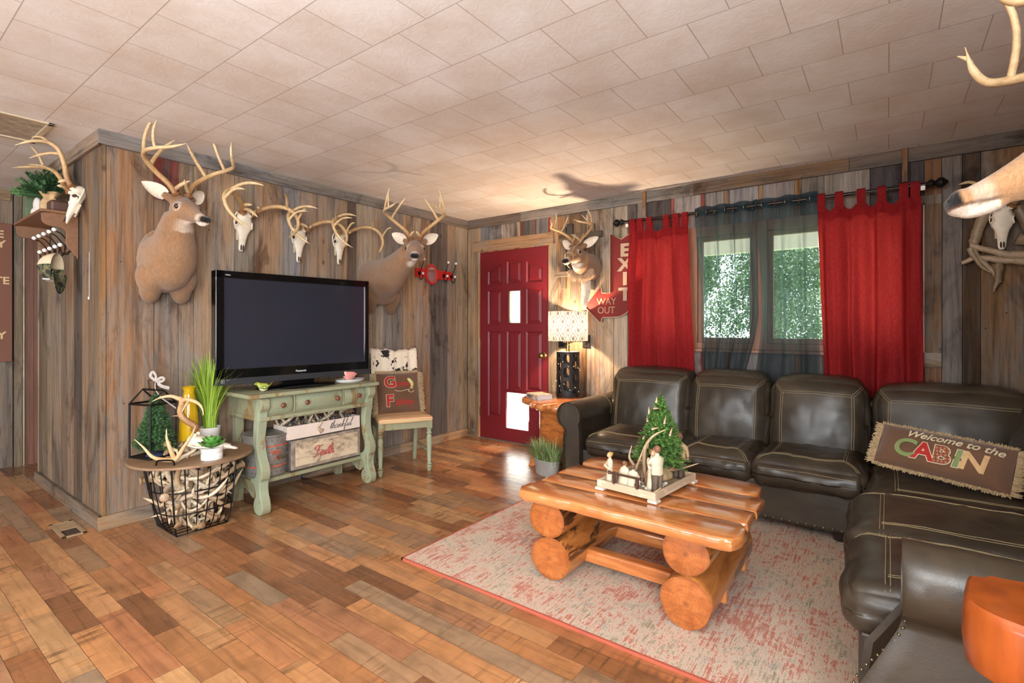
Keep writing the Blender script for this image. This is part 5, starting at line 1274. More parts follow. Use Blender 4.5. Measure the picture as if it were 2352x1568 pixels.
b = B(); b.ell((0, .022, .030), (.026, .009, .014), T0, rgb(116, 126, 48)).ell((0, -.022, .030), (.026, .009, .014), T0, rgb(116, 126, 48)); 
for sg in (-1, 1): obj('wing', B().ell((-.006, .022 * sg, .032), (.028, .010, .014), T0, rgb(112, 124, 46)), 'glaze', t, smooth=180); obj('eye', B().ell((.047, .0125 * sg, .060), (.003, .002, .003), T0), 'eye', t)
dish = thing('dish', 'white oval dish holding the pink bird on the console', 'dish', (0.40, -1.82, 0.791))
b = B(); b.lathe([(0.0, 0.012), (0.85, 0.012), (1.0, 0.026), (1.03, 0.026), (0.90, 0.006), (0.7, 0.0), (0.0, 0.0)], 40, TR(0.40, -1.845, 0.791) @ Matrix.Diagonal((0.075, 0.125, 1, 1))); obj('bowl', b, 'white_ceramic', dish, smooth=50)
t, T0 = bird('bird_figurine', 'pink ceramic bird planter sitting in the white dish', (0.40, -1.855, 0.798), radians(-95), 1.35, rgb(226, 150, 140), rgb(232, 168, 158), 0.6)
obj('opening', B().ell((-.004, 0, .052), (.026, .013, .004), T0, rgb(168, 98, 90)), 'glaze', t, smooth=180)

# ---------------------------------------------------------------- things under the console
bk = thing('metal_bucket', 'perforated galvanised bucket with faded orange bands on the console shelf', 'bucket', (0.315, -2.475, 0.206))
def galv():
    t = NT('galvanised steel'); co = t.coord((1, 1, 1)); v = t.new('ShaderNodeTexVoronoi'); v.inputs['Scale'].default_value = 30; t.link(co, v.inputs['Vector'])
    t.base(t.mix(0.5, t.ramp(v.outputs['Color'], [(0.2, rgb(128, 124, 118)), (0.8, rgb(158, 152, 144))]), t.ramp(t.noise(co, 6), [(0.3, rgb(112, 104, 96)), (0.7, rgb(164, 158, 150))]))); t.set(rough=0.5, metal=0.45); return t.m
M['galv'] = galv()
T0 = TR(0.315, -2.475, 0.206)
obj('shell', B().lathe([(0.0, 0.0), (0.128, 0.0), (0.134, 0.006), (0.152, 0.27), (0.160, 0.275), (0.160, 0.285), (0.146, 0.285), (0.12, 0.29), (0.0, 0.30)], 40, T0), 'galv', bk, smooth=40)
b = B()
for j in range(9):
    for k in range(26):
        a = 2 * pi * (k + 0.5 * (j % 2)) / 26; z = 0.03 + 0.027 * j; rr = 0.1345 + (z / 0.27) * 0.0178
        b.ell((rr * cos(a), rr * sin(a), z), (0.0028, 0.0028, 0.0028), T0, n=6, m=4)
q = obj('perforation', b, simple('dark hole', rgb(40, 36, 34), 0.9), bk); q['kind'] = 'stuff'
org = simple('faded orange paint', rgb(196, 92, 62), 0.6, var=0.25, scale=30)
for z in (0.065, 0.205): obj('painted_band', B().lathe([(0.1355 + z / 0.27 * .0178, z), (0.1362 + z / 0.27 * .0178, z + 0.004), (0.1365 + z / 0.27 * .0178, z + 0.010)], 40, T0, caps=False), org, bk, smooth=60)
b = B(); 
for z, a0, a1 in ((0.172, -0.35, 0.2), (0.158, -0.25, 0.15), (0.135, -0.15, 0.15), (0.118, -0.1, 0.1)): b.tube([(0.148 * cos(a), 0.148 * sin(a), z) for a in [lerp(a0, a1, k / 8) for k in range(9)]], 0.005, 4, None, T0)
obj('painted_emblem', b, org, bk)
b = B(); b.tube(cat([(0.02, 0.158, 0.25), (0.10, 0.13, 0.17), (0.155, 0.02, 0.13), (0.13, -0.10, 0.17), (0.02, -0.158, 0.25)], 6), 0.003, 6, None, T0); obj('bail_handle', b, 'galv', bk)
obj('wooden_grip', B().tube([(0.158, 0.045, 0.135), (0.163, -0.005, 0.133)], 0.011, 10, None, T0), simple('worn grip', rgb(92, 70, 52), 0.6), bk)
# Faith crate
def weather_white():
    t = NT('worn cream tin'); co = t.coord((1, 1, 1)); n = t.noise(t.coord((1, 6, 14)), 1.0, 8, 0.75, 0.5)
    t.base(t.ramp(n, [(0.34, rgb(96, 84, 78)), (0.44, rgb(168, 148, 124)), (0.54, rgb(206, 186, 156)), (0.75, rgb(218, 200, 172))])); t.set(rough=0.55); t.bump(n, 0.2, 0.002); return t.m
fa = thing('storage_box', 'worn cream box with dark edges and red Faith lettering on the console shelf', 'box', (0.35, -2.09, 0.206))
M['dark_tin'] = simple('dark scuffed edge', rgb(84, 76, 72), 0.5, var=0.5, scale=14)
obj('carcass', B().box(0.20, 0.462, -2.385, -1.790, 0.206, 0.435), 'dark_tin', fa, bevel=0.018, seg=4)
obj('front_panel', B().box(0.462, 0.470, -2.345, -1.825, 0.240, 0.405), weather_white(), fa, bevel=0.006, seg=3)
obj('front_rim', B().box(0.458, 0.466, -2.375, -1.80, 0.218, 0.426), simple('grey worn rim', rgb(150, 134, 118), 0.5, var=0.4, scale=18), fa, bevel=0.004)
m = Matrix(((0, 0, 1, 0.4705), (1, 0, 0, -2.205), (0, 1, 0, 0.285), (0, 0, 0, 1)))
def ribbon(b, pts, M_, r=0.003, flat=0.35, r2=None):
    P = cat(pts, 6); n = len(P); b.tube([(p[0], p[1], 0.0005) for p in P], [max(0.0006, r * (0.55 + 0.45 * min(1.0, max(0.0, (P[max(i - 1, 0)][1] - p[1]) / (abs(P[max(i - 1, 0)][0] - p[0]) + abs(P[max(i - 1, 0)][1] - p[1]) + 1e-6))))) for i, p in enumerate(P)], 6, None, M_, flat=1.0)
# script letters drawn as pen strokes, unit = x-height
SCR = {
 'F': ([[(0.1, 1.9), (0.5, 2.1), (1.1, 1.95), (1.7, 2.05)], [(0.95, 2.0), (0.75, 1.2), (0.45, 0.2), (0.1, -0.1), (-0.2, 0.15)], [(0.4, 1.15), (0.8, 1.05), (1.2, 1.2)], [(0.1, 1.9), (-0.05, 1.6), (0.15, 1.4)]], 1.35),
 'a': ([[(0.75, 0.85), (0.4, 1.0), (0.05, 0.6), (0.1, 0.1), (0.4, 0.0), (0.7, 0.5), (0.78, 0.9)], [(0.78, 0.9), (0.72, 0.3), (0.85, 0.0), (1.1, 0.3)]], 1.05),
 'i': ([[(0.0, 0.3), (0.25, 0.95), (0.2, 0.3), (0.35, 0.0), (0.65, 0.3)], [(0.35, 1.4), (0.37, 1.43)]], 0.6),
 't': ([[(0.0, 0.3), (0.35, 1.7), (0.25, 0.6), (0.35, 0.0), (0.65, 0.3)], [(0.0, 1.25), (0.65, 1.35)]], 0.6),
 'h': ([[(0.0, 0.3), (0.35, 1.4), (0.45, 2.0), (0.25, 2.0), (0.15, 1.0), (0.1, 0.0)], [(0.1, 0.1), (0.45, 0.9), (0.65, 0.8), (0.62, 0.2), (0.75, 0.0), (1.0, 0.3)]], 0.98),
 'n': ([[(0.0, 0.3), (0.2, 0.9), (0.18, 0.0)], [(0.18, 0.1), (0.5, 0.95), (0.7, 0.8), (0.66, 0.2), (0.8, 0.0), (1.05, 0.3)]], 1.0),
 'k': ([[(0.0, 0.3), (0.4, 1.5), (0.5, 2.1), (0.3, 2.1), (0.2, 1.0), (0.15, 0.0)], [(0.2, 0.45), (0.6, 0.95), (0.7, 0.7), (0.3, 0.5), (0.6, 0.1), (0.9, 0.1), (1.05, 0.3)]], 1.0),
 'f': ([[(0.0, 0.3), (0.45, 1.5), (0.55, 2.1), (0.35, 2.1), (0.25, 1.0), (0.2, -0.7), (0.4, -0.9), (0.45, -0.3), (0.3, 0.1), (0.75, 0.35)]], 0.7),
 'u': ([[(0.0, 0.3), (0.2, 0.9), (0.15, 0.2), (0.35, 0.0), (0.65, 0.4), (0.75, 0.9)], [(0.75, 0.9), (0.7, 0.2), (0.85, 0.0), (1.1, 0.3)]], 1.05),
 'l': ([[(0.0, 0.3), (0.45, 1.5), (0.55, 2.1), (0.35, 2.1), (0.22, 0.8), (0.3, 0.0), (0.65, 0.3)]], 0.6)}
def script(b, word, size, M_, r, slant=0.18):
    x = 0
    for ch in word:
        st, adv = SCR[ch]
        for s in st: ribbon(b, [((x + p[0] + slant * p[1]) * size, p[1] * size) for p in s], M_, r)
        x += adv
    return x * size
b = B(); script(b, 'Faith', 0.036, m, 0.0055); obj('lettering', b, simple('faded red lettering', rgb(166, 62, 56), 0.6, var=0.2, scale=60), fa, label='red Faith lettering')
th = thing('planter_box', 'long white box reading thankful on top of the Faith box', 'box', (0.37, -2.10, 0.436))
wp = simple('whitewashed board', rgb(222, 204, 190), 0.7, var=0.05)
b = B().box(0.455, 0.468, -2.405, -1.805, 0.437, 0.530).box(0.28, 0.293, -2.405, -1.805, 0.437, 0.530).box(0.293, 0.455, -2.405, -2.393, 0.437, 0.530).box(0.293, 0.455, -1.817, -1.805, 0.437, 0.530).box(0.293, 0.455, -2.393, -1.817, 0.437, 0.447)
obj('box_body', b, wp, th, bevel=0.0015)
m = Matrix(((0, 0, 1, 0.4685), (1, 0, 0, -2.075), (0, 1, 0, 0.466), (0, 0, 0, 1)))
b = B(); script(b, 'thankful', 0.0272, m, 0.0022, 0.35); obj('lettering', b, simple('black ink', rgb(34, 28, 40), 0.7), th, label='black thankful script')
r = random.Random(31); sm = [shed_mesh(k, 0.62) for k in range(5)]
for me in sm: me.materials.append(M['antler'])
def place_shed(me, loc, rot, label, group, name='shed_antler', s=1.0):
    o = bpy.data.objects.new(name, me); C.objects.link(o); o.location = loc; o.rotation_euler = rot; o.scale = (s, s, s); me.shade_smooth(); return tag(o, label, 'antler', group)
for k in range(9):
    place_shed(sm[k % 5], (0.375 + r.uniform(-.03, .03), -2.34 + 0.058 * k + r.uniform(-.01, .01), 0.545 + r.uniform(0.0, 0.02)), (r.uniform(-.4, .4), r.uniform(-.3, .3), r.uniform(1.2, 1.9)), 'small shed antler heaped in the white thankful box', 'antlers in the thankful box', s=1.0)
b = B(); r = random.Random(32); gb = [rgb(52, 58, 84), rgb(120, 116, 112), rgb(76, 62, 50), rgb(130, 100, 78)]
for k in range(190):
    p = V(r.uniform(.30, .45), r.uniform(-2.39, -1.82), .50 + r.uniform(0, .065)); b.ell(p, (.006, .006, .006), None, r.choice(gb), n=6, m=4)
for k in range(160):
    p = V(r.uniform(.31, .45), r.uniform(-2.41, -1.82), .50 + r.uniform(0, .04)); b.tube([p, p + V(r.uniform(-.02, .04), r.uniform(-.03, .03), r.uniform(.01, .04))], 0.0012, 3, gb[2])
gm_ = tag(obj('berry_garland', b, 'glaze', smooth=60), 'dark beaded berry garland filling the white thankful box', 'garland'); gm_['kind'] = 'stuff'
pcm = simple('pine cone scales', rgb(122, 90, 62), 0.8, var=0.3, scale=60)
def cone(label, loc, s, rot=(0, 0, 0)):
    b = B(); T0 = Matrix.Translation(loc) @ Matrix.Rotation(rot[0], 4, 'X') @ Matrix.Rotation(rot[1], 4, 'Y'); b.ell((0, 0, 0), (.018 * s, .018 * s, .028 * s), T0)
    for j in range(9):
        for k in range(8):
            a = 2 * pi * k / 8 + j * 0.4; z = (-.026 + .0062 * j) * s; rr = .022 * s * sin(pi * (j + 1) / 10.5) + .004 * s
            b.ell((rr * cos(a), rr * sin(a), z), (.0065 * s, .0065 * s, .0028 * s), T0, n=6, m=4)
    return one('pine_cone', b, pcm, label, 'pine cone', smooth=60)
cone('brown pine cone at the right end of the thankful box', (0.40, -1.86, 0.575), 1.15, (1.2, 0.2, 0))
one('power_cable', B().tube(cat([(0.03, -2.05, 0.5), (0.04, -2.05, 0.15), (0.05, -2.04, 0.01), (0.10, -1.80, 0.006), (0.16, -1.6, 0.006)], 6), 0.004, 6), 'black_plastic', 'black power cable hanging behind the console', 'cable')

# ---------------------------------------------------------------- painted side chair
ch = thing('side_chair', 'sage green side chair with turned legs and striped seat next to the console', 'chair', (0, 0, 0))
def turned(b, x, y, z0, z1):
    H_ = z1 - z0
    pr = [(0.012, 0.0), (0.017, 0.02), (0.022, 0.09), (0.024, 0.10), (0.014, 0.12), (0.023, 0.135), (0.024, 0.15), (0.013, 0.165), (0.016, 0.22), (0.021, 0.50), (0.024, 0.66), (0.020, 0.70), (0.014, 0.72), (0.023, 0.74), (0.023, 0.76), (0.013, 0.785), (0.018, 0.80), (0.022, 0.82), (0.022, 0.84), (0.017, 0.85)]
    b.lathe([(r_, z0 + t_ * H_) for r_, t_ in pr], 18, TR(x, y, 0)); b.box(x - .021, x + .021, y - .021, y + .021, z0 + .85 * H_, z1); return b
for y in (-0.205, 0.205): obj('leg', turned(B(), 0.19, y, 0.0, 0.435), 'sage', ch, smooth=40)
for y in (-0.185, 0.185):
    P = cat([(-0.255, y, 0.0), (-0.215, y, 0.22), (-0.20, y, 0.42), (-0.215, y, 0.60), (-0.250, y * 1.02, 0.80), (-0.30, y * 1.05, 0.985)], 6); rg = [[(p[0] + a, p[1] + c, p[2]) for a, c in ((-.014, -.017), (.014, -.017), (.014, .017), (-.014, .017))] for p in P]
    obj('back_post', B().rings(rg), 'sage', ch, bevel=0.004)
obj('apron', B().box(0.178, 0.200, -0.19, 0.19, 0.375, 0.435).box(-0.19, 0.19, -0.212, -0.192, 0.375, 0.435).box(-0.19, 0.19, 0.192, 0.212, 0.375, 0.435).box(-0.215, -0.195, -0.18, 0.18, 0.375, 0.435), 'sage', ch, bevel=0.002)
for z, h_ in ((0.955, 0.05), (0.80, 0.035), (0.66, 0.03)):
    P = [(-0.215 - 0.085 * ((z - 0.6) / 0.385) - 0.03 * (1 - u * u), 0.185 * u) for u in [-1 + k / 4 for k in range(9)]]
    b = B(); rg = [[(x + a, y, z + c) for a, c in ((-.009, -h_ / 2), (.009, -h_ / 2), (.009, h_ / 2), (-.009, h_ / 2))] for x, y in P]; obj('back_rail', b.rings(rg), 'sage', ch, bevel=0.003)
for y in (-0.20, 0.20): obj('stretcher', B().lathe([(0.008, -0.19), (0.012, -0.1), (0.015, 0.0), (0.012, 0.1), (0.008, 0.17)], 12, Matrix.Translation((0.0, y, 0.17)) @ Matrix.Rotation(pi / 2, 4, 'Y')), 'sage', ch, smooth=50)
def stripe_mat():
    t = NT('striped seat cloth'); sx = t.new('ShaderNodeSeparateXYZ'); t.link(t.coord((1, 1, 1)), sx.inputs[0])
    f = t.math('FRACT', t.math('MULTIPLY', t.math('ADD', sx.outputs['X'], t.math('MULTIPLY', sx.outputs['Z'], -1.0)), 9.0))
    t.base(t.ramp(f, [(0.0, rgb(210, 176, 128)), (0.30, rgb(196, 140, 104)), (0.42, rgb(168, 158, 124)), (0.50, rgb(206, 172, 124)), (0.72, rgb(198, 84, 60)), (0.82, rgb(214, 184, 138)), (0.93, rgb(186, 152, 112))], 'CONSTANT')); t.set(rough=0.9); return t.m
b = B(); rg = []
for z, k in ((0.432, 0.97), (0.437, 1.0), (0.452, 1.015), (0.468, 1.0), (0.476, 0.93), (0.480, 0.75), (0.482, 0.3)):
    rg.append([(x * k, y * k, z) for x, y in cat([(0.225, -0.19), (0.235, 0), (0.225, 0.19), (0.20, 0.225), (0.0, 0.215), (-0.19, 0.195), (-0.215, 0.17), (-0.215, -0.17), (-0.19, -0.195), (0.0, -0.215), (0.20, -0.225), (0.225, -0.19)], 4)[:-1]])
obj('seat', b.rings(rg), stripe_mat(), ch, smooth=60, label='striped fabric seat pad')
ch.location = (0.415, -1.345, 0); ch.rotation_euler = (0, 0, radians(-28.5))
CH = world_of(ch)
# cow print throw over the back
def cow():
    t = NT('cow print throw'); co = t.coord((1, 1, 1)); n = t.noise(co, 9, 5, 0.55, 0.4); n2 = t.noise(co, 34, 3, 0.5, 0.3)
    f = t.math('MAXIMUM', t.ramp(n, [(0.56, G(0)), (0.575, G(1))]), t.ramp(n2, [(0.66, G(0)), (0.675, G(1))]))
    t.base(t.mix(f, rgb(232, 214, 190), rgb(28, 20, 18))); t.set(rough=0.95, sheen=0.3); return t.m
def throwpt(u, v):
    # v: from the front hem over the rail to the back hem
    y = (u - 0.5) * 0.42 * (0.97 + 0.03 * cos(6 * u)); L = v * 0.75
    w = 0.010 * sin(u * 19 + v * 2) + 0.006 * sin(u * 41 + 1)
    if L < 0.32: x = -0.232 - 0.045 * (L / 0.32) ; z = 0.68 + L; x += 0.014 + w * 0.8
    elif L < 0.36: a = (L - 0.32) / 0.04 * pi; x = -0.300 + 0.030 * cos(a) ; z = 1.0 + 0.018 * sin(a) + w * 0.6
    else: x = -0.335 + w; z = 1.0 - (L - 0.36)
    return (x, y, z + 0.010 * sin(u * 7 + 0.5) * (1 if 0.3 < L < 0.4 else 0.3))
one('throw_blanket', B().grid(44, 60, throwpt, None, CH), cow(), 'black and white cow print throw draped over the sage chair back', 'blanket', smooth=180, solid=0.006)
PM2 = CH @ pframe((-0.080, 0.0, 0.642), (0.0, 1.0, 0.0), (-0.36, 0, 1))
w2, h2 = 0.375, 0.375
tp, sh, _ = pillow('throw_pillow', 'square brown fringed pillow reading Gone Fishing on the sage chair', PM2, w2, h2, 0.13, None, 0.045, 'suede', 5)
patch_text(tp, sh, PM2, 'G', 0.135, -0.128, 0.045, 'ap_red2', w2, h2, offset=0.005, outline=(0.003, 'ap_cream'), name='letter_patch')
patch_text(tp, sh, PM2, 'one', 0.078, -0.030, 0.047, 'ap_red', w2, h2, offset=0.001)
patch_text(tp, sh, PM2, 'F', 0.135, -0.122, -0.120, 'ap_red2', w2, h2, offset=0.005, outline=(0.003, 'ap_cream'), name='letter_patch')
patch_text(tp, sh, PM2, 'ishing', 0.074, -0.040, -0.116, 'ap_red', w2, h2, offset=0.001, sx=0.95)
def on_p(pts): return [PM2 @ V(x, y, sh(x / w2 + .5, y / h2 + .5, 1)[2] + 0.004) for x, y in pts]
b = B(); b.tube(on_p(cat([(-0.045, 0.012), (0.0, 0.002), (0.05, 0.010), (0.085, 0.016), (0.075, 0.0), (0.10, -0.010), (0.122, -0.002), (0.120, 0.008)], 5)), 0.0022, 5); obj('fishing_line', b, 'ap_cream', tp)
b = B(); P = on_p(cat([(0.078, 0.115), (0.092, 0.10), (0.108, 0.075), (0.112, 0.05), (0.104, 0.035)], 4)); n = len(P); b.tube(P, [0.004 + 0.013 * sin(pi * min(1, 0.1 + 0.9 * i / n)) for i in range(n)], 8, None, flat=0.35); b.tube(on_p([(0.104, 0.037), (0.094, 0.024)]), [0.004, 0.010], 6, flat=0.3).tube(on_p([(0.104, 0.037), (0.116, 0.024)]), [0.004, 0.009], 6, flat=0.3)
obj('fish_patch', b, simple('fish applique', rgb(190, 182, 118), 0.8, var=0.3, scale=90), tp)
# ---------------------------------------------------------------- wire basket side table full of antlers
bx, by, BR, BZ = 0.345, -2.955, 0.335, 0.440
bt = thing('basket_table', 'round wood topped side table on a black wire basket filled with antlers', 'table', (bx, by, 0))
def btop():
    t = NT('grey brown tabletop'); g = t.noise(t.coord((30, 3, 1)), 1.0, 6, 0.6, 0.5); t.base(t.ramp(g, [(0.3, rgb(116, 88, 64)), (0.6, rgb(142, 112, 84)), (0.8, rgb(156, 126, 96))])); t.set(rough=0.5); return t.m
obj('tabletop', B().lathe([(0.0, BZ - 0.016), (BR - 0.004, BZ - 0.016), (BR, BZ - 0.012), (BR, BZ - 0.003), (BR - 0.003, BZ), (0.0, BZ)], 64, TR(bx, by, 0)), btop(), bt, smooth=30)
for sg in (-1, 1):
    a0 = radians(-50 if sg < 0 else 130); c = V(bx + 0.275 * cos(a0), by + 0.275 * sin(a0), 0); tdir = V(-sin(a0), cos(a0), 0)
    obj('handle', B().tube(cat([c - tdir * 0.05 + V(0, 0, BZ), c - tdir * 0.046 + V(0, 0, BZ + 0.022), c - tdir * 0.03 + V(0, 0, BZ + 0.030), c + tdir * 0.03 + V(0, 0, BZ + 0.030), c + tdir * 0.046 + V(0, 0, BZ + 0.022), c + tdir * 0.05 + V(0, 0, BZ)], 4), 0.005, 6), 'black_metal', bt, smooth=60)
b = B(); hs = 0.142
def cage(a, t):  # from the square foot to the round rim
    ca, sa = cos(a), sin(a); k = hs / max(abs(ca), abs(sa)); sq = V(k * ca, k * sa, 0); t2 = t ** 0.62
    rd = V(0.255 * ca, 0.255 * sa, 0); p = sq.lerp(rd, t2); return V(bx + p.x, by + p.y, 0.006 + (BZ - 0.022) * t)
NB = 24
for k in range(NB):
    a = 2 * pi * k / NB + pi / 4
    b.tube([cage(a, t / 8) for t in range(9)], 0.0032 if k % 6 else 0.0048, 6)
for t in (0.30, 0.62, 0.985): b.tube([cage(2 * pi * k / 64, t) for k in range(64)], 0.0042, 6, closed=True)
b.tube([cage(pi / 4 + 2 * pi * k / 4, 0) for k in range(4)], 0.0045, 6, closed=True)
for k in range(1, 6):
    o = -hs + 2 * hs * k / 6; b.tube([(bx + o, by - hs, 0.006), (bx + o, by + hs, 0.006)], 0.0028, 5)
obj('wire_basket', b, 'black_metal', bt, smooth=60)
sheds = [shed_mesh(40 + k, 0.80) for k in range(10)]
for me in sheds: me.materials.append(M['antler'])
r = random.Random(77); cnt = 0
for j in range(9):
    z = 0.045 + 0.043 * j; nr = 5 if j < 3 else 7
    for k in range(nr):
        lim = lerp(0.085, 0.165, (z / BZ) ** 0.6); a = 2 * pi * (k + 0.37 * j) / nr; rr = lim * r.uniform(0.45, 0.95)
        dirn = a + pi / 2 + r.uniform(-0.35, 0.35)
        o = place_shed(sheds[(cnt * 7) % 10], (bx + rr * cos(a), by + rr * sin(a), z + r.uniform(-0.01, 0.01)), (r.uniform(0, 6.28), r.uniform(-0.35, 0.35), dirn), 'loose shed deer antler packed inside the black wire basket', 'shed antlers in the wire basket', s=r.uniform(0.62, 0.80) if j < 3 else r.uniform(0.8, 1.0)); cnt += 1

# lantern with an evergreen, vase, grasses, skull and succulent on the basket table
ln = thing('wire_lantern', 'black wire house shaped lantern on the basket table', 'lantern', (0.18, -3.10, BZ))
LX0, LX1, LY0, LY1 = 0.115, 0.275, -3.245, -3.075
LM = TR(0.215, -3.125, BZ, rz=radians(18)); lw, ll, lh, lr = 0.088, 0.080, 0.325, 0.405
b = B(); R_ = 0.0062
def lt_(*p): return LM @ V(*p)
for x in (-lw, lw):
    for y in (-ll, ll): b.tube([lt_(x, y, 0.004), lt_(x, y, lh)], R_, 4)
for z in (0.004, lh):
    b.tube([lt_(-lw, -ll, z), lt_(lw, -ll, z), lt_(lw, ll, z), lt_(-lw, ll, z)], R_, 4, closed=True)
for x in (-lw, lw): b.tube([lt_(x, -ll, lh), lt_(x, 0, lr), lt_(x, ll, lh)], R_, 4)
b.tube([lt_(-lw, 0, lr), lt_(lw, 0, lr)], R_, 4)
b.tube([lt_(x, y, z) for x, y, z in ((-0.03, 0, lr), (-0.045, 0, lr + 0.055), (0.0, 0, lr + 0.062), (0.03, 0, lr + 0.04), (0.03, 0, lr))], 0.003, 6)
b.box(-lw, lw, -ll, ll, 0.002, 0.006, None, LM)
obj('wire_frame', b, 'black_metal', ln)
bow = simple('ticking ribbon', rgb(170, 160, 152), 0.9, var=0.35, scale=70, stretch=(1, 9, 1))
b = B(); K = LM @ V(0.02, 0.0, lr + 0.055)
def band(pts, w=0.008): b.tube([K + V(*p) for p in cat(pts, 5)], w, 8, flat=0.22)
band([(0, 0, 0), (-0.02, -0.02, 0.03), (-0.012, -0.01, 0.055), (0.005, 0.0, 0.03), (0, 0, 0)]); band([(0, 0, 0), (0.03, 0.02, 0.02), (0.05, 0.03, 0.012), (0.03, 0.02, -0.004), (0, 0, 0)])
band([(0, 0, 0), (0.0, 0.0, -0.05), (0.03, 0.02, -0.10), (0.08, 0.05, -0.14), (0.115, 0.07, -0.165)], 0.009); band([(0, 0, 0), (0.03, 0.02, -0.03), (0.07, 0.05, -0.045)], 0.010)
one('ribbon_bow', b, bow, 'striped grey ribbon bow tied on the wire lantern', 'ribbon', smooth=60)

def needles_mat(name, c0, c1):
    t = NT(name); t.base(t.mix(0.5, t.attr(), t.ramp(t.noise(t.coord((1, 1, 1)), 60, 3), [(0.3, c0), (0.7, c1)]))); t.set(rough=0.7); return t.m
M['needle'] = needles_mat('fir needles', rgb(32, 62, 36), rgb(72, 112, 50))
def sprig(b, p0, p1, r, nl, c0, c1, n=16, sag=0.0):
    p0, p1 = V(*p0), V(*p1); d = p1 - p0; L = d.length; u = d.normalized()
    ax = u.orthogonal().normalized()
    for i in range(int(n * 1.5)):
        t = (i + r.random()) / (n * 1.5); p = p0 + d * t + V(0, 0, -sag * t * t * L); col = mixc(c0, c1, r.random() * (0.4 + 0.6 * t))
        for q in range(5):
            w = Matrix.Rotation(r.uniform(0, 2 * pi), 3, u) @ ax; e = p + (w * 0.8 + u * 0.75).normalized() * nl * r.uniform(0.7, 1.15); s = w.cross(u) * nl * 0.13
            b.add([p - s, p + s, e], [(0, 1, 2)], col)
def fir(parent, base, h, rad, nb, seed, nl=0.012, c0=rgb(34, 66, 34), c1=rgb(96, 140, 58), trunk_c='bark', n=14):
    r = random.Random(seed); b = B(); tb = B(); x, y, z = base
    tb.tube([(x, y, z), (x, y, z + h)], [0.006, 0.002], 6)
    for i in range(nb):
        t = (i / nb) ** 0.9; zz = z + h * (0.06 + 0.86 * t); a = i * 2.399 + r.uniform(-.3, .3); L = rad * (1 - t) ** 0.85 * r.uniform(0.8, 1.12) + 0.008
        p1 = (x + L * cos(a), y + L * sin(a), zz + L * 0.25 * r.uniform(0.1, 1.2)); tb.tube([(x, y, zz), p1], 0.0012, 3)
        sprig(b, (x, y, zz), p1, r, nl, c0, c1, max(5, int(n * L / rad) + 4), 0.15)
        for sgn in (-1, 1):
            if L > rad * 0.35:
                m = V(x, y, zz).lerp(V(*p1), 0.55); aa = a + sgn * 0.7; e = (m.x + L * 0.42 * cos(aa), m.y + L * 0.42 * sin(aa), m.z + L * 0.05); sprig(b, tuple(m), e, r, nl, c0, c1, 7, 0.1)
    sprig(b, (x, y, z + h * 0.86), (x, y, z + h), r, nl * 0.8, c0, c1, 14)
    obj('branches', tb, trunk_c, parent); obj('foliage', b, 'needle', parent)
tr = thing('miniature_tree', 'dark miniature evergreen standing inside the black wire lantern', 'tree', (0.225, -3.12, BZ))
fir(tr, (0.225, -3.115, BZ + 0.02), 0.385, 0.115, 230, 5, 0.016, rgb(26, 58, 36), rgb(66, 104, 56))
obj('stand', B().lathe([(0.0, 0.0), (0.05, 0.0), (0.045, 0.012), (0.012, 0.022), (0, 0.022)], 20, TR(0.225, -3.115, BZ + 0.006)), simple('navy cloth base', rgb(34, 48, 74), 0.9), tr, smooth=60)
ye_ = simple('mustard glaze', rgb(214, 168, 24), 0.14, var=0.05, coat=0.6)
vs = thing('ceramic_vase', 'tall mustard yellow ceramic vase behind the lantern', 'vase', (0.285, -2.985, BZ))
obj('body', B().lathe([(0.0, 0.0), (0.060, 0.0), (0.064, 0.01), (0.060, 0.10), (0.050, 0.24), (0.036, 0.34), (0.030, 0.37), (0.036, 0.392), (0.044, 0.402), (0.038, 0.400), (0.028, 0.37), (0.0, 0.36)], 36, TR(0.185, -2.915, BZ)), ye_, vs, smooth=60)
gp = thing('potted_grass', 'tall artificial green grass in a white pot on the basket table', 'plant', (0.16, -2.79, BZ))
obj('pot', B().lathe([(0.0, 0.0), (0.050, 0.0), (0.052, 0.004), (0.064, 0.125), (0.066, 0.128), (0.060, 0.128), (0.056, 0.11), (0.0, 0.108)], 36, TR(0.21, -2.80, BZ)), 'white_ceramic', gp, smooth=50)
gr = NT('grass blade'); gr.base(gr.attr()); gr.set(rough=0.55); M['blade'] = gr.m
def grass(parent, c, n, h, spread, seed, c0, c1, w=0.0022, base=0.03, droop=1.0, hv=0.35, name='blades'):
    r = random.Random(seed); b = B()
    for k in range(n):
        a = r.uniform(0, 2 * pi); o = base * sqrt(r.random()); x, y = c[0] + o * cos(a), c[1] + o * sin(a); H_ = h * r.uniform(1 - hv, 1.05); S = spread * r.random() ** 0.8 * r.uniform(0.5, 1.3); a2 = a + r.uniform(-.5, .5)
        P = [V(x + S * cos(a2) * (t ** 1.7), y + S * sin(a2) * (t ** 1.7), c[2] + H_ * (t - 0.18 * droop * (S / spread) * t ** 3)) for t in [i / 6 for i in range(7)]]
        sd = V(-sin(a2), cos(a2), 0); col = mixc(c0, c1, r.random()); vs_ = []
        for i, p in enumerate(P): ww = w * (1 - 0.85 * (i / 6) ** 2); vs_ += [p - sd * ww, p + sd * ww + V(cos(a2), sin(a2), 0) * ww * 0.5]
        b.add(vs_, [(2 * i, 2 * i + 1, 2 * i + 3, 2 * i + 2) for i in range(6)], col)
    o = obj(name, b, 'blade', parent); o['kind'] = 'stuff'; return o
grass(gp, (0.21, -2.80, BZ + 0.105), 460, 0.52, 0.17, 3, rgb(96, 128, 32), rgb(170, 198, 70), 0.0030, 0.035)
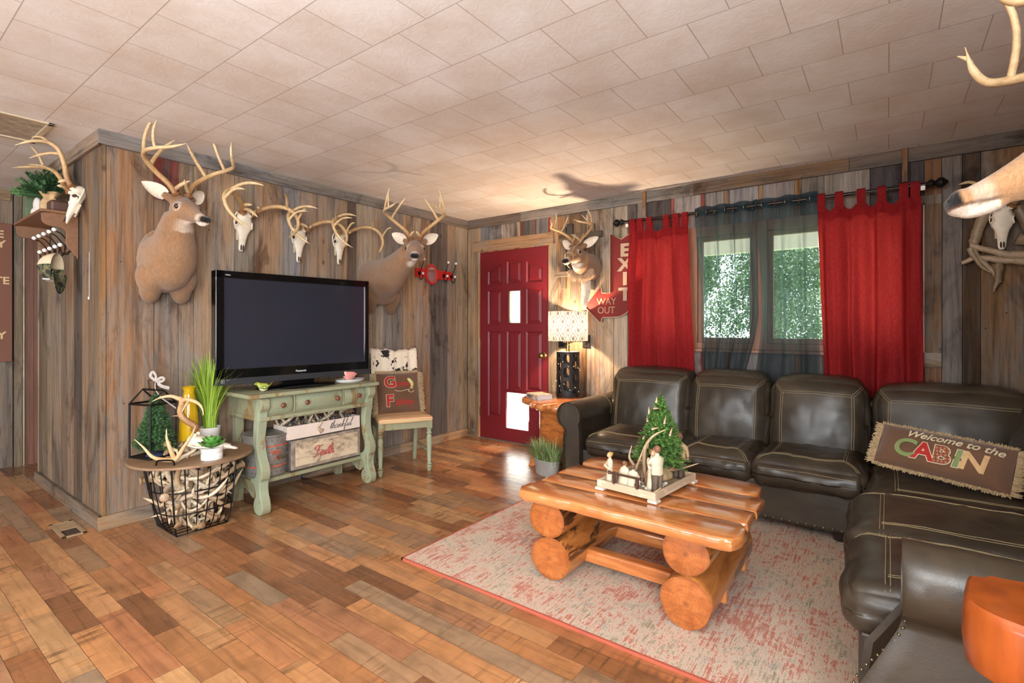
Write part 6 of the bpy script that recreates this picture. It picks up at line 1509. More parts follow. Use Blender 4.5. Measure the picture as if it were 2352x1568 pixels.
# skull lying on the table, snout to the right
hd = frame((0.462, -2.972, BZ + 0.120), (0.66, 0.74, -0.14), (0.0, -0.1, 1))
sk = skull('deer_skull', 'antlered deer skull lying on the round basket table behind the succulent', 'skull', hd, 1.0, None, None, (0, 0))
b = B()
def ant_run(b, pts, r0, r1, c0, c1, n=8):
    P = cat(pts, 5); m = len(P); b.tube(P, [lerp(r0, r1, (i / (m - 1)) ** 1.4) for i in range(m)], n, [mixc(c0, c1, i / (m - 1)) for i in range(m)])
ant_run(b, [(0.455, -2.995, 0.600), (0.47, -2.987, 0.627), (0.438, -3.017, 0.659), (0.417, -3.037, 0.684), (0.409, -3.048, 0.721), (0.421, -3.044, 0.763), (0.430, -3.042, 0.790)], 0.019, 0.017, A_BASE, A_MID)
ant_run(b, [(0.425, -3.044, 0.775), (0.430, -3.050, 0.795), (0.427, -3.069, 0.806), (0.417, -3.102, 0.820), (0.393, -3.145, 0.814), (0.375, -3.183, 0.794)], 0.018, 0.0015, A_MID, A_TIP)
ant_run(b, [(0.425, -3.044, 0.770), (0.440, -3.042, 0.790), (0.485, -3.026, 0.796), (0.549, -3.003, 0.776), (0.590, -2.998, 0.746), (0.616, -3.004, 0.714)], 0.016, 0.0015, A_MID, A_TIP)
ant_run(b, [(0.480, -3.030, 0.790), (0.498, -3.060, 0.752), (0.513, -3.080, 0.730)], 0.009, 0.0015, A_MID, A_TIP)
ant_run(b, [(0.42, -3.035, 0.690), (0.385, -3.055, 0.694), (0.365, -3.075, 0.692)], 0.007, 0.001, A_BASE, A_MID)
obj('antler', b, 'antler', sk, smooth=70)
# loose antler at the front of the table
b = B()
ant_run(b, [(0.544, -3.129, 0.470), (0.477, -3.160, 0.466), (0.411, -3.192, 0.480), (0.353, -3.217, 0.530), (0.300, -3.245, 0.575)], 0.015, 0.0015, A_MID, A_TIP)
ant_run(b, [(0.530, -3.133, 0.472), (0.560, -3.120, 0.480), (0.600, -3.100, 0.545), (0.645, -3.080, 0.605), (0.680, -3.070, 0.670)], 0.015, 0.0015, A_MID, A_TIP)
ant_run(b, [(0.552, -3.132, 0.478), (0.548, -3.152, 0.545), (0.541, -3.165, 0.600), (0.549, -3.168, 0.655)], 0.013, 0.0015, A_MID, A_TIP)
one('shed_antler', b, 'antler', 'pale forked shed antler curving across the front of the basket table', 'antler', smooth=70)
su = thing('potted_succulent', 'small green succulent in a white round pot on the basket table', 'plant', (0.562, -2.935, BZ))
T0 = TR(0.562, -2.935, BZ)
obj('pot', B().lathe([(0.0, 0.0), (0.058, 0.0), (0.059, 0.004), (0.059, 0.032), (0.057, 0.036), (0.059, 0.040), (0.060, 0.068), (0.054, 0.068), (0.052, 0.058), (0.0, 0.056)], 36, T0), 'white_ceramic', su, smooth=40)
sg_ = simple('succulent leaf', rgb(84, 142, 58), 0.45, var=0.25, scale=20)
for ring_, (nn_, tilt, L, z) in enumerate(((9, 0.35, 0.085, 0.066), (8, 0.75, 0.078, 0.070), (6, 1.15, 0.062, 0.074))):
    for k in range(nn_):
        a = 2 * pi * (k + 0.5 * ring_) / nn_; M1 = T0 @ Matrix.Translation((0, 0, z)) @ Matrix.Rotation(a, 4, 'Z') @ Matrix.Rotation(-tilt, 4, 'Y')
        b = B(); b.rings([[(x, w * cos(q), h_ * sin(q) + x * x * 1.5) for q in [2 * pi * i / 8 for i in range(8)]] for x, w, h_ in ((0.004, .007, .003), (L * .35, .018, .006), (L * .65, .022, .006), (L * .88, .012, .004), (L, .001, .001))], None, M1); obj('leaf', b, sg_, su, smooth=60)

# ---------------------------------------------------------------- table lamp, book, planter
lx, ly, lz = 1.425, -0.20, ETZ
lm = thing('table_lamp', 'lit table lamp with diamond patterned white shade on a black cut-out base', 'lamp', (lx, ly, lz))
b = B(); Rl = 0.106; Hl = 0.405; nA, nZ = 96, 90
def solid(a, z):
    # ladder of rounded windows, neighbouring columns shifted
    if z < 0.025 or z > Hl - 0.022: return True
    c = a / (2 * pi) * 8; ci = int(c) % 8; f = c - int(c); off = 0 if ci % 2 == 0 else 0.062; zz = (z - 0.028 + off) % 0.124
    if z - 0.028 + off < 0.0: return True
    return not (0.20 < f < 0.80 and 0.020 < zz < 0.110 and ((f - 0.5) / 0.30) ** 4 + ((zz - 0.065) / 0.045) ** 4 < 1)
gi = {}
def vid(i, j, s):
    i %= nA; k = (i, j, s)
    if k not in gi:
        rr = Rl - 0.012 * s - 0.002 * sin(j * 1.7 + i); gi[k] = len(b.v); b.v.append(V(lx + rr * cos(2 * pi * i / nA), ly + rr * sin(2 * pi * i / nA), lz + Hl * j / nZ)); b.c.append(BW1)
    return gi[k]
sol = [[solid(2 * pi * (i + .5) / nA, Hl * (j + .5) / nZ) for j in range(nZ)] for i in range(nA)]
for i in range(nA):
    for j in range(nZ):
        if not sol[i][j]: continue
        b.f.append((vid(i, j, 0), vid(i + 1, j, 0), vid(i + 1, j + 1, 0), vid(i, j + 1, 0))); b.f.append((vid(i, j, 1), vid(i, j + 1, 1), vid(i + 1, j + 1, 1), vid(i + 1, j, 1)))
        if not sol[(i + 1) % nA][j]: b.f.append((vid(i + 1, j, 0), vid(i + 1, j, 1), vid(i + 1, j + 1, 1), vid(i + 1, j + 1, 0)))
        if not sol[i - 1][j]: b.f.append((vid(i, j, 0), vid(i, j + 1, 0), vid(i, j + 1, 1), vid(i, j, 1)))
        if j == nZ - 1 or not sol[i][j + 1]: b.f.append((vid(i, j + 1, 0), vid(i + 1, j + 1, 0), vid(i + 1, j + 1, 1), vid(i, j + 1, 1)))
        if j == 0 or not sol[i][j - 1]: b.f.append((vid(i, j, 0), vid(i, j, 1), vid(i + 1, j, 1), vid(i + 1, j, 0)))
obj('openwork_base', b, simple('black carved resin', rgb(34, 30, 28), 0.6, bump=0.4), lm, smooth=40)
obj('top_plate', B().lathe([(0, Hl - 0.004), (Rl - 0.004, Hl - 0.004), (Rl - 0.004, Hl + 0.001), (0, Hl + 0.001)], 36, TR(lx, ly, lz)), simple('pale plate', rgb(200, 180, 160), 0.4), lm, smooth=30)
obj('stem', B().lathe([(0.016, Hl), (0.016, Hl + 0.06), (0.010, Hl + 0.065), (0.010, Hl + 0.10), (0.016, Hl + 0.105), (0.016, Hl + 0.15)], 18, TR(lx, ly, lz)), 'brass', lm, smooth=40)
obj('switch', B().tube([(lx - 0.016, ly - 0.01, lz + Hl + 0.085), (lx - 0.04, ly - 0.02, lz + Hl + 0.088)], 0.004, 8), 'brass', lm)
def shade_m():
    t = NT('diamond ikat lampshade'); t.n.remove(t.p)
    co = t.new('ShaderNodeTexCoord'); sp = t.new('ShaderNodeSeparateXYZ'); t.link(co.outputs['Object'], sp.inputs[0])
    ang = t.math('MULTIPLY', t.math('ARCTAN2', sp.outputs['Y'], sp.outputs['X']), 12 / (2 * pi)); zz = t.math('MULTIPLY', sp.outputs['Z'], 6.6)
    wob = t.math('MULTIPLY', t.math('SINE', t.math('MULTIPLY', sp.outputs['Z'], 260.0)), 0.03)
    u = t.math('ABSOLUTE', t.math('SUBTRACT', t.math('FRACT', t.math('ADD', t.math('ADD', ang, zz), wob)), 0.5)); v = t.math('ABSOLUTE', t.math('SUBTRACT', t.math('FRACT', t.math('SUBTRACT', t.math('ADD', ang, wob), zz)), 0.5))
    d = t.math('MINIMUM', u, v); d2 = t.math('MAXIMUM', u, v)
    line = t.ramp(d, [(0.0, G(0)), (0.07, G(0)), (0.12, G(1)), (0.17, G(1)), (0.21, G(0.0))])
    core = t.ramp(d, [(0.30, G(0)), (0.36, G(1))])
    m = t.math('MAXIMUM', line, core)
    col = t.mix(t.math('MULTIPLY', m, 0.8), (0.10, 0.10, 0.10, 1), (0.006, 0.006, 0.006, 1))
    tr = t.new('ShaderNodeBsdfTranslucent'); df = t.new('ShaderNodeBsdfDiffuse'); t.link(col, tr.inputs[0]); mx = t.new('ShaderNodeMixShader'); mx.inputs[0].default_value = 0.5
    df.inputs[0].default_value = (0.22, 0.21, 0.20, 1);
    t.link(df.outputs[0], mx.inputs[1]); t.link(tr.outputs[0], mx.inputs[2]); t.link(mx.outputs[0], t.out.inputs[0]); return t.m
sz0, sz1 = lz + 0.505, lz + 0.778
so = obj('lampshade', B().lathe([(0.183, sz0 - lz - 0.0), (0.184, sz0 - lz + 0.004), (0.184, sz1 - lz)], 64, TR(lx, ly, lz), caps=False), shade_m(), lm, smooth=60, label='white shade with taupe diamond ikat pattern')
blb = NT('warm bulb'); blb.set(emit=6.0); blb.p.inputs['Emission Color'].default_value = (1.0, 0.72, 0.45, 1); blb.base((1, 0.8, 0.6, 1))
obj('bulb', B().ell((lx, ly, lz + 0.62), (0.030, 0.030, 0.038)), blb.m, lm, smooth=180)
lamp('table_lamp_bulb', 'POINT', (lx, ly, lz + 0.645), 150, (1.0, 0.70, 0.45), size=0.035)
b = B(); r = random.Random(3); bulbs = B(); P = []
for k in range(60):
    t = k / 59; a = 3.6 + 9.0 * t; P.append(V(lx + (Rl + 0.006) * cos(a), ly + (Rl + 0.006) * sin(a), lz + 0.34 - 0.29 * t + 0.02 * sin(9 * t * 6)))
P = [V(lx - 0.10, ly - 0.03, lz + 0.36), V(lx - 0.135, ly - 0.05, lz + 0.28), V(lx - 0.13, ly - 0.05, lz + 0.16), V(lx - 0.125, ly - 0.06, lz + 0.08)] + P
b.tube(P, 0.0009, 4)
fl = thing('fairy_lights', 'fine wire string of tiny lights wound round the black lamp base', 'string lights', (lx, ly, lz + 0.2)); obj('wire', b, 'brass', fl)
for k in range(0, len(P), 3): bulbs.ell(P[k] + V(0, -0.002, 0), (0.0035, 0.0035, 0.005), n=6, m=4)
lem = NT('tiny bulb'); lem.base(rgb(255, 236, 180)); lem.p.inputs['Emission Color'].default_value = (1, 0.85, 0.55, 1); lem.set(emit=0.6); q = obj('tiny_bulbs', bulbs, lem.m, fl); q['kind'] = 'stuff'
bo = thing('book', 'thick hardcover book with mottled cover on the live-edge end table', 'book', (1.42, -0.62, ETZ))
BM = TR(1.335, -0.545, ETZ, rz=radians(-28)); M_cov = simple('mottled cover', rgb(196, 172, 152), 0.6, var=0.5, scale=30); bw, bl, bh = 0.105, 0.075, 0.044
obj('cover', B().box(-bw, bw, -bl, bl, 0, 0.003, None, BM).box(-bw, bw, -bl, bl, bh - 0.003, bh, None, BM).box(-bw, bw, -bl - 0.003, -bl, 0, bh, None, BM), M_cov, bo)
obj('pages', B().box(-bw + 0.004, bw - 0.003, -bl, bl - 0.004, 0.003, bh - 0.003, None, BM), simple('paper', rgb(206, 198, 196), 0.9, stretch=(1, 1, 60)), bo)
b = B(); text_b(b, 'VIIKEY', 0.036, BM @ Matrix(((1, 0, 0, -0.085), (0, 0, -1, -bl - 0.0034), (0, 1, 0, 0.010), (0, 0, 0, 1))), 0.0003, 0.0, 0.001); obj('spine_lettering', b, simple('black print', rgb(24, 20, 20), 0.7), bo)
pl = thing('grass_planter', 'green grass in an oval grey metal tub beside the sofa arm', 'plant', (1.51, -0.735, 0))
T0 = TR(1.535, -0.735, 0, rz=radians(-16)) @ Matrix.Diagonal((1.0, 0.56, 1, 1))
obj('tub', B().lathe([(0.0, 0.0), (0.118, 0.0), (0.122, 0.004), (0.138, 0.118), (0.144, 0.122), (0.144, 0.128), (0.134, 0.128), (0.130, 0.11), (0.0, 0.105)], 44, T0), simple('pale grey tin', rgb(178, 176, 170), 0.5, 0.2, var=0.12, scale=10), pl, smooth=40)
for i, (x, y) in enumerate(((1.45, -0.72), (1.535, -0.74), (1.62, -0.765))): grass(pl, (x, y, 0.10), 190, 0.215, 0.17, 20 + i, rgb(92, 118, 60), rgb(184, 200, 136), 0.0030, 0.045, 2.0, 0.5)
for (x, z, w_, h_, lab) in ((1.513, 1.09, 0.040, 0.060, 'black light switch plate right of the lamp shade'), (1.25, 1.068, 0.045, 0.045, 'black outlet plate just left of the lamp stem')):
    t = thing('wall_plate', lab, 'wall plate', (x, 0, z)); obj('plate', B().box(x - w_, x + w_, -0.010, -0.001, z - h_, z + h_), 'black_metal', t, bevel=0.003)
    for dz in (-0.025, 0.025): obj('socket', B().box(x - 0.012, x + 0.012, -0.013, -0.010, z + dz - 0.01, z + dz + 0.01), 'black_plastic', t)

# ---------------------------------------------------------------- curtains and rod
rod = thing('curtain_rod', 'long dark curtain rod with carved finials over the window', 'curtain rod', (3.0, -0.09, 2.155))
obj('pole', B().tube([(1.93, -0.10, 2.157), (4.03, -0.10, 2.145)], 0.0125, 14), simple('dark bronze pole', rgb(52, 42, 38), 0.25, 0.7), rod, smooth=60)
for x, sg in ((1.945, -1), (4.015, 1)):
    T0 = Matrix.Translation((x, -0.10, 2.157 if sg < 0 else 2.145)) @ Matrix.Rotation(sg * pi / 2, 4, 'Y')
    obj('finial', B().lathe([(0.013, 0), (0.016, 0.01), (0.024, 0.018), (0.028, 0.030), (0.018, 0.040), (0.015, 0.048), (0.030, 0.062), (0.034, 0.078), (0.026, 0.092), (0.014, 0.100), (0.010, 0.108), (0.0, 0.112)], 20, T0), 'black_metal', rod, smooth=40)
    obj('bracket', B().tube([(x + 0.03 * -sg, -0.10, 2.145), (x + 0.03 * -sg, -0.01, 2.13)], 0.007, 8).box(x - 0.012 - 0.03 * sg, x + 0.012 - 0.03 * sg, -0.008, -0.001, 2.09, 2.16), 'black_metal', rod)
for x, sg in ((1.975, -1), (4.0, 1)): one('white_clip', B().box(x - 0.012, x + 0.012, -0.125, -0.112, 2.105, 2.135), 'white_ceramic', 'small white clip at the %s end of the curtain rod' % ('door side' if sg < 0 else 'deer side'), 'clip', bevel=0.003)
def red_m():
    t = NT('red cotton curtain'); t.n.remove(t.p); n = t.noise(t.coord((300, 300, 40)), 1.0, 3); f = t.noise(t.coord((5, 5, 3)), 1.0, 3)
    col = t.mix(t.ramp(n, [(0.35, G(0)), (0.65, G(0.35))]), rgb(162, 38, 42), rgb(196, 76, 74)); d = t.new('ShaderNodeBsdfDiffuse'); tr = t.new('ShaderNodeBsdfTranslucent'); mx = t.new('ShaderNodeMixShader'); mx.inputs[0].default_value = 0.58
    t.link(col, d.inputs[0]); t.link(col, tr.inputs[0]); t.link(d.outputs[0], mx.inputs[1]); t.link(tr.outputs[0], mx.inputs[2]); t.link(mx.outputs[0], t.out.inputs[0]); return t.m
M['red_cloth'] = red_m()
def sheer_m():
    t = NT('dark blue green sheer voile'); t.n.remove(t.p); col = rgb(48, 66, 74)
    d = t.new('ShaderNodeBsdfDiffuse'); d.inputs[0].default_value = col; tl = t.new('ShaderNodeBsdfTranslucent'); tl.inputs[0].default_value = rgb(104, 128, 132); tr = t.new('ShaderNodeBsdfTransparent')
    m1 = t.new('ShaderNodeMixShader'); m1.inputs[0].default_value = 0.45; m2 = t.new('ShaderNodeMixShader')
    lw = t.new('ShaderNodeLayerWeight'); lw.inputs[0].default_value = 0.35
    t.link(t.ramp(lw.outputs['Facing'], [(0.0, G(0.58)), (0.5, G(0.76)), (1.0, G(0.98))]), m2.inputs[0])
    t.link(d.outputs[0], m1.inputs[1]); t.link(tl.outputs[0], m1.inputs[2]); t.link(tr.outputs[0], m2.inputs[1]); t.link(m1.outputs[0], m2.inputs[2]); t.link(m2.outputs[0], t.out.inputs[0]); return t.m
M['sheer'] = sheer_m()
def panel(name, label, tabs, xt, xb, zb, amp, seed, mat, parent_kind='curtain'):
    t = thing(name, label, 'curtain', (xt[0], -0.1, 2.15), group=None)
    x0, x1 = xt; r = random.Random(seed); zt = 2.072
    tc = [(a + c) / 2 for a, c in tabs]
    def top(x):
        d = min(abs(x - c) for c in tc); g = 0.03; return zt - 0.030 * sst(0.02, 0.055, d)
    def f(u, v):
        x_t = x0 + (x1 - x0) * u; x_b = xb[0] + (xb[1] - xb[0]) * (u + 0.02 * sin(9 * u)); w = v ** 1.5 * 0.75 + v * 0.25; x = lerp(x_t, x_b, w)
        ph = seed * 1.3; k = 0.35 + 0.65 * sst(0, 0.25, v)
        y = amp * k * (0.7 * sin(u * 26 + ph + 0.6 * sin(2.3 * v)) + 0.5 * sin(u * 47 + ph * 2 + v * 1.1) + 0.45 * noise.noise(V(u * 9, v * 2.2, seed)) * 2)
        z = lerp(top(x_t), zb + 0.008 * sin(u * 20), v); return (x + 0.3 * y, -0.105 + y, z)
    obj('panel', B().grid(130, 50, f), mat, t, smooth=180)
    obj('top_hem', B().grid(130, 4, lambda u, v: tuple(V(*f(u, v * 0.055)) + V(0, -0.0022, 0))), mat, t, smooth=180)
    for a, c in tabs:
        b = B(); m = (a + c) / 2
        prof = [(-0.105 - 0.004, zt - 0.03), (-0.118, 2.10), (-0.1185, 2.155), (-0.112, 2.169), (-0.10, 2.174), (-0.088, 2.169), (-0.0815, 2.155), (-0.082, 2.10), (-0.097, zt - 0.03)]
        b.grid(2, len(prof), lambda u, v: (lerp(a, c, u), prof[round(v * (len(prof) - 1))][0], prof[round(v * (len(prof) - 1))][1])); obj('tab', b, mat, t, smooth=60)
    return t
panel('tab_curtain', 'narrow red tab-top curtain panel beside the EXIT sign', [(1.995, 2.048), (2.062, 2.115), (2.147, 2.197), (2.297, 2.345), (2.378, 2.429), (2.451, 2.501)], (1.992, 2.502), (1.968, 2.575), 0.62, 0.030, 2, 'red_cloth')
panel('tab_curtain', 'wide red tab-top curtain panel near the driftwood corner', [(3.417, 3.463), (3.521, 3.571), (3.648, 3.696), (3.762, 3.809), (3.878, 3.927), (3.937, 3.986)], (3.414, 3.992), (3.458, 3.998), 0.62, 0.028, 5, 'red_cloth')
def sheer(label, xt, xm, xb, zb, seed, amp, grom):
    t = thing('sheer_curtain', label, 'curtain', (xt[0], -0.1, 2.15))
    def f(u, v):
        a = lerp(xt[0], xt[1], u); m = lerp(xm[0], xm[1], u); c = lerp(xb[0], xb[1], u)
        x = lerp(a, m, sst(0, 0.55, v)) if v < 0.55 else lerp(m, c, sst(0.55, 1, v))
        k = 1.0
        y = amp * k * (sin(u * grom * pi + seed) + 0.5 * sin(u * grom * 2.3 * pi + seed * 2 + 1.2 * sin(3 * v)) * sst(0, 0.3, v) + 0.8 * noise.noise(V(u * 8, v * 2.5, seed)))
        z = lerp(2.195, zb + 0.01 * sin(u * 17), v); return (x + 0.35 * amp * cos(u * grom * pi + seed), -0.100 + y, z)
    obj('voile', B().grid(150, 50, f), 'sheer', t, smooth=180)
    obj('header_band', B().grid(150, 5, lambda u, v: tuple(V(*f(u, v * 0.05)) + V(0, -0.003, 0))), 'sheer', t, smooth=180)
    for k in range(grom):
        u = (k + 0.5) / grom; p = V(*f(u, 0.032)); obj('grommet', B().tube([p + V(0, 0.021 * cos(a), 0.021 * sin(a)) for a in [2 * pi * i / 16 for i in range(16)]], 0.0035, 6, closed=True), 'brass_dark', t)
sheer('blue green sheer curtain gathered beside the narrow red panel', (2.545, 3.03), (2.60, 3.04), (2.60, 2.92), 0.66, 1.0, 0.026, 7)
sheer('blue green sheer curtain hanging flatter beside the wide red panel', (3.02, 3.415), (3.06, 3.42), (3.00, 3.44), 0.66, 2.6, 0.017, 5)

# ---------------------------------------------------------------- EXIT sign
ex = thing('exit_sign', 'red distressed metal arrow sign reading EXIT and WAY OUT', 'sign', (1.75, -0.03, 1.7))
poly = [(1.774, 2.077), (1.886, 2.020), (2.000, 2.078), (2.020, 1.55), (2.010, 1.47), (1.985, 1.405), (1.94, 1.355), (1.89, 1.326), (1.851, 1.316), (1.700, 1.314), (1.690, 1.300), (1.690, 1.282), (1.680, 1.270), (1.666, 1.270), (1.516, 1.412), (1.511, 1.424), (1.516, 1.434), (1.666, 1.588), (1.680, 1.592), (1.690, 1.582), (1.692, 1.545), (1.700, 1.540), (1.774, 1.537)]
XZn = Matrix(((1, 0, 0, 0), (0, 0, -1, 0), (0, 1, 0, 0), (0, 0, 0, 1)))
M['sign_red'] = distressed('chipped red sign enamel', rgb(146, 42, 38), rgb(60, 38, 34), 0.70, (24, 24, 24)); M['sign_cream'] = distressed('chipped cream enamel', rgb(228, 204, 172), rgb(88, 64, 56), 0.68, (36, 36, 36))
obj('face', B().prism(poly, 0.018, 0.030, XZn), 'sign_red', ex)
b = B(); L = len(poly); rim = [[], []]
b.tube([(x, -0.040, z) for x, z in poly], 0.005, 6, closed=True)
for i in range(L):
    a, c = poly[i], poly[(i + 1) % L]; b.add([(a[0], -0.006, a[1]), (c[0], -0.006, c[1]), (c[0], -0.042, c[1]), (a[0], -0.042, a[1])], [(0, 1, 2, 3)])
obj('rim', b, 'sign_cream', ex, label='cream raised rim')
def txt(s, size, x, z, dep=0.003, off=0.002, sx=1.0): 
    b = B(); text_b(b, s, size, Matrix(((1, 0, 0, x), (0, 0, -1, -0.031), (0, 1, 0, z), (0, 0, 0, 1))), dep, 0, off, sx, align='CENTER'); return b
for s, z, k in (('E', 1.868, 1.22), ('X', 1.738, 1.12), ('I', 1.610, 1.3), ('T', 1.470, 1.25)): obj('letter', txt(s, 0.155, 1.918, z, 0.003, 0.007, k), 'sign_cream', ex)
M['sign_dim'] = distressed('dull cream enamel', rgb(206, 170, 136), rgb(130, 70, 56), 0.62, (40, 40, 40))
obj('lettering', txt('WAY', 0.088, 1.735, 1.432, 0.002, 0.001, 0.95), 'sign_dim', ex); obj('lettering', txt('OUT', 0.088, 1.732, 1.352, 0.002, 0.001, 0.95), 'sign_dim', ex)

# red hook rack with a round mirror
hk = thing('hook_rack', 'small red wall rack with oval mirror and white knobbed hooks near the corner', 'hook rack', (0.02, -0.5, 1.77))
redp = simple('glossy red paint', rgb(192, 40, 34), 0.3, var=0.06, coat=0.4)
b = B(); yzp = Matrix(((0, 0, 1, 0), (1, 0, 0, 0), (0, 1, 0, 0), (0, 0, 0, 1)))
b.prism([(-0.80, 1.727), (-0.30, 1.727), (-0.262, 1.742), (-0.250, 1.775), (-0.262, 1.808), (-0.30, 1.823), (-0.80, 1.823)], 0.002, 0.020, yzp); obj('backboard', b, redp, hk, bevel=0.003)
E0 = Matrix.Translation((0.022, -0.590, 1.770)) @ Matrix.Rotation(pi / 2, 4, 'Y') @ Matrix.Diagonal((1.0, 0.78, 1, 1))
obj('mirror_frame', B().lathe([(0.108, 0.0), (0.108, 0.012), (0.100, 0.020), (0.086, 0.016), (0.082, 0.006), (0.082, 0.0)], 40, E0), redp, hk, smooth=50)
obj('mirror_glass', B().lathe([(0.0, 0.002), (0.083, 0.002), (0.083, 0.006), (0, 0.006)], 40, E0), simple('mirror silver', rgb(210, 190, 186), 0.08, 0.9, var=0.0), hk)
def hook(b, kb, T0, up=0.13, out=0.07):
    b.box(-0.001, 0.006, -0.016, 0.016, -0.018, 0.018, None, T0)
    b.tube(cat([(0.005, 0, 0.012), (0.02, 0, 0.03), (out * 0.6, 0, 0.07), (out, 0, up)], 5), 0.0036, 6, None, T0).tube(cat([(0.005, 0, -0.012), (0.008, 0, -0.045), (0.022, 0, -0.065), (0.045, 0, -0.055), (0.055, 0, -0.012)], 5), 0.0036, 6, None, T0)
    kb.ell((out, 0, up + 0.008), (0.014, 0.014, 0.014), T0).ell((0.055, 0, -0.004), (0.014, 0.014, 0.014), T0)
for y in (-0.755, -0.405, -0.288):
    b, kb = B(), B(); hook(b, kb, Matrix.Translation((0.020, y, 1.768))); h_ = obj('hook', b, 'black_metal', hk, smooth=60); 
    kbs = kb
    for i in range(2):
        n_ = len(kb.v) // 2; q = B(); q.v = kb.v[i * n_:(i + 1) * n_]; q.f = [tuple(x - i * n_ for x in f) for f in kb.f if min(f) >= i * n_ and max(f) < (i + 1) * n_]; q.c = kb.c[:n_]; obj('knob', q, 'white_ceramic', h_, smooth=180)

# ---------------------------------------------------------------- shelf with hooks on the short wall, sprig, sack, cap
sh_ = thing('hook_shelf', 'small brown wooden shelf with bracket sides and hooks on the short wall', 'shelf', (-0.9, -3.33, 1.85))
M['brown_wood'] = simple('brown stained shelf wood', rgb(120, 82, 54), 0.45, var=0.15, scale=2.5, stretch=(2, 14, 14))
SX0, SX1, SYF = -1.22, -0.47, -3.50
obj('board', B().box(SX0 - 0.02, SX1 + 0.02, SYF - 0.015, -3.324, 1.958, 1.976), 'brown_wood', sh_, bevel=0.003)
prof = cat([(-3.325, 1.957), (SYF + 0.01, 1.957), (SYF - 0.005, 1.93), (SYF + 0.0, 1.895), (SYF + 0.03, 1.875), (-3.42, 1.870), (-3.39, 1.855), (-3.385, 1.82), (-3.388, 1.78), (-3.375, 1.74), (-3.355, 1.72), (-3.35, 1.70), (-3.335, 1.695), (-3.325, 1.69), (-3.325, 1.957)], 3)[:-1]
YZp = Matrix(((0, 0, 1, 0), (1, 0, 0, 0), (0, 1, 0, 0), (0, 0, 0, 1)))
for x in (SX0, SX1 - 0.02): obj('bracket_side', B().prism(prof, x, x + 0.02, YZp), 'brown_wood', sh_, bevel=0.002)
obj('rail', B().box(SX0 + 0.02, SX1 - 0.02, -3.340, -3.324, 1.74, 1.81), 'brown_wood', sh_)
for x in (-1.12, -0.98, -0.84, -0.70, -0.57):
    T0 = Matrix.Translation((x, -3.341, 1.775)) @ Matrix.Rotation(-pi / 2, 4, 'Z'); b, kb = B(), B(); hook(b, kb, T0, 0.085, 0.085); h_ = obj('hook', b, 'black_metal', sh_, smooth=60)
    for i in range(2):
        n_ = len(kb.v) // 2; q = B(); q.v = kb.v[i * n_:(i + 1) * n_]; q.f = [tuple(z - i * n_ for z in f) for f in kb.f if min(f) >= i * n_ and max(f) < (i + 1) * n_]; q.c = kb.c[:n_]; obj('knob', q, 'white_ceramic', h_, smooth=180)
ev = thing('evergreen_bundle', 'dark evergreen sprigs in a burlap wrapped bundle on the brown hook shelf', 'plant', (-0.78, -3.42, 1.977))
bur = simple('burlap', rgb(186, 154, 112), 0.95, var=0.15, scale=60, bump=0.5, bscale=250); M['burlap'] = bur
b = B(); b.rings([[(-0.66 + (w + .012 * sin(5 * a + z * 9)) * cos(a), -3.425 + (w * .75 + .008 * sin(4 * a)) * sin(a), 1.977 + z) for a in [2 * pi * k / 28 for k in range(28)]] for z, w in ((0.0, .062), (.02, .072), (.06, .074), (.095, .055), (.105, .045), (.125, .066), (.14, .08))]); obj('burlap_wrap', b, bur, ev, smooth=60)
b = B(); r = random.Random(15)
for k in range(70):
    a = r.uniform(0, 2 * pi); el = r.uniform(0.1, 1.3); L = r.uniform(0.10, 0.19); p0 = V(-0.67, -3.43, 2.10); d = V(cos(a) * cos(el) - 0.15, sin(a) * cos(el) * 0.7 - 0.25, sin(el)).normalized()
    if (p0 + d * L).y > -3.34: continue
    sprig(b, p0 + d * 0.02, p0 + d * L, r, 0.028, rgb(20, 52, 34), rgb(48, 92, 52), 16)
for k in range(9):
    a = r.uniform(-0.5, 0.9); p0 = V(-0.80, -3.46, 2.12 + 0.02 * (k % 3)); d = V(-0.8, -0.55, a * 0.5).normalized(); sprig(b, p0, p0 + d * r.uniform(0.12, 0.2), r, 0.020, rgb(70, 112, 60), rgb(120, 156, 90), 18)
obj('sprigs', b, 'needle', ev)
b = B()
for i, (dx, z) in enumerate(((0.0, 2.055), (-0.02, 2.00))): b.ell((-0.83 + dx, -3.47, z), (0.05, 0.016, 0.045))
one('antler_ear_figure', B().ell((-0.86, -3.455, 2.06), (0.055, 0.022, 0.058)).ell((-0.90, -3.46, 2.012), (0.055, 0.022, 0.040)), simple('plush white', rgb(214, 204, 196), 0.95), 'soft white rounded plush shapes at the outer end of the hook shelf', 'plush', smooth=180)
one('striped_box', B().box(-1.10, -0.985, -3.49, -3.36, 1.977, 2.17), simple('green cloth box', rgb(92, 104, 78), 0.9, var=0.2, scale=14), 'faded green box at the far end of the hook shelf', 'box', bevel=0.004)
one('brown_satchel', B().box(-0.60, -0.49, -3.46, -3.36, 1.977, 2.05), simple('brown leather case', rgb(74, 44, 32), 0.5), 'dark brown leather case behind the skull on the hook shelf', 'case', bevel=0.015)
cp = thing('baseball_cap', 'camouflage trucker cap with tan mesh back hanging from the hook shelf', 'cap', (-0.5, -3.44, 1.63))
CM = frame((-0.47, -3.43, 1.615), (0.12, -0.10, -1), (-0.60, -0.80, 0.05))
def camo():
    t = NT('camouflage cloth'); n = t.noise(t.coord((1, 1, 1)), 26, 2, 0.4); t.base(t.ramp(n, [(0.38, rgb(34, 36, 28)), (0.46, rgb(82, 84, 58)), (0.54, rgb(112, 96, 66)), (0.62, rgb(62, 72, 50))], 'CONSTANT')); t.set(rough=0.9); return t.m
cmm = camo()
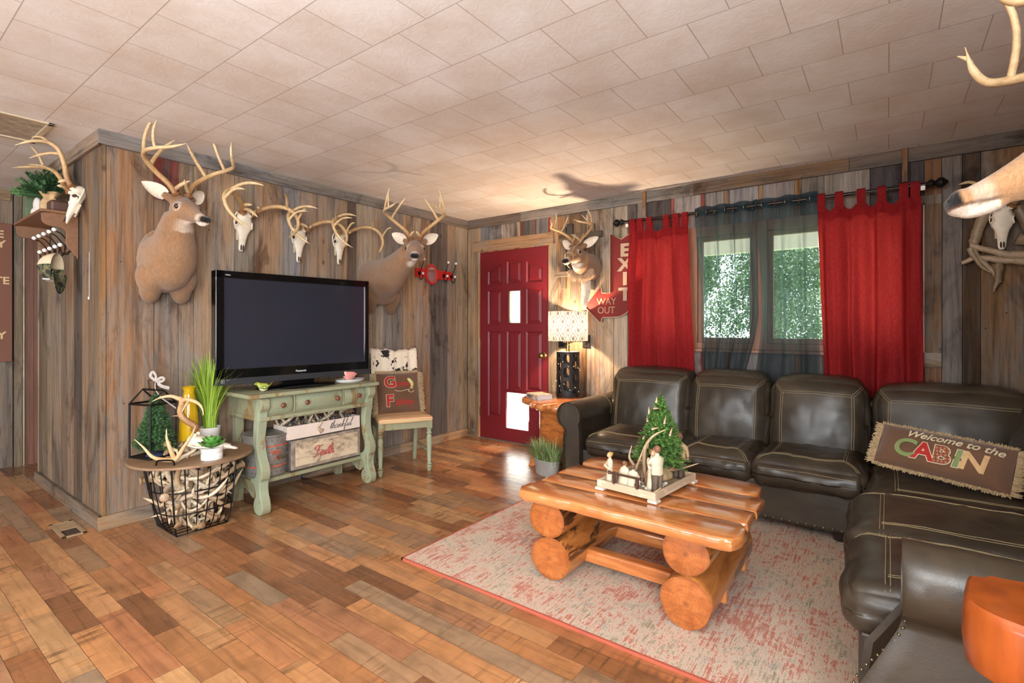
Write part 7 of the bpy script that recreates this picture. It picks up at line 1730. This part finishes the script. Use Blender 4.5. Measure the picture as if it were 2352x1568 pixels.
def dome(u, v, a0, a1): a = lerp(a0, a1, u); e = v * pi / 2 * 0.98; return (0.088 * cos(a) * cos(e), 0.075 * sin(a) * cos(e), 0.10 * sin(e) * 1.0)
obj('mesh_crown', B().grid(20, 12, lambda u, v: dome(u, v, pi * 0.5, pi * 1.5), None, CM), simple('tan trucker mesh', rgb(206, 186, 156), 0.9, bump=0.6, bscale=500), cp, smooth=180, solid=0.002)
obj('front_crown', B().grid(20, 12, lambda u, v: dome(u, v, -pi * 0.5, pi * 0.5), None, CM), cmm, cp, smooth=180, solid=0.002)
obj('brim', B().grid(16, 8, lambda u, v: ((0.082 + 0.075 * v * sin(pi * u) ** 0.6) * cos(lerp(-1.15, 1.15, u)) + 0.02 * v, (0.072 + 0.02 * v) * sin(lerp(-1.15, 1.15, u)), -0.004 - 0.020 * v * (1 - (2 * u - 1) ** 2) - 0.012 * (2 * u - 1) ** 2), None, CM), cmm, cp, smooth=180, solid=0.003)
obj('patch', B().box(0.086, 0.092, -0.035, 0.035, 0.018, 0.055, None, CM), 'white_ceramic', cp)
one('hanging_chain', B().tube([(-0.215, -3.330, 1.70), (-0.215, -3.330, 1.42)], 0.0006, 4).ell((-0.215, -3.332, 1.41), (0.005, 0.005, 0.010)), 'white_ceramic', 'thin clear beaded chain hanging on the short wall below the skull', 'chain')

# sign on the hall wall
hs_ = thing('wooden_sign', 'tall barn red wooden sign with cream capital letters on the hall wall', 'sign', (-2.36, -3.6, 1.5))
obj('board', B().box(-2.358, -2.335, -3.95, -3.352, 0.925, 2.125), distressed('barn red sign paint', rgb(86, 32, 36), rgb(140, 104, 80), 0.70, (6, 6, 6)), hs_, bevel=0.003)
sc_ = simple('cream sign paint', rgb(206, 176, 132), 0.8, var=0.15, scale=40)
for s, y, z in (('E', -3.405, 2.000), ('Y', -3.395, 1.915), ('TE', -3.370, 1.600), ('Y', -3.392, 1.125)):
    b = B(); text_b(b, s, 0.088, Matrix(((0, 0, 1, -2.334), (1, 0, 0, y), (0, 1, 0, z), (0, 0, 0, 1))), 0.0006, 0, 0.002, align='RIGHT'); obj('letter', b, sc_, hs_)

# ---------------------------------------------------------------- tray with figurines and a small tree on the coffee table
TZ = 0.4535
TM = TR(2.875, -1.915, TZ, rz=radians(-6.5)); hx, hy = 0.152, 0.212
ty = thing('serving_tray', 'whitewashed wooden tray with iron bar handle on the coffee table', 'tray', (2.875, -1.915, TZ))
M['whitewash'] = distressed('whitewashed tray wood', rgb(168, 132, 92), rgb(222, 204, 178), 0.56, (10, 10, 30))
b = B()
for q in ((-hx, hx, -hy, -hy + 0.012), (-hx, hx, hy - 0.012, hy), (-hx, -hx + 0.012, -hy + 0.012, hy - 0.012), (hx - 0.012, hx, -hy + 0.012, hy - 0.012)): b.box(*q, 0.012, 0.047, None, TM)
obj('frame', b, 'whitewash', ty, bevel=0.0025)
obj('tray_floor', B().box(-hx + 0.011, hx - 0.011, -hy + 0.011, hy - 0.011, 0.014, 0.020, None, TM), simple('greyed tray base', rgb(170, 150, 126), 0.7, var=0.2), ty)
for x in (-1, 1):
    for y in (-1, 1): obj('foot', B().box(x * hx - 0.022 - 0.015 * x, x * hx + 0.022 - 0.015 * x, y * hy - 0.022 - 0.015 * y, y * hy + 0.022 - 0.015 * y, 0.0, 0.012, None, TM), simple('white foot', rgb(226, 212, 196), 0.6), ty, bevel=0.002)
iron = simple('brown iron', rgb(84, 58, 46), 0.5, 0.5)
for sy in (-1, 1):
    b = B(); y = sy * (hy - 0.004); b.tube([(-0.085, y, 0.092), (0.085, y, 0.092)], 0.0055, 10, None, TM)
    for x in (-0.085, 0.085): b.ell((x, y, 0.092), (0.010, 0.009, 0.009), TM)
    for x in (-0.060, 0.060): b.box(x - 0.007, x + 0.007, y - 0.004, y + 0.004, 0.040, 0.092, None, TM)
    obj('bar_handle', b, iron, ty, smooth=50)
def W(x, y, z=0.020): return TM @ V(x, y, z)
M['resin'] = simple('cream carved resin', rgb(216, 200, 172), 0.7, var=0.12, scale=20, stretch=(1, 1, 5), bump=0.15)
M['resin_skin'] = simple('tan resin skin', rgb(206, 168, 132), 0.7, var=0.08); M['resin_hair'] = simple('brown resin hair', rgb(130, 88, 60), 0.7, var=0.15); M['resin_blond'] = simple('golden resin hair', rgb(196, 148, 78), 0.7); M['resin_dark'] = simple('dark brown resin', rgb(92, 74, 58), 0.7, var=0.15)
def figurine(label, p, h, face, hair='resin_hair', trousers=False, arms='down', wide=1.0, robe='resin', tilt=0.0, seated=False):
    """small faceless carved figure: tapered body, neck, bowed head, shaped arms"""
    t = thing('carved_figurine', label, 'figurine', p, group='carved figurines in the tray'); t['group'] = 'carved figurines in the tray'
    F = frame(p, face); k = h / 0.20
    b = B(); hw = wide
    if seated: prof = [(0.0, .050, .045), (0.01, .054, .050), (0.04, .050, .042), (0.08, .040, .030), (0.115, .040, .027), (0.135, .030, .020), (0.142, .012, .012), (0.150, .010, .010)]
    elif trousers: prof = [(0.078, .026, .020), (0.085, .029, .022), (0.11, .026, .019), (0.135, .030, .020), (0.150, .029, .018), (0.158, .015, .012), (0.163, .009, .009), (0.170, .009, .009)]
    else: prof = [(0.0, .030, .026), (0.01, .032, .027), (0.05, .027, .022), (0.09, .022, .018), (0.12, .024, .018), (0.140, .026, .017), (0.150, .022, .014), (0.156, .010, .009), (0.165, .009, .009)]
    top = prof[-1][0]
    b.rings([[(d * cos(a) * k * 0.95, w * sin(a) * k * hw, z * k) for a in [2 * pi * i / 18 for i in range(18)]] for z, w, d in prof], None, F)
    zs_ = prof[-4][0]
    for sg in (-1, 1):
        w0 = prof[-4][1] * hw
        if arms == 'hold': A = [(0.0, sg * w0 * .92, zs_ - .004), (.016, sg * (w0 + .004), zs_ - .034), (.030, sg * .012, zs_ - .030), (.034, sg * .004, zs_ - .018)]
        elif arms == 'hug': A = [(0.0, sg * w0 * .92, zs_ - .004), (.018, sg * (w0 + .002), zs_ - .026), (.040, sg * .014, zs_ - .010)]
        else: A = [(0.0, sg * w0 * .92, zs_ - .004), (.002, sg * (w0 + .006), zs_ - .036), (.008, sg * (w0 + .002), zs_ - .068)]
        P = [tuple(x * k for x in q) for q in cat(A, 4)]; n = len(P); b.tube(P, [(.0085 - .003 * i / n) * k for i in range(n)], 8, None, F)
    bd = obj('body', b, robe, t, smooth=180)
    if trousers:
        b = B()
        for sg in (-1, 1): b.rings([[(d * cos(a) * k, (sg * off + w * sin(a)) * k, z * k) for a in [2 * pi * i / 12 for i in range(12)]] for z, w, d, off in ((0.0, .012, .018, .013), (.006, .013, .018, .013), (.04, .012, .014, .012), (.082, .016, .019, .011))], None, F)
        obj('trousers', b, 'resin_dark', t, smooth=180)
    hz = top + .013; b = B(); b.ell((0.006 * k, 0, hz * k), (.0135 * k, .012 * k, .016 * k), F); b.ell((0.018 * k, 0, (hz - .002) * k), (.003 * k, .0025 * k, .004 * k), F)
    obj('head', b, 'resin_skin', t, smooth=180)
    b = B(); b.ell((-0.002 * k, 0, (hz + .004) * k), (.0155 * k, .0145 * k, .0165 * k), F)
    if hair == 'resin_blond': b.ell((-.014 * k, 0, (hz + .010) * k), (.008 * k, .008 * k, .008 * k), F)
    obj('hair', b, hair, t, smooth=180); return t
figurine('small cream carved girl with golden hair at the tray handle end', W(-0.115, -0.155), 0.155, (-0.5, -0.6, 0), 'resin_blond', arms='hold')
figurine('seated cream carved figure on the left of the embracing pair behind the bar handle', W(-0.038, -0.150), 0.135, (0.3, 0.95, 0), seated=True)
figurine('seated cream carved figure on the right of the embracing pair behind the bar handle', W(0.012, -0.158), 0.125, (-0.1, 1.0, 0), 'resin_dark', seated=True)
figurine('standing carved man in cream shirt and dark trousers in front of the little tree', W(0.118, -0.130), 0.215, (-0.85, 0.5, 0), trousers=True, arms='hug')
figurine('standing carved woman in a long cream dress held by the man', W(0.085, -0.112), 0.195, (0.85, -0.5, 0), arms='hug')
figurine('pale carved figure half hidden among the branches left of the little tree', W(-0.02, 0.02), 0.17, (-0.6, -0.6, 0), arms='hold')
figurine('tall tan robed carved figure behind the right side of the little tree', W(0.085, 0.165), 0.225, (0.2, 0.9, 0), trousers=True, wide=1.2, robe='burlap')
mt = thing('miniature_tree', 'bright green miniature Christmas tree in burlap on the coffee table tray', 'tree', W(0.02, 0.07))
tb0 = W(0.025, 0.085, 0.02)
fir(mt, (tb0.x, tb0.y, tb0.z + 0.05), 0.385, 0.135, 280, 9, 0.015, rgb(44, 100, 30), rgb(140, 180, 70))
b = B(); b.rings([[((w + .006 * sin(6 * a)) * cos(a) + tb0.x, (w + .006 * sin(5 * a + 1)) * sin(a) + tb0.y, tb0.z + z) for a in [2 * pi * k / 24 for k in range(24)]] for z, w in ((0, .046), (.012, .056), (.035, .054), (.052, .034), (.058, .032), (.07, .046))]); obj('burlap_ball', b, 'burlap', mt, smooth=60)
r = random.Random(6); twn = B()
for k in range(60):
    a = r.uniform(0, 6.28); p = tb0 + V(.045 * cos(a), .045 * sin(a), .055); twn.tube([p, p + V(.03 * cos(a + .6), .03 * sin(a + .6), r.uniform(-.01, .02))], 0.0008, 3)
obj('twine_wrap', twn, tw, mt)
for k, (z, a, rr_, tl) in enumerate(((0.345, -1.9, .028, 0.3), (0.305, -1.7, .040, 1.4), (0.285, 3.4, .055, 0.05), (0.245, 3.5, .062, 0.1), (0.255, -0.9, .070, 0.2), (0.215, -1.5, .085, 1.2), (0.165, -2.1, .10, 0.9), (0.135, -1.8, .105, 0.2), (0.20, -0.6, .085, 0.3))):
    p = V(tb0.x + rr_ * cos(a), tb0.y + rr_ * sin(a), tb0.z + 0.05 + z); d = V(cos(a + 1.2) * sin(tl), sin(a + 1.2) * sin(tl), cos(tl)) * (0.030 + 0.006 * (k % 3))
    b = B(); b.tube([p - d * .5, p, p + d * .5], [0.0055, 0.0048, 0.0015], 7, [rgb(232, 214, 188), rgb(214, 186, 146), rgb(206, 160, 110)])
    one('antler_ornament', b, 'antler', 'cut antler tip ornament hung on the bright green miniature tree', 'ornament', 'antler tip ornaments on the little tree', smooth=60)
def tray_antler(label, pts_list):
    b = B()
    for pts, r0 in pts_list:
        P = cat(pts, 5); n = len(P); b.tube([W(*p) for p in P], [max(0.0012, r0 * (1 - 0.85 * (i / (n - 1)) ** 1.5)) for i in range(n)], 8, [mixc(rgb(132, 100, 72), A_TIP, (i / (n - 1)) ** 2) for i in range(n)])
    one('shed_antler', b, 'antler', label, 'antler', smooth=70)
tray_antler('tall brown antler standing in the tray between the carved figures', [([(0.045, -0.09, 0.03), (0.03, -0.085, 0.12), (0.025, -0.07, 0.20), (0.05, -0.04, 0.255), (0.10, -0.01, 0.29)], 0.0135), ([(0.045, -0.10, 0.04), (0.06, -0.115, 0.09), (0.075, -0.12, 0.14)], 0.008)])
tray_antler('forked brown antler standing behind the seated carved pair', [([(0.0, -0.10, 0.04), (-0.02, -0.095, 0.11), (-0.045, -0.095, 0.15), (-0.035, -0.09, 0.205)], 0.011), ([(-0.012, -0.10, 0.09), (0.0, -0.09, 0.13), (0.025, -0.075, 0.21)], 0.009)])
tray_antler('pale antler tine lying along the tray front under the bar handle', [([(0.03, -0.17, 0.05), (0.09, -0.190, 0.035), (0.13, -0.190, 0.040), (0.155, -0.165, 0.062)], 0.009)])
tray_antler('antler tine sticking out of the tray behind the little tree', [([(0.06, 0.12, 0.06), (0.11, 0.16, 0.075), (0.17, 0.20, 0.10)], 0.009)])
cone('brown pine cone lying in the tray beside the tall antler', tuple(W(0.055, -0.060, 0.052)), 1.1, (1.3, 0.4, 0))
b = B(); r = random.Random(2)
for k in range(40): p = W(r.uniform(-.02, .10), r.uniform(-.14, 0.0), .026 + r.uniform(0, .015)); b.ell(p, (.010, .010, .007), n=7, m=5)
q = one('fibre_stuffing', b, simple('white fibre', rgb(226, 220, 206), 0.95), 'white fibre stuffing scattered on the tray floor', 'stuffing', smooth=180); q['kind'] = 'stuff'
